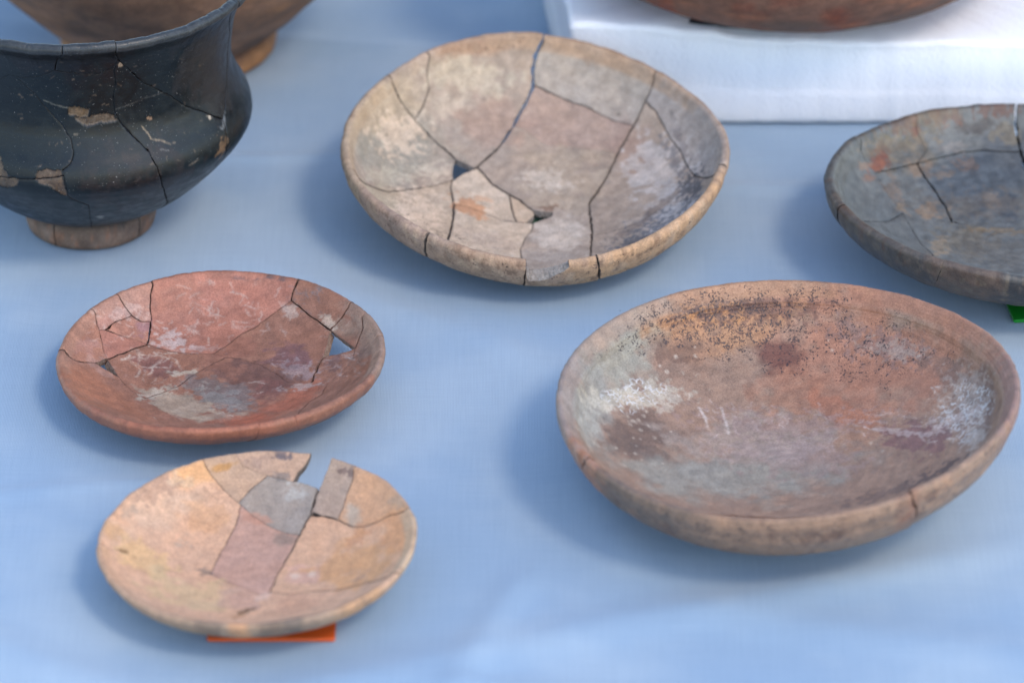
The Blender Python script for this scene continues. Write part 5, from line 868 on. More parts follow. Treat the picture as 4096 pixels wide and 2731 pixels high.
   ['m',[-8.097,6.57],[0.141,0.006,0.077,-0.147],1,0.12,0.8],
   ['r',-159.8,5,(90,59,33),0.9],
   ['r',-145.2,30,(90,84,78),0.8],
   ['r',-112.0,14,(105,90,80),0.7],
  ],
 },
 'pot': {
  'pose': {'loc': [-0.2752, 0.1567, 0.0], 'R': 1.0, 'tilt': [0, 0], 'warp': []},
  'cracks': [
   [[6.619,-23.867,1.1],[6.305,-22.544,1.29],[6.568,-21.507,1.43],[6.606,-21.357,1.45],[7.716,-19.997,1.31],[9.346,-17.61,0.94],[10.65,-16.01,0.94],[11.894,-13.92,0.82],[12.755,-11.406,0.77],[13.435,-9.378,0.73],[13.65,-6.854,0.59]],
   [[13.65,-6.854,0.13],[15.194,-5.46,0.13],[17.417,-2.992,0.13],[19.748,-3.232,0.13],[22.117,-11.148,0.13]],
   [[13.65,-6.854,0.26],[11.691,-6.627,0.26],[9.411,-4.37,0.26],[7.358,-4.372,0.26],[6.006,-6.066,0.26]],
   [[6.568,-21.507,0.51],[6.111,-20.846,0.52],[5.874,-20.504,0.53],[5.813,-19.363,0.55],[5.29,-18.751,0.56],[5.012,-17.422,0.58],[5.491,-16.375,0.6],[6.447,-14.828,0.63],[6.997,-13.477,0.66],[6.855,-12.258,0.68],[6.638,-11.548,0.68],[6.49,-9.843,0.68],[6.006,-6.066,0.68],[5.313,-4.713,0.68],[3.0,-1.0,0.66],[0.5,2.5,0.59],[0.503,7.181,0.51]],
   [[-0.648,-24.759,0.77],[-0.506,-23.81,0.7],[-1.343,-22.966,0.61],[-1.89,-21.618,0.51]],
   [[-1.89,-21.618,0.13],[0.607,-21.493,0.13],[3.818,-20.91,0.13],[6.111,-20.846,0.13]],
   [[-1.89,-21.618,0.1],[-4.942,-20.38,0.1],[-7.172,-19.49,0.1]],
   [[-7.172,-19.49,0.42],[-4.939,-19.139,0.42],[-2.798,-18.17,0.42],[-1.199,-17.353,0.42],[-0.272,-16.547,0.42],[0.06,-15.722,0.42],[-0.25,-14.999,0.42],[-0.959,-14.547,0.42]],
   [[-7.172,-19.49,0.26],[-8.07,-19.254,0.26],[-9.388,-18.043,0.26],[-15.9,-4.5,0.26],[-15.835,3.825,0.26]],
   [[-0.959,-14.547,0.17],[-0.847,-14.211,0.17],[-0.645,-13.603,0.17],[-0.498,-12.661,0.17],[0.915,-11.323,0.17],[0.4,-3.4,0.17],[0.5,2.5,0.17]],
   [[-0.847,-14.211,0.26],[-3.085,-13.532,0.26],[-4.426,-13.053,0.26],[-6.013,-12.222,0.26],[-9.5,-3.0,0.26],[-8.103,6.31,0.26]],
  ],
  'holes': [
   [[23.8,-0.42],[22.0,0.38],[19.92,1.74],[16.5,4.11],[11.68,5.7],[7.43,6.69],[3.76,7.06],[0.503,7.181],[0.0,7.2],[-4.15,7.19],[-7.66,6.43],[-8.103,6.31],[-11.88,5.29],[-15.835,3.825],[-16.63,3.53],[-19.95,1.4],[-23.8,-0.42],[-13.0,22.52],[13.5,23.38]],
  ],
  'paint': [
   ['base',(13,22,27),0.15,(24,30,34)],
   ['b',[17.101,-8.134],[0.083,0.088,-0.252,0.054],(40,40,43),0.6,0.6,2],
   ['b',[2.071,-23.725],[0.067,0.009,0.017,0.298],(24,22,26),0.6,0.6,2],
   ['b',[5.491,-11.37],[0.272,0.011,-0.076,0.319],(40,34,36),0.5,0.9,0.8],
   ['p',[[-0.4,-18.704],[0.665,-18.793],[2.135,-18.43],[1.913,-18.006],[1.155,-17.972],[0.286,-18.109],[-0.398,-18.2]],(92,80,65),0.95],
   ['p',[[0.277,-18.016],[1.342,-17.909],[2.743,-17.94],[3.922,-17.754],[4.822,-17.307],[5.163,-16.776],[3.918,-17.087],[2.986,-17.304],[1.902,-17.228],[1.088,-17.496],[0.542,-17.755]],(88,80,72),0.95],
   ['p',[[-3.139,-14.017],[-2.41,-14.404],[-1.1,-14.513],[-0.933,-14.182],[-0.777,-13.594],[-0.531,-12.716],[-1.049,-12.916],[-1.962,-13.423],[-2.634,-13.377],[-3.112,-13.523]],(88,76,66),0.95],
   ['p',[[-7.241,-13.03],[-6.687,-13.312],[-5.992,-12.899],[-5.398,-12.706],[-4.409,-13.0],[-4.563,-12.446],[-5.179,-11.819],[-5.839,-11.514],[-6.429,-11.567]],(88,78,68),0.95],
   ['b',[11.531,-7.171],[-0.135,1.613,-1.5,0.147],(110,92,74),0.8,0.9,0.3],
   ['b',[6.945,-20.691],[1.986,-0.081,-1.379,4.376],(150,138,125),0.8,0.6,0.3],
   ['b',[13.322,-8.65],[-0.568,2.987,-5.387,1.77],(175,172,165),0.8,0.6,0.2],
   ['b',[8.62,-15.012],[2.312,1.952,-4.621,6.002],(160,135,115),0.8,0.6,0.2],
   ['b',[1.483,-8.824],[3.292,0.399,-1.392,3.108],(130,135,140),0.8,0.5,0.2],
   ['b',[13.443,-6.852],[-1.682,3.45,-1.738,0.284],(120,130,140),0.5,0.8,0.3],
   ['l',[[7.516,-15.095],[7.796,-14.322],[7.771,-13.947],[8.587,-13.153],[9.063,-12.353],[9.474,-12.084]],1.0,(150,140,125),0.7],
   ['l',[[5.157,-17.645],[6.983,-17.184],[8.865,-16.586],[11.268,-15.156]],0.7,(95,98,100),0.5],
   ['l',[[-3.54,-18.887],[-1.983,-18.799],[-0.361,-18.681]],0.8,(110,115,112),0.6],
   ['l',[[8.995,-10.203],[9.878,-9.582]],1,(110,105,100),0.6],
   ['l',[[7.975,-12.938],[8.499,-12.328]],0.8,(120,125,130),0.6],
   ['l',[[0.094,-16.864],[0.547,-16.853]],0.9,(130,125,115),0.6],
   ['m',[5.029,-17.293],[0.039,0.015,-0.034,0.09],2,0.8,0.8],
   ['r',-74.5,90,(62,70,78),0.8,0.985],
   ['l',[[-2.427,-16.141],[-2.45,-16.084],[-2.49,-16.023],[-2.461,-15.976],[-2.415,-15.933]],0.4215585089990456,(120,110,100),0.31131400748963234],
   ['l',[[8.856,-19.654],[8.766,-19.674],[8.68,-19.709],[8.597,-19.758],[8.494,-19.818]],0.8487693652459745,(120,110,100),0.3847670266967422],
   ['l',[[-6.113,-18.192],[-6.237,-18.123],[-6.343,-18.075],[-6.451,-18.053],[-6.497,-18.072]],0.6420325210611396,(120,110,100),0.3656008624921547],
   ['l',[[1.722,-17.937],[1.72,-17.926],[1.755,-17.898],[1.77,-17.873],[1.804,-17.845]],0.8946968087809358,(120,110,100),0.4681897491022846],
   ['l',[[8.684,-12.105],[8.646,-12.084],[8.606,-12.079],[8.568,-12.058],[8.506,-12.077]],0.6207048283746374,(120,110,100),0.3095661639150418],
   ['l',[[4.567,-18.223],[4.465,-18.243],[4.344,-18.267],[4.243,-18.285],[4.213,-18.256]],0.6630452750726615,(120,110,100),0.34746188164528446],
   ['l',[[5.432,-14.652],[5.534,-14.6],[5.631,-14.539],[5.72,-14.469],[5.828,-14.423]],0.5898405759282971,(120,110,100),0.37917097195171634],
   ['l',[[1.366,-21.715],[1.466,-21.646],[1.633,-21.586],[1.78,-21.541],[1.975,-21.519]],0.8603618408919148,(120,110,100),0.4874840354358099],
   ['l',[[2.165,-13.812],[2.118,-13.789],[2.082,-13.752],[2.049,-13.726],[1.99,-13.704]],0.45397422399539,(120,110,100),0.4415845328736242],
   ['l',[[11.087,-12.746],[11.04,-12.77],[10.998,-12.821],[10.947,-12.867],[10.896,-12.912]],0.45403111939496515,(120,110,100),0.3014247156205076],
   ['l',[[8.882,-6.433],[8.811,-6.45],[8.718,-6.041],[8.593,-5.392],[8.477,-4.897]],0.8307492607772734,(120,110,100),0.4385654914837515],
   ['l',[[11.639,-10.155],[11.592,-10.152],[11.562,-10.115],[11.541,-10.061],[11.539,-9.991]],0.7964453336833124,(120,110,100),0.20307006623379714],
   ['l',[[6.591,-11.981],[6.689,-11.943],[6.77,-11.932],[6.852,-11.919],[6.874,-11.973]],0.8637473501851536,(120,110,100),0.24006133334778323],
   ['l',[[-4.461,-21.27],[-4.399,-21.225],[-4.404,-21.178],[-4.41,-21.116],[-4.369,-21.081]],0.6839427230628161,(120,110,100),0.2972830647147029],
   ['l',[[6.076,-19.328],[6.163,-19.236],[6.254,-19.157],[6.34,-19.065],[6.453,-18.987]],0.7993819273842073,(120,110,100),0.437217647424021],
   ['l',[[-6.554,-16.642],[-6.401,-16.732],[-6.241,-16.798],[-6.081,-16.862],[-5.971,-16.862]],0.5736724670637132,(120,110,100),0.21257334480742598],
   ['l',[[3.177,-19.329],[3.034,-19.359],[2.91,-19.383],[2.769,-19.422],[2.643,-19.432]],0.7799405809396679,(120,110,100),0.49013339918147497],
   ['l',[[0.726,-16.27],[0.671,-16.242],[0.601,-16.214],[0.496,-16.188],[0.393,-16.171]],0.5758681653618827,(120,110,100),0.497965187773719],
   ['l',[[-4.078,-21.575],[-3.943,-21.608],[-3.828,-21.651],[-3.694,-21.683],[-3.555,-21.745]],0.6735389385474726,(120,110,100),0.31682049306258014],
   ['l',[[3.683,-20.039],[3.809,-20.009],[3.911,-19.97],[4.009,-19.918],[4.131,-19.873]],0.643436151451114,(120,110,100),0.2709310942864549],
   ['l',[[2.741,-17.763],[2.676,-17.74],[2.666,-17.695],[2.655,-17.651],[2.59,-17.628]],0.7271357446906928,(120,110,100),0.42755771566819817],
   ['l',[[6.814,-12.777],[6.755,-12.757],[6.668,-12.796],[6.587,-12.817],[6.482,-12.854]],0.8241690216725562,(120,110,100),0.4891113684580739],
   ['l',[[17.886,-6.595],[17.871,-6.512],[17.863,-6.366],[17.854,-6.219],[17.849,-6.007]],0.7837541919503945,(120,110,100),0.3387046902991998],
   ['l',[[-2.953,-13.886],[-3.005,-13.859],[-3.06,-13.843],[-3.129,-13.821],[-3.181,-13.794]],0.886106860518526,(120,110,100),0.2966335546553293],
   ['l',[[-0.438,-15.158],[-0.33,-15.151],[-0.223,-15.154],[-0.131,-15.135],[-0.055,-15.104]],0.6340716872047787,(120,110,100),0.38512771054898487],
   ['l',[[0.555,-20.98],[0.571,-20.938],[0.502,-20.912],[0.392,-20.901],[0.283,-20.903]],0.8780274146600094,(120,110,100),0.4113797009759145],
   ['l',[[-6.189,-16.469],[-6.138,-16.519],[-6.042,-16.565],[-5.949,-16.621],[-5.872,-16.657]],0.6425111725299123,(120,110,100),0.46833618954493406],
   ['l',[[3.037,-21.135],[2.858,-21.124],[2.722,-21.104],[2.545,-21.104],[2.349,-21.119]],0.690430310589957,(120,110,100),0.2675359656845525],
   ['l',[[8.766,-11.021],[8.687,-11.103],[8.643,-11.19],[8.617,-11.272],[8.591,-11.352]],0.5122638091037536,(120,110,100),0.2178936388284471],
   ['l',[[10.749,-11.54],[10.717,-11.511],[10.706,-11.47],[10.707,-11.413],[10.674,-11.384]],0.5660141576348731,(120,110,100),0.3881318167058586],
   ['l',[[15.952,-11.56],[16.02,-11.435],[16.087,-11.309],[16.145,-11.171],[16.203,-11.031]],0.7535709954556068,(120,110,100),0.3959519700694169],
   ['l',[[-2.708,-21.534],[-2.845,-21.481],[-2.98,-21.442],[-3.117,-21.386],[-3.231,-21.334]],0.4583726704795078,(120,110,100),0.44818273757189203],
   ['l',[[-1.059,-22.515],[-0.977,-22.482],[-0.892,-22.467],[-0.804,-22.472],[-0.718,-22.457]],0.815302239054625,(120,110,100),0.47191022473477534],
   ['l',[[10.639,-16.548],[10.504,-16.599],[10.4,-16.606],[10.252,-16.682],[10.099,-16.744]],0.8814985498591271,(120,110,100),0.4810331471937235],
   ['l',[[14.207,-15.618],[14.346,-15.388],[14.464,-15.178],[14.606,-14.954],[14.722,-14.738]],0.852028336615478,(120,110,100),0.2620491062693014],
   ['l',[[13.07,-7.257],[13.002,-7.419],[12.928,-7.542],[12.868,-7.695],[12.807,-7.847]],0.5073502956511536,(120,110,100),0.36195367277831136],
   ['l',[[12.667,-12.248],[12.695,-12.143],[12.685,-12.075],[12.66,-12.031],[12.635,-11.987]],0.8745722854206468,(120,110,100),0.3569093086653331],
   ['l',[[12.578,-9.864],[12.602,-9.784],[12.635,-9.683],[12.658,-9.603],[12.713,-9.5]],0.7388816238491058,(120,110,100),0.27588550489632474],
   ['l',[[4.071,-18.438],[4.022,-18.413],[3.897,-18.422],[3.795,-18.437],[3.704,-18.41]],0.780906344192382,(120,110,100),0.41925038148227645],
   ['l',[[14.702,-6.622],[14.697,-6.573],[14.709,-6.488],[14.729,-6.425],[14.757,-6.382]],0.5164951827238807,(120,110,100),0.26818078280211266],
   ['l',[[8.063,-12.181],[7.986,-12.182],[7.944,-12.15],[7.902,-12.117],[7.895,-12.051]],0.7132602120348608,(120,110,100),0.4079103612990545],
   ['l',[[10.183,-10.283],[10.144,-10.286],[10.141,-10.229],[10.139,-10.191],[10.127,-10.149]],0.835369514623769,(120,110,100),0.4671793345705592],
   ['l',[[-4.988,-18.844],[-5.093,-18.795],[-5.199,-18.744],[-5.283,-18.7],[-5.365,-18.643]],0.6638074813625197,(120,110,100),0.4139149140459809],
   ['l',[[-1.283,-16.33],[-1.226,-16.294],[-1.188,-16.256],[-1.149,-16.218],[-1.127,-16.168]],0.7612098532482972,(120,110,100),0.3241002814332469],
   ['l',[[-2.851,-14.53],[-2.932,-14.487],[-2.994,-14.438],[-3.057,-14.388],[-3.151,-14.339]],0.7317447812142646,(120,110,100),0.39071755547319764],
   ['l',[[2.513,-19.097],[2.462,-19.054],[2.392,-19.015],[2.301,-18.979],[2.175,-18.973]],0.42973950391702526,(120,110,100),0.3929559593595325],
   ['l',[[5.086,-19.681],[5.053,-19.637],[5.001,-19.613],[4.888,-19.609],[4.779,-19.617]],0.5255428579645763,(120,110,100),0.21443835897023658],
   ['l',[[-1.991,-21.109],[-2.107,-21.037],[-2.266,-20.973],[-2.381,-20.899],[-2.518,-20.821]],0.6185640186810497,(120,110,100),0.4282609003572396],
   ['l',[[-1.583,-16.192],[-1.63,-16.155],[-1.709,-16.102],[-1.79,-16.06],[-1.8,-16.016]],0.6750060252267921,(120,110,100),0.39905344280418475],
   ['l',[[-6.818,-18.14],[-6.624,-18.206],[-6.491,-18.213],[-6.399,-18.187],[-6.35,-18.141]],0.8568101231604175,(120,110,100),0.43139270053771683],
   ['l',[[6.423,-10.955],[6.422,-10.849],[6.399,-10.767],[6.345,-10.722],[6.322,-10.637]],0.5335533300931772,(90,84,86),0.4878455185510098],
   ['l',[[1.631,-11.953],[1.808,-11.879],[1.979,-11.948],[2.142,-12.035],[2.295,-12.139]],0.8518700189176657,(90,84,86),0.3768667450486999],
   ['l',[[1.762,-13.366],[1.96,-13.363],[2.166,-13.329],[2.275,-13.4],[2.313,-13.508]],0.720039063945848,(90,84,86),0.27752327289682205],
   ['l',[[6.216,-10.196],[6.351,-9.951],[6.496,-9.749],[6.602,-9.424],[6.643,-9.052]],0.7470753732996045,(90,84,86),0.25550851098874894],
   ['l',[[-0.339,-12.453],[-0.248,-12.354],[-0.127,-12.315],[-0.007,-12.274],[0.13,-12.272]],0.5705800876468659,(90,84,86),0.3121335418460076],
   ['l',[[3.724,-12.413],[3.794,-12.485],[3.844,-12.577],[3.882,-12.667],[3.86,-12.778]],0.46317363377197485,(90,84,86),0.49894524464846246],
   ['l',[[1.983,-12.582],[2.174,-12.585],[2.329,-12.67],[2.493,-12.725],[2.682,-12.696]],0.503983990064076,(90,84,86),0.3639878080254544],
   ['l',[[1.987,-12.935],[2.096,-12.891],[2.201,-12.83],[2.305,-12.833],[2.421,-12.832]],0.7370680292109456,(90,84,86),0.2604522429158787],
   ['l',[[4.71,-12.65],[4.89,-12.588],[5.024,-12.618],[5.165,-12.626],[5.259,-12.688]],0.7064261463229375,(90,84,86),0.4973852925386746],
   ['l',[[4.672,-10.915],[4.819,-10.867],[4.964,-10.878],[5.105,-10.858],[5.206,-10.964]],0.7181198426101442,(90,84,86),0.4828183482277734],
   ['l',[[-0.555,-12.558],[-0.488,-12.622],[-0.422,-12.665],[-0.379,-12.744],[-0.335,-12.821]],0.8938958572848273,(90,84,86),0.30568370821811625],
   ['l',[[0.276,-13.468],[0.378,-13.452],[0.483,-13.46],[0.574,-13.467],[0.678,-13.46]],0.6502807145792052,(90,84,86),0.2623140083315154],
   ['l',[[1.709,-11.213],[1.779,-11.19],[1.842,-11.197],[1.9,-11.176],[1.955,-11.128]],0.660095793986046,(90,84,86),0.31472931142703225],
   ['l',[[4.451,-9.451],[4.56,-9.357],[4.662,-9.224],[4.766,-9.036],[4.858,-8.851]],0.7462204576833352,(90,84,86),0.24733796085041135],
   ['l',[[5.383,-8.724],[5.471,-8.451],[5.512,-8.063],[5.536,-7.643],[5.484,-7.234]],0.42199377451474335,(90,84,86),0.38959744903049603],
   ['l',[[5.402,-5.058],[5.42,-4.714],[5.525,-4.829],[5.539,-4.599],[5.639,-4.602]],0.8206894157655525,(90,84,86),0.20272969015590822],
   ['l',[[2.034,-11.626],[2.158,-11.444],[2.311,-11.298],[2.478,-11.165],[2.609,-10.955]],0.5122902776824824,(90,84,86),0.2833301377119529],
   ['l',[[0.325,-10.892],[0.434,-11.024],[0.487,-11.185],[0.552,-11.344],[0.618,-11.501]],0.6188048179314201,(90,84,86),0.46226083161417564],
   ['l',[[4.882,-11.24],[4.958,-11.225],[5.036,-11.155],[5.107,-11.116],[5.184,-11.043]],0.8950579007461071,(90,84,86),0.2458599698473295],
   ['l',[[3.072,-9.721],[3.207,-9.722],[3.33,-9.728],[3.433,-9.529],[3.523,-9.328]],0.7563690927267852,(90,84,86),0.44199421621635226],
   ['l',[[5.583,-11.928],[5.708,-11.829],[5.761,-11.689],[5.857,-11.541],[5.963,-11.42]],0.7825172762500051,(90,84,86),0.29971817058820655],
   ['l',[[5.184,-4.716],[5.196,-4.6],[5.411,-4.716],[5.526,-4.715],[5.64,-4.602]],0.5578728547816539,(90,84,86),0.2715433506126895],
   ['l',[[-0.452,-10.39],[-0.341,-10.429],[-0.248,-10.405],[-0.157,-10.349],[-0.056,-10.29]],0.653608341361617,(90,84,86),0.32445441647044027],
   ['l',[[1.723,-10.753],[1.819,-10.834],[1.891,-10.923],[1.98,-10.947],[2.073,-10.996]],0.43983984319492975,(90,84,86),0.4851409650146016],
   ['l',[[3.27,-12.858],[3.38,-12.814],[3.47,-12.747],[3.564,-12.691],[3.61,-12.607]],0.47552692274782304,(90,84,86),0.34421945138222476],
   ['l',[[5.019,-10.357],[5.078,-10.325],[5.147,-10.279],[5.194,-10.186],[5.257,-10.107]],0.6449004907356062,(90,84,86),0.38919991822243377],
   ['l',[[-0.399,-11.734],[-0.296,-11.792],[-0.191,-11.872],[-0.088,-11.925],[0.027,-11.974]],0.6421023736842342,(90,84,86),0.43348526674420995],
   ['l',[[0.941,-12.636],[1.092,-12.635],[1.243,-12.63],[1.388,-12.584],[1.535,-12.554]],0.5685910780984571,(90,84,86),0.2717947391859866],
   ['l',[[3.806,-8.358],[3.931,-8.229],[4.03,-8.019],[4.109,-7.768],[4.142,-7.392]],0.8232859257486178,(90,84,86),0.2785577105973227],
   ['l',[[5.046,-7.808],[5.124,-7.889],[5.184,-8.01],[5.234,-8.212],[5.256,-8.396]],0.5376285925456225,(90,84,86),0.36617426628198224],
  ],
 },
}

# ---------- helpers
GAIN = np.array([1.02, .90, .76])
def lin(c):
    c = np.asarray(c, float)/255
    return np.where(c <= .04045, c/12.92, ((c+.055)/1.055)**2.4)
def alb(c): return np.clip(lin(c)*GAIN, 0, .85)
def _h(ix, iy, seed):
    n = (ix.astype(np.int64)*374761393+iy.astype(np.int64)*668265263+seed*1442695041) & 0xffffffff
    n = ((n ^ (n >> 13))*1274126177) & 0xffffffff
    return ((n ^ (n >> 16)) & 0xffff)/65535.
def vnoise(x, y, seed=0):
    ix = np.floor(x); iy = np.floor(y); fx = x-ix; fy = y-iy
    fx = fx*fx*(3-2*fx); fy = fy*fy*(3-2*fy)
    a = _h(ix, iy, seed); b = _h(ix+1, iy, seed); c = _h(ix, iy+1, seed); d = _h(ix+1, iy+1, seed)
    return (a*(1-fx)+b*fx)*(1-fy)+(c*(1-fx)+d*fx)*fy
def fbm(x, y, sc, seed=0, oct=4):          # about -1..1, feature size sc
    v = 0; A = 1; T = 0
    for o in range(oct):
        v = v+A*(vnoise(x/sc*2**o+17.3*o, y/sc*2**o+9.1*o, seed+o)*2-1); T += A; A *= .55
    return v/T*1.6
def smooth(a, b, x):
    t = np.clip((x-a)/(b-a), 0, 1); return t*t*(3-2*t)
def inside(P, poly):
    x, y = P[:, 0], P[:, 1]; r = np.zeros(len(P), bool); Q = np.asarray(poly, float)
    for i in range(len(Q)):
        (x1, y1), (x2, y2) = Q[i], Q[(i+1) % len(Q)]
        if y1 == y2: continue
        r ^= ((y1 > y) != (y2 > y)) & (x < (x2-x1)*(y-y1)/(y2-y1)+x1)
    return r
def segdist(P, A, B):
    d = B-A; t = np.clip(((P-A)@d)/(d@d+1e-12), 0, 1)
    return np.hypot(*(P-(A+t[:, None]*d)).T)
def tag(o, label=None, cat=None, group=None, kind=None):
    if label: o['label'] = label
    if cat: o['category'] = cat
    if group: o['group'] = group
    if kind: o['kind'] = kind
    return o
def link(name, me, parent=None):
    o = bpy.data.objects.new(name, me); COL.objects.link(o)
    if parent: o.parent = parent
    return o
def empty(name, M, label, cat, group=None):
    o = bpy.data.objects.new(name, None); COL.objects.link(o); o.empty_display_size = .03
    o.matrix_world = M; return tag(o, label, cat, group)
def mesh(name, V, Fc, mats, mi=None, smooth_=None, col=None, mask=None):
    me = bpy.data.meshes.new(name); V = np.asarray(V, np.float32)
    ls = np.array([len(f) for f in Fc], np.int32); me.vertices.add(len(V)); me.vertices.foreach_set('co', V.ravel())
    idx = np.concatenate([np.asarray(f, np.int32) for f in Fc]) if not isinstance(Fc, np.ndarray) else Fc.ravel().astype(np.int32)
    me.loops.add(len(idx)); me.loops.foreach_set('vertex_index', idx)
    me.polygons.add(len(ls)); me.polygons.foreach_set('loop_start', np.r_[0, np.cumsum(ls)[:-1]].astype(np.int32))
    try: me.polygons.foreach_set('loop_total', ls)
    except Exception: pass
    for m in mats: me.materials.append(m)
    if mi is not None: me.polygons.foreach_set('material_index', np.asarray(mi, np.int32))
    s = np.ones(len(ls), bool) if smooth_ is None else np.asarray(smooth_, bool)
    me.polygons.foreach_set('use_smooth', s)
    me.update(calc_edges=True); me.validate()
    for nm, a in (('Col', col), ('Mask', mask)):
        if a is not None:
            at = me.color_attributes.new(nm, 'FLOAT_COLOR', 'POINT')
            at.data.foreach_set('color', np.c_[a, np.ones(len(a))].astype(np.float32).ravel())
    return me
# ---------- materials
class NT:
    def __init__(s, name):
        s.m = bpy.data.materials.new(name); s.m.use_nodes = True; s.t = s.m.node_tree; s.b = s.t.nodes['Principled BSDF']
    def n(s, typ, **k):
        x = s.t.nodes.new(typ)
        for a, v in k.items():
            if a.startswith('_'): x.inputs[a[1:].replace('_', ' ')].default_value = v
            else: setattr(x, a, v)
        return x
    def l(s, a, b): s.t.links.new(a, b)
    def math(s, op, a, b=None):
        x = s.n('ShaderNodeMath', operation=op)
        for i, v in enumerate((a, b)):
            if v is None: continue
            if hasattr(v, 'links'): s.l(v, x.inputs[i])
            else: x.inputs[i].default_value = v
        return x.outputs[0]
    def mix(s, fac, a, b, blend='MIX'):
        x = s.n('ShaderNodeMix', data_type='RGBA', blend_type=blend)
        for i, v in ((0, fac), (6, a), (7, b)):
            if hasattr(v, 'links'): s.l(v, x.inputs[i])
            else: x.inputs[i].default_value = v
        return x.outputs[2]
    def noise(s, vec, scale, detail=4, rough=.55):
        x = s.n('ShaderNodeTexNoise'); x.inputs['Scale'].default_value = scale; x.inputs['Detail'].default_value = detail
        x.inputs['Roughness'].default_value = rough; s.l(vec, x.inputs['Vector']); return x.outputs[0]
    def ramp(s, v, a, b, lo=0, hi=1):
        x = s.n('ShaderNodeMapRange'); x.interpolation_type = 'SMOOTHSTEP'; s.l(v, x.inputs[0])
        for i, q in enumerate((a, b, lo, hi)): 
            if hasattr(q, 'links'): s.l(q, x.inputs[i+1])
            else: x.inputs[i+1].default_value = q
        return x.outputs[0]
def clay(name, rough=.62, spec=.35, speck=(.045, .03, .03), crust=(.62, .6, .56), bump=.65, vary=.16, streak=0.):
    s = NT(name); tc = s.n('ShaderNodeTexCoord').outputs['Object']
    col = s.n('ShaderNodeAttribute', attribute_name='Col').outputs['Color']
    mk = s.n('ShaderNodeSeparateColor'); s.l(s.n('ShaderNodeAttribute', attribute_name='Mask').outputs['Color'], mk.inputs[0])
    n1 = s.noise(tc, 140, 5); n2 = s.noise(tc, 900, 4, .65); n3 = s.noise(tc, 45, 4)
    c = s.mix(s.ramp(n1, .3, .7), s.mix(1., col, (1-vary,)*3+(1,), 'MULTIPLY'), s.mix(1., col, (1+vary*.8,)*3+(1,), 'MULTIPLY'))
    c = s.mix(s.ramp(n2, .44, .60, 0, .5), c, s.mix(1., c, (.60, .56, .54, 1), 'MULTIPLY'))
    n5 = s.noise(tc, 1500, 2, .5); c = s.mix(s.ramp(n5, .57, .66, 0, .5), c, s.mix(1., c, (1.5, 1.48, 1.45, 1), 'MULTIPLY'))
    hue = s.mix(s.ramp(n3, .35, .65), (1.025, 1, .975, 1), (.98, .995, 1.015, 1)); c = s.mix(1., c, hue, 'MULTIPLY')
    # dark specks where the mask asks for them
    sp = s.noise(tc, 760, 3, .6); sp2 = s.noise(tc, 230, 3, .6)
    th = s.math('SUBTRACT', .63, s.math('MULTIPLY', mk.outputs[0], .14))
    d = s.math('ADD', s.math('MULTIPLY', sp, .62), s.math('MULTIPLY', sp2, .40))
    f = s.ramp(d, th, s.math('ADD', th, .035)); f = s.math('MULTIPLY', f, s.ramp(mk.outputs[0], .02, .15, 0, .85))
    c = s.mix(f, c, speck+(1,))
    # pale crust broken up by pits
    v = s.n('ShaderNodeTexVoronoi', feature='DISTANCE_TO_EDGE'); v.inputs['Scale'].default_value = 260; s.l(tc, v.inputs['Vector'])
    net = s.ramp(v.outputs['Distance'], .04, .16, 1, 0); cr = s.math('MULTIPLY', net, s.ramp(sp2, .42, .6))
    cr = s.math('MULTIPLY', cr, s.ramp(mk.outputs[1], .1, .7, 0, .85)); c = s.mix(cr, c, crust+(1,))
    # light dust grains
    g = s.noise(tc, 1100, 1, .3); g2 = s.noise(tc, 60, 2)
    gf = s.math('MULTIPLY', s.ramp(g, .735, .77), s.math('MULTIPLY', mk.outputs[2], s.ramp(g2, .35, .6, .2, 1)))
    c = s.mix(s.math('MULTIPLY', gf, .7), c, (.30, .29, .27, 1))
    if streak:
        mp = s.n('ShaderNodeMapping'); mp.inputs['Scale'].default_value = (10, 10, 700); s.l(tc, mp.inputs[0])
        st = s.noise(mp.outputs[0], 1, 4); c = s.mix(s.ramp(st, .45, .7, 0, streak), c, s.mix(1., c, (1.9, 1.8, 1.75, 1), 'MULTIPLY'))
    s.l(c, s.b.inputs['Base Color'])
    s.l(s.ramp(n1, .3, .7, rough-.08, rough+.1), s.b.inputs['Roughness']); s.b.inputs['Specular IOR Level'].default_value = spec
    bp = s.n('ShaderNodeBump'); bp.inputs['Strength'].default_value = bump; bp.inputs['Distance'].default_value = .0012
    h = s.math('ADD', s.math('MULTIPLY', n1, .5), s.math('MULTIPLY', n2, .45)); h = s.math('ADD', h, s.math('MULTIPLY', cr, .3)); h = s.math('SUBTRACT', h, s.math('MULTIPLY', f, .15))
    s.l(h, bp.inputs['Height']); s.l(bp.outputs[0], s.b.inputs['Normal'])
    return s.m
def broken(name, c1, c2):
    s = NT(name); tc = s.n('ShaderNodeTexCoord').outputs['Object']
    n = s.noise(tc, 500, 5, .7); c = s.mix(s.ramp(n, .3, .7), c1+(1,), c2+(1,)); s.l(c, s.b.inputs['Base Color'])
    s.b.inputs['Roughness'].default_value = .95; s.b.inputs['Specular IOR Level'].default_value = .1
    bp = s.n('ShaderNodeBump'); bp.inputs['Strength'].default_value = .8; bp.inputs['Distance'].default_value = .001
    s.l(n, bp.inputs['Height']); s.l(bp.outputs[0], s.b.inputs['Normal']); return s.m
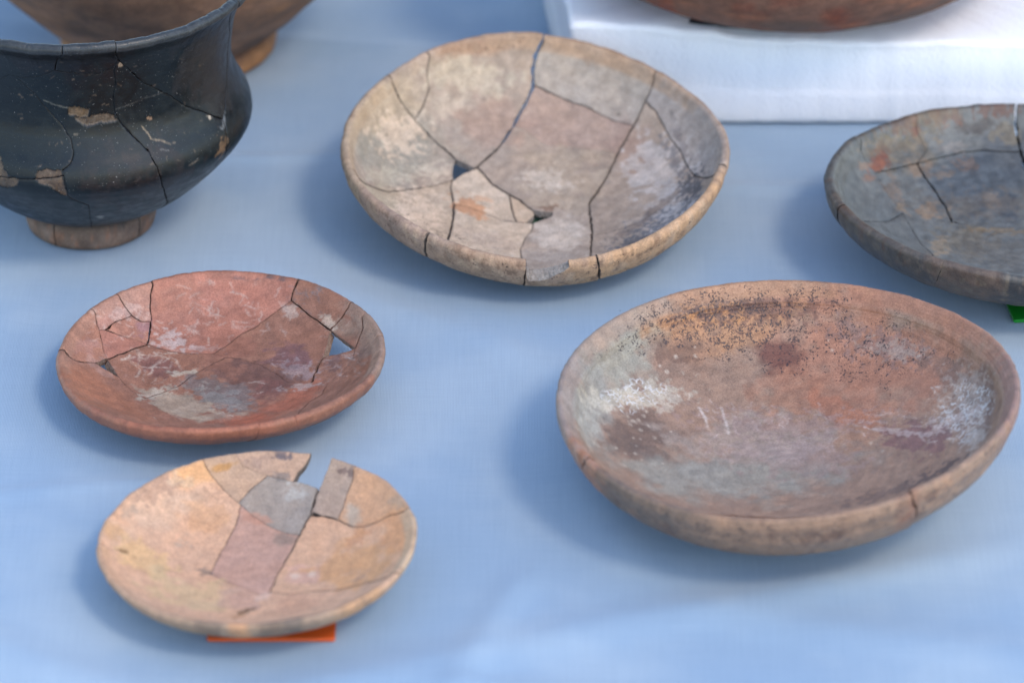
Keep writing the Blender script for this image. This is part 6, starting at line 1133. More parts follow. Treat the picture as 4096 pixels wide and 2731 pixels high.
def plain(name, c, rough=.6, vary=.06, scale=300, bump=.1, **k):
    s = NT(name); tc = s.n('ShaderNodeTexCoord').outputs['Object']
    n = s.noise(tc, scale, 4); c = tuple(c)
    s.l(s.mix(n, tuple(x*(1-vary) for x in c)+(1,), tuple(min(1, x*(1+vary)) for x in c)+(1,)), s.b.inputs['Base Color'])
    s.b.inputs['Roughness'].default_value = rough
    bp = s.n('ShaderNodeBump'); bp.inputs['Strength'].default_value = bump; bp.inputs['Distance'].default_value = .001
    s.l(n, bp.inputs['Height']); s.l(bp.outputs[0], s.b.inputs['Normal'])
    for a, v in k.items(): s.b.inputs[a.replace('_', ' ')].default_value = v
    return s.m
# ---------- painting of a surface from its stain list
def paint(P, D, S, side, sherds=None, seed=0):
    """P: points on the unrolled surface (cm). side: 0 main, 1 other. Returns colour, mask."""
    x, y = P.T; s = np.hypot(x, y); th = np.degrees(np.arctan2(y, x))
    base = [o for o in D['paint'] if o[0] == 'base'][0]
    c = np.tile(lin(base[1] if side == 0 else base[3]), (len(P), 1))
    c = c*(1+base[2]*fbm(x, y, 2.5, seed)[:, None]); m = np.zeros((len(P), 3))
    c = c*(1+np.array([.02, 0, -.02])*fbm(x, y, 5, seed+9, 3)[:, None])
    if side == 1: c = c*(1+.16*fbm(x, y, .9, seed+40)[:, None])
    for o in sorted(D['paint'], key=lambda q: q[0] == 'mot'):
        t = o[0]
        if t in ('b', 'm') and side == 0:
            q = P-np.array(o[1]); M = np.array(o[2]).reshape(2, 2); u = q@M.T; d = np.hypot(*u.T)
            near = d < 2.6
            if not near.any(): continue
            if t == 'b':
                col, st, e, ns = o[3:7]; dn = d[near]+e*1.05*fbm(x[near], y[near], ns, seed+int(abs(o[1][0])*31) % 97, 5)
                hw = .42 if e < .55 else .24; w = 1-smooth(.9-hw, .9+hw, dn); c[near] += (lin(col)-c[near])*(w*st)[:, None]
            else:
                ch, val, e = o[3:6]
                w = (1-smooth(.5, 1.15, d+e*.5*fbm(x, y, 1.2, seed+5)))*val; m[:, ch] = np.maximum(m[:, ch], w)
        elif t == 'l' and side == 0:
            pts = np.array(o[1]); wd, col, st = o[2:5]; bb = (x > pts[:, 0].min()-.3) & (x < pts[:, 0].max()+.3) & (y > pts[:, 1].min()-.3) & (y < pts[:, 1].max()+.3)
            if not bb.any(): continue
            Q = P[bb]; d = np.min([segdist(Q, pts[i], pts[i+1]) for i in range(len(pts)-1)], 0)
            w = (1-smooth(wd*.03, wd*.09, d))*st*np.clip(.75+.6*fbm(Q[:, 0], Q[:, 1], .3, seed), 0, 1)
            c[bb] += (lin(col)-c[bb])*w[:, None]
        elif t == 'p' and side == 0:
            r = inside(P+.05*np.c_[fbm(x, y, .3, 3), fbm(x, y, .3, 8)], o[1])
            c[r] += (lin(o[2])*(1+.25*fbm(x[r], y[r], .25, 4))[:, None]-c[r])*o[3]
        elif t == 's' and side == 0 and sherds is not None:
            k = sherds(np.array(o[1]))
            if k is not None: c[k] += (lin(o[2])*(1+base[2]*fbm(x[k], y[k], 1.5, seed+3))[:, None]-c[k])*o[3]
        elif t == 'mot' and side == 1:
            w = smooth(o[2], o[3], fbm(x, y, o[4], seed+int(o[1][0]), 5))*o[5]; c += (lin(o[1])-c)*w[:, None]
        elif t == 'ms' and side == 1: m[:, 0] = o[1]
        elif t == 'o' and side == 0:
            for px, py in o[1]:
                d = np.hypot(x-px, y-py); rr = o[2]*(.6+.6*_h(np.array([px*100]), np.array([py*100]), 3)[0]); w = np.exp(-((d-rr*.55)/(rr*.45))**2)*o[4]*(.6+.4*_h(np.array([px*50]), np.array([py*70]), 5)[0])
                c += (lin(o[3])-c)*w[:, None]
        elif t == 'r':
            dt = np.abs((th-o[1]+180) % 360-180)/o[2]; k0 = o[5] if len(o) > 5 else .935; k = smooth(S*k0, S*(k0+.025), s) if side == 0 else smooth(S*.45, S*.75, s)
            w = (1-smooth(.55, 1.25, dt+.35*fbm(x, y, .8, seed+2)))*o[4]*k; c += (lin(o[3])-c)*w[:, None]
    c *= 1+.07*fbm(x, y, .35, seed+20, 3)[:, None]
    return np.clip(c*GAIN, .003, .85), m
# ---------- a pot made of sherds: the unrolled surface is cut along its break lines, each piece is thickened
def pottery(key, name, label, cat, m_clay, m_core, h=.105, flip=False, bulge=1.0, group=None, part='sherd', seed=0, relief=.00018, wobble=1., chips=.0004, mis=.00035, edge=(.5, .47, .43), line_dark=.25, m_fresh=None, wheel=0.):
    D = DATA[key]; po = D['pose'];
    pr = Prof(key, po['R'], po['warp']); S = pr.S; rng = np.random.default_rng(seed+3)
    z0 = pr.T[:, 3].min() if not flip else 0.
    T3 = tilt(*po['tilt']); M = Matrix(T3.tolist()).to_4x4(); loc = np.array(po['loc'])+T3@np.array([0, 0, z0]); M.translation = Vector(loc)
    root = empty(name, M, label, cat, group)
    wob = lambda P: P+np.c_[fbm(P[:, 0], P[:, 1], .55, 71, 3), fbm(P[:, 0], P[:, 1], .55, 83, 3)]*.035
    pts = []; edges = []; lp = []; lw = []
    nb = int(2*math.pi*S/h); a = np.arange(nb)/nb*2*math.pi
    pts += [tuple(p) for p in np.c_[np.cos(a), np.sin(a)]*S]; edges += [(i, (i+1) % nb) for i in range(nb)]
    def poly(Q, W, closed=False):
        Q = np.asarray(Q, float); Q = np.vstack([Q, Q[:1]]) if closed else Q; W = list(W)+([W[0]] if closed else [])
        X = [Q[0][None]]; Y = [[W[0]]]
        for i in range(len(Q)-1):
            n = max(1, int(round(np.hypot(*(Q[i+1]-Q[i]))/(h*.75)))); t = (np.arange(n)+1)/n
            X.append(Q[i]+t[:, None]*(Q[i+1]-Q[i])); Y.append(W[i]+t*(W[i+1]-W[i]))
        X = wob(np.vstack(X)); Y = np.concatenate(Y); k = len(pts)
        pts.extend(map(tuple, X)); edges.extend((k+i, k+i+1) for i in range(len(X)-1)); lp.append(X); lw.append(Y)
    for c in D['cracks']: poly([p[:2] for p in c], [p[2] for p in c])
    for q in D['holes']: poly(q, [0.]*len(q), True)
    cp = np.vstack(lp) if lp else np.array([[99., 99.]]); cw = np.concatenate(lw) if lw else np.array([0.])
    gx = np.arange(-S, S, h); gy = np.arange(-S, S, h*.866); X, Y = np.meshgrid(gx, gy); X[1::2] += h/2
    G = np.c_[X.ravel(), Y.ravel()]; G = G+rng.uniform(-.2, .2, G.shape)*h; G = G[np.hypot(*G.T) < S-h*.45]
    # thin out the grid next to the lines, using coarse buckets
    B = {}
    for i, (px, py) in enumerate(cp): B.setdefault((int(px//.4), int(py//.4)), []).append(i)
    keep = np.ones(len(G), bool); cell = np.floor(G/.4).astype(int); dist = np.full(len(G), 9.)
    order = np.lexsort((cell[:, 1], cell[:, 0])); cs = cell[order]; cut = np.r_[0, np.nonzero(np.any(np.diff(cs, axis=0) != 0, axis=1))[0]+1, len(cs)]
    for a0, a1 in zip(cut[:-1], cut[1:]):
        cx, cy = cs[a0]; I = [i for dx in (-1, 0, 1) for dy in (-1, 0, 1) for i in B.get((cx+dx, cy+dy), ())]
        if not I: continue
        g = order[a0:a1]; dd = np.hypot(G[g, 0][:, None]-cp[I, 0], G[g, 1][:, None]-cp[I, 1])
        keep[g] = (dd-cw[I]*.05).min(1) > h*.5; dist[g] = dd.min(1)
    pts += [tuple(p) for p in G[keep]]
    V, E, Fc, ov, oe, of = delaunay_2d_cdt([Vector(p) for p in pts], edges, [], 0, 1e-5)
    V = np.array([tuple(v) for v in V]); Fc = np.array([tuple(f) for f in Fc if len(f) == 3])
    cen = V[Fc].mean(1); Fc = Fc[np.hypot(*cen.T) < S*math.cos(math.pi/nb)]; 
    con = set()
    for e, o in zip(E, oe):
        if o: con.add((min(e), max(e)))
    rim = {(min(e), max(e)) for e, o in zip(E, oe) if any(q < nb for q in o)}
    # union triangles over free edges
    key_e = np.sort(np.concatenate([Fc[:, [0, 1]], Fc[:, [1, 2]], Fc[:, [2, 0]]]), 1); tri = np.tile(np.arange(len(Fc)), 3)
    code = key_e[:, 0].astype(np.int64)*len(V)+key_e[:, 1]; o = np.argsort(code, kind='stable'); code = code[o]; tri = tri[o]
    same = np.nonzero(code[1:] == code[:-1])[0]; cc = np.array([a*len(V)+b for a, b in con], np.int64)
    same = same[~np.isin(code[same], cc)]; ta, tb = tri[same], tri[same+1]
    lab = np.arange(len(Fc))
    while True:
        m_ = np.minimum(lab[ta], lab[tb]); new = lab.copy(); np.minimum.at(new, ta, m_); np.minimum.at(new, tb, m_); new = np.minimum(new, new[new])
        if (new == lab).all(): break
        lab = new
    cen = V[Fc].mean(1); ar = .5*np.abs(np.cross(V[Fc[:, 1]]-V[Fc[:, 0]], V[Fc[:, 2]]-V[Fc[:, 0]]))
    dead = np.zeros(len(Fc), bool)
    for q in D['holes']: dead |= inside(cen, wob(np.asarray(q, float)))
    comps = []
    for l_ in np.unique(lab):
        k = lab == l_; A = ar[k].sum()
        if (ar[k]*dead[k]).sum() > .5*A or A < .02: continue
        comps.append((A, Fc[k], cen[k]))
    comps.sort(key=lambda t: -t[0])
    for ci, (A, tris, cn) in enumerate(comps):
        vid, inv = np.unique(tris, return_inverse=True); Tt = inv.reshape(-1, 3); P = V[vid].copy()
        a_, b_, c_ = P[Tt[:, 0]], P[Tt[:, 1]], P[Tt[:, 2]]; bad = np.cross(b_-a_, c_-a_) < 0; Tt[bad] = Tt[bad][:, ::-1]
        he = np.concatenate([Tt[:, [0, 1]], Tt[:, [1, 2]], Tt[:, [2, 0]]]); cd = he[:, 0].astype(np.int64)*len(P)+he[:, 1]; rv = he[:, 1].astype(np.int64)*len(P)+he[:, 0]
        be = he[~np.isin(cd, rv)]
        isrim = np.array([(min(vid[i], vid[j]), max(vid[i], vid[j])) in rim for i, j in be]) if len(be) else np.zeros(0, bool)
        off = np.zeros(len(be)); nr = np.zeros((len(be), 2))
        for q, (i, j) in enumerate(be):
            d = P[j]-P[i]; L = np.hypot(*d); nr[q] = np.array([-d[1], d[0]])/max(L, 1e-9)
            if not isrim[q]:
                mid = (P[i]+P[j])/2; I = [i2 for dx in (-1, 0, 1) for dy in (-1, 0, 1) for i2 in B.get((int(mid[0]//.4)+dx, int(mid[1]//.4)+dy), ())]
                if I:
                    dd = np.hypot(*(cp[I]-mid).T); off[q] = cw[I][dd.argmin()]*.05 if dd.min() < .2 else 0
        acc = {}
        for q, (i, j) in enumerate(be):
            acc.setdefault(i, []).append(q); acc.setdefault(j, []).append(q)
        P0 = P.copy()
        for i, qs in acc.items():
            if len(qs) != 2: continue
            n1, n2 = nr[qs[0]], nr[qs[1]]; o1, o2 = off[qs[0]], off[qs[1]]; det = n1[0]*n2[1]-n1[1]*n2[0]
            if abs(det) > .3: dx = np.array([(o1*n2[1]-o2*n1[1])/det, (n1[0]*o2-n2[0]*o1)/det])
            else: dx = (n1*o1+n2*o2)/2
            L = np.hypot(*dx); mx = 2*max(o1, o2); dx = dx*(mx/L) if L > mx > 0 else dx
            P[i] = P0[i]+dx*(1+max(-.25, 1.2*fbm(P0[i:i+1, 0], P0[i:i+1, 1], .35, 90+ci % 5, 3)[0])+.2*(rng.random()-.5))
        # 3D
        off3 = np.array([0, 0, -z0])+rng.normal(0, mis*.5, 3)*(1 if len(comps) > 1 else 0)
        tx, ty = rng.normal(0, .004 if len(comps) > 1 else 0, 2); ctr = pr.at(P[:, 0].mean(), P[:, 1].mean())
        def place(W): W = W.copy(); W[:, 2] += (W[:, 0]-ctr[0])*tx+(W[:, 1]-ctr[1])*ty; return W+off3
        th = np.arctan2(P[:, 1], P[:, 0]); Wm = pr.at(P[:, 0], P[:, 1], True); Wo = pr.at(P[:, 0], P[:, 1], False)
        nrm = Wm-Wo; nrm /= np.linalg.norm(nrm, axis=1)[:, None]+1e-9
        rl = relief*(fbm(P[:, 0], P[:, 1], 1.6, seed+50)+.5*np.sin(np.hypot(P[:, 0], P[:, 1])*9+2*fbm(P[:, 0], P[:, 1], 4, seed)))
        rl = rl+wheel*np.sin(np.hypot(P[:, 0], P[:, 1])*26+fbm(P[:, 0], P[:, 1], 5, 6))*smooth(S*.86, S*.9, np.hypot(P[:, 0], P[:, 1]))
        Wm += nrm*rl[:, None]; Wo -= nrm*(relief*1.6*fbm(P[:, 0], P[:, 1], .8, seed+60))[:, None]
        sr = np.hypot(P[:, 0], P[:, 1]); k6 = (sr/S)**10; tx_ = np.cos(th)*S; ty_ = np.sin(th)*S
        chip = k6*(.0005*wobble*fbm(tx_, ty_, 2.5, seed+70, 3)-chips*smooth(.35, .95, fbm(tx_, ty_, .8, seed+77, 3)))
        Wm[:, 2] += chip; Wo[:, 2] += chip*.8; Wo[:, :2] *= (1+k6*.006*wobble*fbm(tx_, ty_, 1.8, seed+79, 3))[:, None]
        # worn edge: the surface dips a little along the break
        bi = np.unique(be[~isrim]) if len(be) else np.array([], int); Wm[bi] -= nrm[bi]*.00025
        n = len(P); VV = [place(Wm), place(Wo)]; F3 = [Tt if not flip else Tt[:, ::-1], (Tt[:, ::-1] if not flip else Tt)+n]
        cm, mm = paint(P, D, S, 0, (lambda q, P=P, tris=tris: (np.ones(len(P), bool) if contains(V, tris, q) else None)), seed)
        co, mo = paint(P, D, S, 1, None, seed)
        kk = smooth(S*.955, S*.995, np.hypot(*P.T)); rimc = co*1.02; 
        Wm_crust = nrm*(mm[:, 1]*.0006*np.clip(fbm(P[:, 0], P[:, 1], .28, seed+88, 3)+.1, 0, 1))[:, None]; VV[0] = VV[0]+Wm_crust
        for o in D['paint']:
            if o[0] == 'p': r_ = inside(P+.05*np.c_[fbm(P[:, 0], P[:, 1], .3, 3), fbm(P[:, 0], P[:, 1], .3, 8)], o[1]); VV[0][r_] -= nrm[r_]*(.0009+.0003*fbm(P[r_, 0], P[r_, 1], .25, 12))[:, None]
        # soil settled along the joints
        cm[bi] *= 1-line_dark
        C = [cm, co]; K = [mm, mo]; faces = []; fm = []; fs = []; base = 2*n; extra = []; ex_c = []
        def addv(p, c): extra.append(p); ex_c.append(c); return base+len(extra)-1
        lipc = {}
        NL = 6
        def lip(i):
            if i in lipc: return lipc[i]
            a3, b3 = VV[0][i], VV[1][i]; e = P[i]/np.hypot(*P[i])*.1; t3 = VV[0][i]-place((pr.at(*(P[i]-e)))[None])[0]; t3 /= np.linalg.norm(t3)+1e-9
            hlf = (a3-b3)/2; t3 = t3-hlf*(t3@hlf)/(hlf@hlf+1e-12); t3 /= np.linalg.norm(t3)+1e-9; L = np.linalg.norm(hlf); md = (a3+b3)/2
            ids = [i]
            for k in range(1, NL):
                f = math.pi*k/NL; p = md+hlf*math.cos(f)+t3*math.sin(f)*L*bulge
                p = p*(1)+rng.normal(0, .00006, 3); w_ = k/NL
                ids.append(addv(p, cm[i]*(1-w_)+co[i]*w_))
            ids.append(i+n); lipc[i] = ids; return ids
        wallv = {}
        NW = 4
        def wall(i):
            if i in wallv: return wallv[i]
            a3, b3 = VV[0][i], VV[1][i]; ids = []
            for k in range(NW+1):
                t = k/NW; p = a3*(1-t)+b3*t
                if 0 < k < NW: p = p+rng.normal(0, .0002, 3)
                ids.append(addv(p, np.array(edge)))
            wallv[i] = ids; return ids
        for q, (i, j) in enumerate(be):
            A_, B_ = (lip(i), lip(j)) if isrim[q] else (wall(i), wall(j)); m2 = 0 if isrim[q] else (2 if m_fresh and off[q] < .004 else 1)
            for k in range(len(A_)-1):
                f = (A_[k], A_[k+1], B_[k+1], B_[k]); faces.append(f[::-1] if flip else f); fm.append(m2); fs.append(m2 == 0)
        for i, qs in acc.items():            # end faces of a lip where a break reaches the rim
            if len(qs) == 2 and isrim[qs[0]] != isrim[qs[1]]:
                L_ = lip(i); pp = np.array([VV[0][x] if x < n else (VV[1][x-n] if x < 2*n else extra[x-base]) for x in L_])
                ids = [addv(p, np.array(edge)) for p in pp]; 
                q = qs[0] if isrim[qs[0]] else qs[1]; st = be[q][0] == i
                f = tuple(ids[::-1]) if st else tuple(ids); faces.append(f[::-1] if flip else f); fm.append(1); fs.append(False)
        if extra: VV.append(np.array(extra)); C.append(np.array(ex_c)); K.append(np.zeros((len(extra), 3)))
        allF = [tuple(f) for f in np.vstack(F3)]+faces
        mi = [0]*(2*len(Tt))+fm; sm = [True]*(2*len(Tt))+fs
        me = mesh(part, np.vstack(VV), allF, [m_clay, m_core]+([m_fresh] if m_fresh else []), mi, sm, np.vstack(C), np.vstack(K))
        if len(comps) == 1: link(part, me, root)
        else: link(part, me, root)
    return root
def contains(V, tris, q):
    a, b, c = V[tris[:, 0]], V[tris[:, 1]], V[tris[:, 2]]
    near = np.hypot(*(a-q).T) < .6
    if not near.any(): return False
    a, b, c = a[near], b[near], c[near]
    s1 = np.cross(b-a, q-a); s2 = np.cross(c-b, q-b); s3 = np.cross(a-c, q-c)
    return bool((((s1 >= 0) & (s2 >= 0) & (s3 >= 0)) | ((s1 <= 0) & (s2 <= 0) & (s3 <= 0))).any())
# ---------- plain turned shapes (vessels that are out of focus, foot ring pieces)
def lathe(name, prof, mats, a0=0., a1=2*math.pi, n=160, closed=True, colf=None, jit=0., parent=None, seed=0):
    prof = np.asarray(prof, float); m = len(prof); full = abs(a1-a0-2*math.pi) < 1e-6
    A = np.linspace(a0, a1, n, endpoint=not full); rng = np.random.default_rng(seed)
    V = []; UV = []
    for i, a in enumerate(A):
        for j, (r, z) in enumerate(prof): V.append((r*math.cos(a), r*math.sin(a), z)); UV.append((a, j))
    V = np.array(V)
    if jit: 
        k = fbm(V[:, 0]*100+V[:, 2]*60, V[:, 1]*100, 2.2, seed)[:, None]*jit; nn = V.copy(); nn[:, 2] = 0; nn /= np.linalg.norm(nn, axis=1)[:, None]+1e-6; V = V+nn*k
    Fc = []; mj = m if closed else m-1
    for i in range(n if full else n-1):
        for j in range(mj):
            i2 = (i+1) % n; j2 = (j+1) % m; Fc.append((i*m+j, i2*m+j, i2*m+j2, i*m+j2))
    mi = [0]*len(Fc)
    if not full and closed:
        Fc.append(tuple(range(m))); Fc.append(tuple((n-1)*m+j for j in range(m))[::-1]); mi += [1, 1]
    col = colf(V) if colf else np.tile((.3, .25, .2), (len(V), 1))
    me = mesh(name, V, Fc, mats, mi, None, col, np.zeros((len(V), 3)))
    return me
def card(name, label, w, d, t, col, loc, rz, fold=0.):
    """a stiff label card lying flat: rounded corners, slightly lifted edges, thin bevel."""
    r = .0012; out = []
    for cx, cy, a in ((w/2-r, d/2-r, 0), (-w/2+r, d/2-r, 90), (-w/2+r, -d/2+r, 180), (w/2-r, -d/2+r, 270)):
        for k in range(4): b = math.radians(a+30*k); out.append((cx+r*math.cos(b), cy+r*math.sin(b)))
    out = np.array(out); n = len(out); V = []; b = .0003
    for s_, z in ((1-.006, 0), (1, b), (1, t-b), (1-.006, t)):
        V += [(x*s_, y*s_, z) for x, y in out]
    Fc = [tuple(range(n))[::-1], tuple(3*n+i for i in range(n))]
    for L in range(3): Fc += [(L*n+i, L*n+(i+1) % n, (L+1)*n+(i+1) % n, (L+1)*n+i) for i in range(n)]
    me = mesh(name, V, Fc, [col], None, [False]*len(Fc))
    o = link(name, me); o.location = loc; o.rotation_euler = (0, 0, rz); return tag(o, label, 'label card', 'coloured label cards under the pots')
# ---------- table with its blue cloth
def cloth_height(x, y):
    z = .0006*fbm(x*100, y*100, 22, 5, 3)+.00022*fbm(x*100, y*100, 6, 8, 3)
    for (px, py, ang, amp, wd, ln) in FOLDS:
        c, s_ = math.cos(ang), math.sin(ang); u = (x-px)*c+(y-py)*s_; v = -(x-px)*s_+(y-py)*c
        v = v+.004*fbm(u*100, v*0, 9, 3, 2)
        z = z+1.6*amp*np.exp(-(v/wd)**2)*smooth(ln, ln*.6, np.abs(u))
    return z
FOLDS = [(-0.1, 0.245, 0.0, 0.0016, 0.006, 0.32), (-0.05, 0.4, -0.16, 0.0022, 0.012, 0.35), (0.05, -0.33, 0.35, 0.0022, 0.018, 0.3), (-0.4, -0.12, 1.1, 0.003, 0.016, 0.25), (0.02, -0.1, 1.9, 0.0016, 0.02, 0.22), (-0.33, -0.33, -0.5, 0.0026, 0.018, 0.2), (0.3, -0.36, -0.25, 0.0022, 0.02, 0.25), (0.22, 0.2, -0.05, 0.0016, 0.008, 0.15), (-0.05, 0.02, -0.6, 0.0014, 0.014, 0.2), (-0.02, -0.36, 1.3, 0.0018, 0.012, 0.12), (0.1, -0.4, -0.1, 0.0014, 0.01, 0.2), (-0.28, -0.18, 0.2, 0.0012, 0.008, 0.1)]
def make_cloth():
    xs = np.concatenate([np.linspace(-1.6, -.62, 20), np.arange(-.6, .6, .0035), np.linspace(.62, 1.6, 20)])
    ys = np.concatenate([np.linspace(-1.1, -.47, 12), np.arange(-.45, .75, .0035), np.linspace(.77, 2.4, 24)])
    X, Y = np.meshgrid(xs, ys); Z = cloth_height(X, Y)
    V = np.stack([X.ravel(), Y.ravel(), Z.ravel()-.0008], -1); nx = len(xs)
    i, j = np.meshgrid(np.arange(len(ys)-1), np.arange(nx-1), indexing='ij'); a = (i*nx+j).ravel()
    Fc = np.stack([a, a+1, a+nx+1, a+nx], -1)
    s = NT('blue cloth'); tc = s.n('ShaderNodeTexCoord').outputs['Object']
    n1 = s.noise(tc, 5, 4); n2 = s.noise(tc, 38, 5, .6)
    c = s.mix(s.ramp(n1, .38, .62), CL_A+(1,), CL_B+(1,)); c = s.mix(s.ramp(n2, .3, .75, 0, .25), c, s.mix(1., c, (.93, .94, .95, 1), 'MULTIPLY'))
    # plain weave: warp and weft threads about 0.45 mm apart
    ht = None; cols = []
    for ax, sc in ((0, (1, .06, 1)), (1, (.06, 1, 1))):
        w = s.n('ShaderNodeTexWave', wave_type='BANDS', bands_direction='XY'[ax]); w.inputs['Scale'].default_value = 340 if ax == 0 else 300
        w.inputs['Distortion'].default_value = 1.2; w.inputs['Detail'].default_value = 1; w.inputs['Detail Scale'].default_value = .6
        s.l(tc, w.inputs['Vector']); cols.append(w.outputs[1])
        mp = s.n('ShaderNodeMapping'); mp.inputs['Scale'].default_value = (1200, 25, 1) if ax == 0 else (25, 1200, 1); s.l(tc, mp.inputs[0]); cols.append(s.noise(mp.outputs[0], 1, 2))
    ht = s.math('ADD', s.math('MULTIPLY', cols[0], cols[2]), s.math('MULTIPLY', s.math('ADD', cols[1], cols[3]), .7))
    c = s.mix(s.ramp(ht, .5, 1.4, 0, 1), s.mix(1., c, (.86, .87, .90, 1), 'MULTIPLY'), s.mix(1., c, (1.05, 1.05, 1.04, 1), 'MULTIPLY'))
    for sc in ((14, 420, 1), (380, 12, 1)):
        mp = s.n('ShaderNodeMapping'); mp.inputs['Scale'].default_value = sc; s.l(tc, mp.inputs[0]); q = s.noise(mp.outputs[0], 1, 3)
        c = s.mix(s.ramp(q, .4, .66, 0, .2), c, s.mix(1., c, (.88, .90, .93, 1), 'MULTIPLY'))
    # lint and grit
    v = s.n('ShaderNodeTexVoronoi'); v.inputs['Scale'].default_value = 28; v.inputs['Randomness'].default_value = 1; s.l(tc, v.inputs['Vector'])
    gate = s.n('ShaderNodeSeparateColor'); s.l(v.outputs['Color'], gate.inputs[0])
    dot = s.math('MULTIPLY', s.ramp(v.outputs['Distance'], .012, .026, 1, 0), s.ramp(gate.outputs[0], .80, .82)); c = s.mix(s.math('MULTIPLY', dot, .5), c, (.05, .06, .08, 1))
    s.l(c, s.b.inputs['Base Color']); s.b.inputs['Roughness'].default_value = .85; s.b.inputs['Specular IOR Level'].default_value = .2
    s.b.inputs['Sheen Weight'].default_value = .25
    bp = s.n('ShaderNodeBump'); bp.inputs['Strength'].default_value = .5; bp.inputs['Distance'].default_value = .0003
    s.l(ht, bp.inputs['Height']); s.l(bp.outputs[0], s.b.inputs['Normal'])
    me = mesh('tablecloth', V, Fc, [s.m]); o = link('tablecloth', me)
    tag(o, 'light blue woven cloth spread over the display table under all the pots', 'tablecloth')
CL_A = (.30, .41, .52); CL_B = (.39, .485, .56)
make_cloth()
# ---------- foam blocks, two stacked layers with soft edges
def foam(name, label, corners, z0, z1, seed, droop=0.):
    s = NT(name); tc = s.n('ShaderNodeTexCoord').outputs['Object']
    n = s.noise(tc, 260, 4); v = s.n('ShaderNodeTexVoronoi'); v.inputs['Scale'].default_value = 520; s.l(tc, v.inputs['Vector'])
    s.l(s.mix(n, (.93, .935, .94, 1), (.97, .97, .97, 1)), s.b.inputs['Base Color']); s.b.inputs['Roughness'].default_value = .45
    s.b.inputs['Subsurface Weight'].default_value = .7; s.b.inputs['Subsurface Radius'].default_value = (.03, .03, .03); s.b.inputs['Subsurface Scale'].default_value = 1
    s.b.inputs['Coat Weight'].default_value = .25; s.b.inputs['Coat Roughness'].default_value = .25
    bp = s.n('ShaderNodeBump'); bp.inputs['Strength'].default_value = .6; bp.inputs['Distance'].default_value = .001
    s.l(v.outputs['Distance'], bp.inputs['Height']); s.l(bp.outputs[0], s.b.inputs['Normal'])
    c = np.array(corners, float); N = 150; R = .0045; nb = 5
    # rings: outline swept by an edge radius
    out = []
    for i in range(4):
        a, b = c[i], c[(i+1) % 4]; t = np.arange(N)/N; out.append(a+t[:, None]*(b-a))
    out = np.vstack(out); ctr = c.mean(0); d = out-ctr; d = d/np.linalg.norm(d, axis=1)[:, None]
    out = out+d*(.0016*fbm(out[:, 0]*100, out[:, 1]*100, 2.5, seed, 5)[:, None])
    rows = []
    def ring(inset, z): 
        p = out-d*inset; zz = z+.0022*fbm(p[:, 0]*100, p[:, 1]*100, 4, seed+3)*(z > z0+.002)-droop*smooth(.04, .22, p[:, 0])*(z-z0)/(z1-z0); rows.append(np.c_[p, zz])
    for k in range(nb+1): a = math.pi/2*k/nb; ring(R*(1-math.sin(a)), z0+R*(1-math.cos(a)))
    for k in range(1, 24): f = k/24; zz_ = z0+R+(z1-z0-2*R)*f; ring(.0012*smooth(.36, .40, f)+.0008*math.exp(-((f-.38)/.012)**2), zz_)
    for k in range(nb+1): a = math.pi/2*k/nb; ring(R*(1-math.cos(a)), z1-R+R*math.sin(a))
    for q in (.03, .06, .1): ring(q, z1)
    n_ = len(out); V = np.vstack(rows); Fc = []
    for L in range(len(rows)-1): Fc += [(L*n_+i, L*n_+(i+1) % n_, (L+1)*n_+(i+1) % n_, (L+1)*n_+i) for i in range(n_)]
    Fc.append(tuple((len(rows)-1)*n_+i for i in range(n_))); Fc.append(tuple(range(n_))[::-1])
    o = link(name, mesh(name, V, Fc, [s.m])); return tag(o, label, 'foam block', 'white foam layers under the back vessel')
foam('foam_block', 'thick white packing foam block carrying the reddish vessel at the back', [(.0390, .2925), (.43, .2925), (.32, .62), (.010, .62)], .0008, .0765, 8, .014)
# ---------- label cards
mt = lambda n, c, r=.35: plain(n, c, r, .05, 500, .05)
CARDP = [('orange', 'bright orange card sticking out under the small tan bowl at the front', (.62, .095, .012)),
         ('green', 'bright green card corner showing under the dark grey bowl at the right edge', (.01, .24, .02)),
         ('dark_green', 'dark green card seen through the lower hole of the large cracked cream bowl', (.004, .06, .02)),
         ('black', 'dark grey card corner under the reddish vessel on the foam', (.03, .035, .04))]
CPOS = {'orange': ((-.1373, -.3058, .0006), .0), 'green': ((.3545, .0640, .0006), .12), 'dark_green': ((.028, .155, .0006), .1), 'black': ((.1400, .3400, .0685), -.12)}
for k, lab, c in CARDP: card('label_card', lab, .073 if k == 'orange' else .085, .074, .0022, mt(k.replace('_', ' ')+' card', c), *CPOS[k])
# ---------- the pots
core_pale = broken('pale broken clay', (.13, .10, .08), (.26, .21, .17)); fresh_pale = broken('fresh pale break', (.24, .20, .165), (.40, .35, .30)); fresh_red = broken('fresh red break', (.22, .14, .10), (.38, .26, .19))
core_red = broken('red broken clay', (.13, .07, .05), (.27, .16, .12))
core_dark = broken('dark broken clay', (.015, .015, .015), (.06, .05, .045))
m_cream = clay('cream clay', .72, .25); m_red = clay('red slipped clay', .5, .4); m_tan = clay('tan clay', .7, .25, vary=.10)
m_burn = clay('burnished brown clay', .45, .45, crust=(.66, .64, .60)); m_grey = clay('dark grey clay', .42, .5, vary=.25); m_black = clay('black burnished clay', .38, .4, bump=.15, vary=.25, streak=.25)
pottery('b1', 'bowl', 'large cream bowl rebuilt from many sherds with two holes and a chipped front rim', 'bowl', m_cream, core_pale, seed=1, mis=.0003, m_fresh=fresh_pale, line_dark=.38)
pottery('b2', 'bowl', 'shallow red dish with pale root marks, mended, two triangular holes', 'dish', m_red, core_red, seed=2, bulge=.9, mis=.0002, m_fresh=fresh_red)
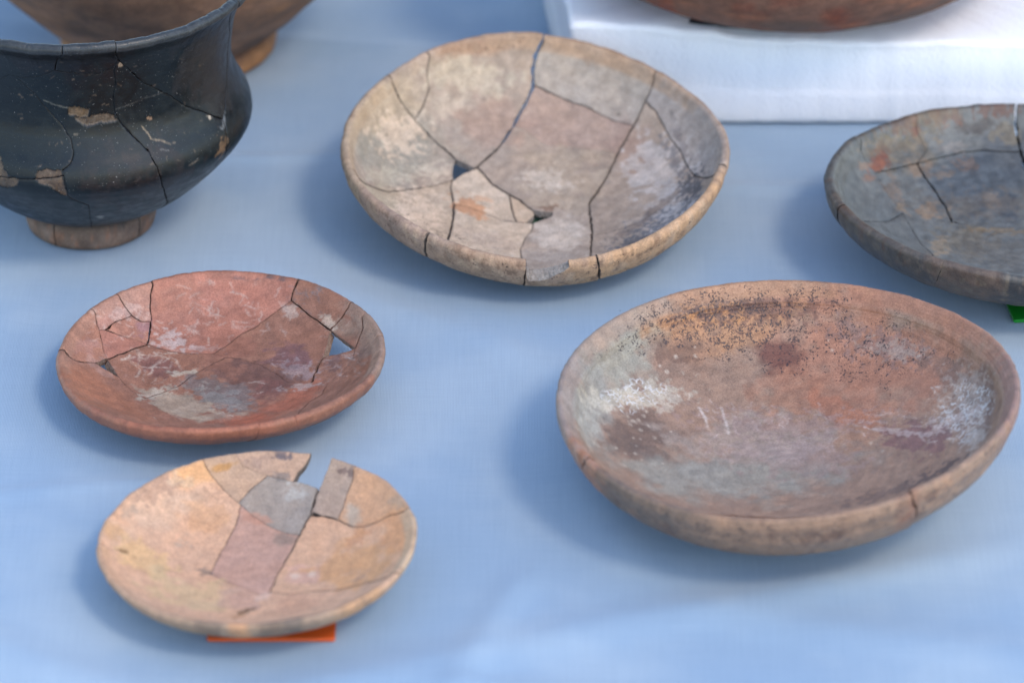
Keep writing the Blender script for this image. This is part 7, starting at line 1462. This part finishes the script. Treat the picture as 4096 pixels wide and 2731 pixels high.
pottery('b3', 'bowl', 'small tan and orange bowl with a notch missing from its back rim', 'bowl', m_tan, core_pale, seed=3, mis=.00012, line_dark=.22, edge=(.42, .27, .2))
pottery('b4', 'bowl', 'thick rimmed brown bowl with white crust and black specks inside', 'bowl', m_burn, core_red, seed=4, mis=.0001, bulge=.9, wobble=.3, chips=.0002, wheel=.00022)
pottery('b5', 'bowl', 'dark grey bowl with rusty stains, cut off by the right edge', 'bowl', m_grey, core_dark, seed=5, h=.12)
pot = pottery('pot', 'pot', 'black burnished pot with flared rim and brown foot, cracked', 'pot', m_black, core_dark, seed=6, flip=True, mis=.0002, line_dark=.4, relief=.00005, chips=.0004, bulge=1.0, h=.10)
def foot_col(V):
    x, y = np.arctan2(V[:, 1], V[:, 0])*4.5, V[:, 2]*100; n = fbm(x, y, .9, 4); m = fbm(x, y, .35, 6)
    c = np.tile(lin((128, 106, 90)), (len(V), 1))*(1+.35*n)[:, None]; c += (lin((158, 110, 82))-c)*smooth(.1, .8, m)[:, None]*.6
    c += (lin((40, 46, 46))-c)*(smooth(1.35, 1.95, V[:, 2]*100+.35*n)*.8)[:, None]; return c
fp = [(.0352, .0190), (.0345, .011), (.0348, .002), (.0365, .0004), (.0390, .0004), (.0410, .0020), (.0422, .0060), (.0429, .011), (.0428, .016), (.0420, .0205)]
cuts = [math.radians(a) for a in (-119, -38, 60, 150, 241)]
for a, b in zip(cuts[:-1], cuts[1:]):
    o = link('foot_sherd', lathe('foot_sherd', fp, [clay('foot clay', .8, .2), core_dark], a+.008, b-.008, 60, True, foot_col, .0004, seed=5), pot); o.location = (0, 0, 0)
# big brown vessel behind the pot
def prof_closed(outer, t):
    o = _cr(outer, 8); d = np.gradient(o, axis=0); n = np.c_[-d[:, 1], d[:, 0]]; n /= np.linalg.norm(n, axis=1)[:, None]+1e-9
    i = o+n*t; i[:, 0] = np.maximum(i[:, 0], .0005); return np.vstack([o, i[::-1]])
def brown_col(V):
    a = np.arctan2(V[:, 1], V[:, 0]); x, y = a*14, V[:, 2]*100; c = np.tile(lin((140, 106, 84)), (len(V), 1))
    c *= (1+.3*fbm(x*.5, y*1.6, 2.5, 4))[:, None]; c += (lin((84, 70, 62))-c)*(smooth(.0, .8, fbm(x*.5, y*1.4, 3.5, 14))*.75)[:, None]
    c += (lin((170, 122, 86))-c)*(smooth(.1, .9, fbm(x*.6, y, 2, 24))*.5)[:, None]
    c += (lin((186, 134, 88))-c)*(smooth(2.0, 1.0, y+.4*fbm(x, y, 2, 3))*.85)[:, None]; return c
m_coarse = clay('coarse brown clay', .75, .25, vary=.2)
r = empty('vessel', Matrix.Translation((-.2394, .4144, 0)), 'large brown conical vessel standing behind the black pot, out of focus', 'vessel')
link('body', lathe('body', prof_closed([(.001, .013), (.04, .012), (.066, .0135), (.0745, .019), (.087, .030), (.102, .045), (.122, .066), (.143, .092), (.156, .118), (.161, .140), (.164, .155)], .008), [m_coarse, core_pale], colf=brown_col, jit=.001, n=200), r)
link('foot', lathe('foot', [(.064, .0140), (.058, .009), (.058, .002), (.062, .0005), (.070, .0005), (.0745, .003), (.0755, .008), (.0745, .0135), (.071, .0175)], [m_coarse, core_pale], colf=brown_col, jit=.0006, n=160), r)
def red_col(V):
    a = np.arctan2(V[:, 1], V[:, 0]); x, y = a*15, V[:, 2]*100; c = np.tile(lin((124, 92, 78)), (len(V), 1))
    c += (lin((98, 84, 76))-c)*(smooth(-.1, .6, fbm(x*.6, y*1.5, 3.5, 33))*.85)[:, None]; c += (lin((132, 70, 52))-c)*(smooth(.0, .7, fbm(x, y, 3, 44))*.75)[:, None]
    c += (lin((176, 116, 86))-c)*(smooth(.2, .8, fbm(x*.5, y*2, 2, 54))*.6)[:, None]; c *= (1+.15*fbm(x, y, .6, 5))[:, None]; return c
MV = Matrix.Translation((.1907, .4046, .0675)) @ Matrix(tilt(.0066, -.01).tolist()).to_4x4()
r = empty('vessel', MV, 'wide reddish brown vessel resting on white foam at the top edge', 'vessel')
link('body', lathe('body', prof_closed([(r*1.26, z*1.26) for r, z in ((.001, .0), (.05, .0006), (.080, .003), (.105, .011), (.124, .024), (.138, .042), (.146, .062), (.148, .082), (.144, .105), (.137, .122))], .009), [m_coarse, core_pale], colf=red_col, jit=.001, n=220), r)
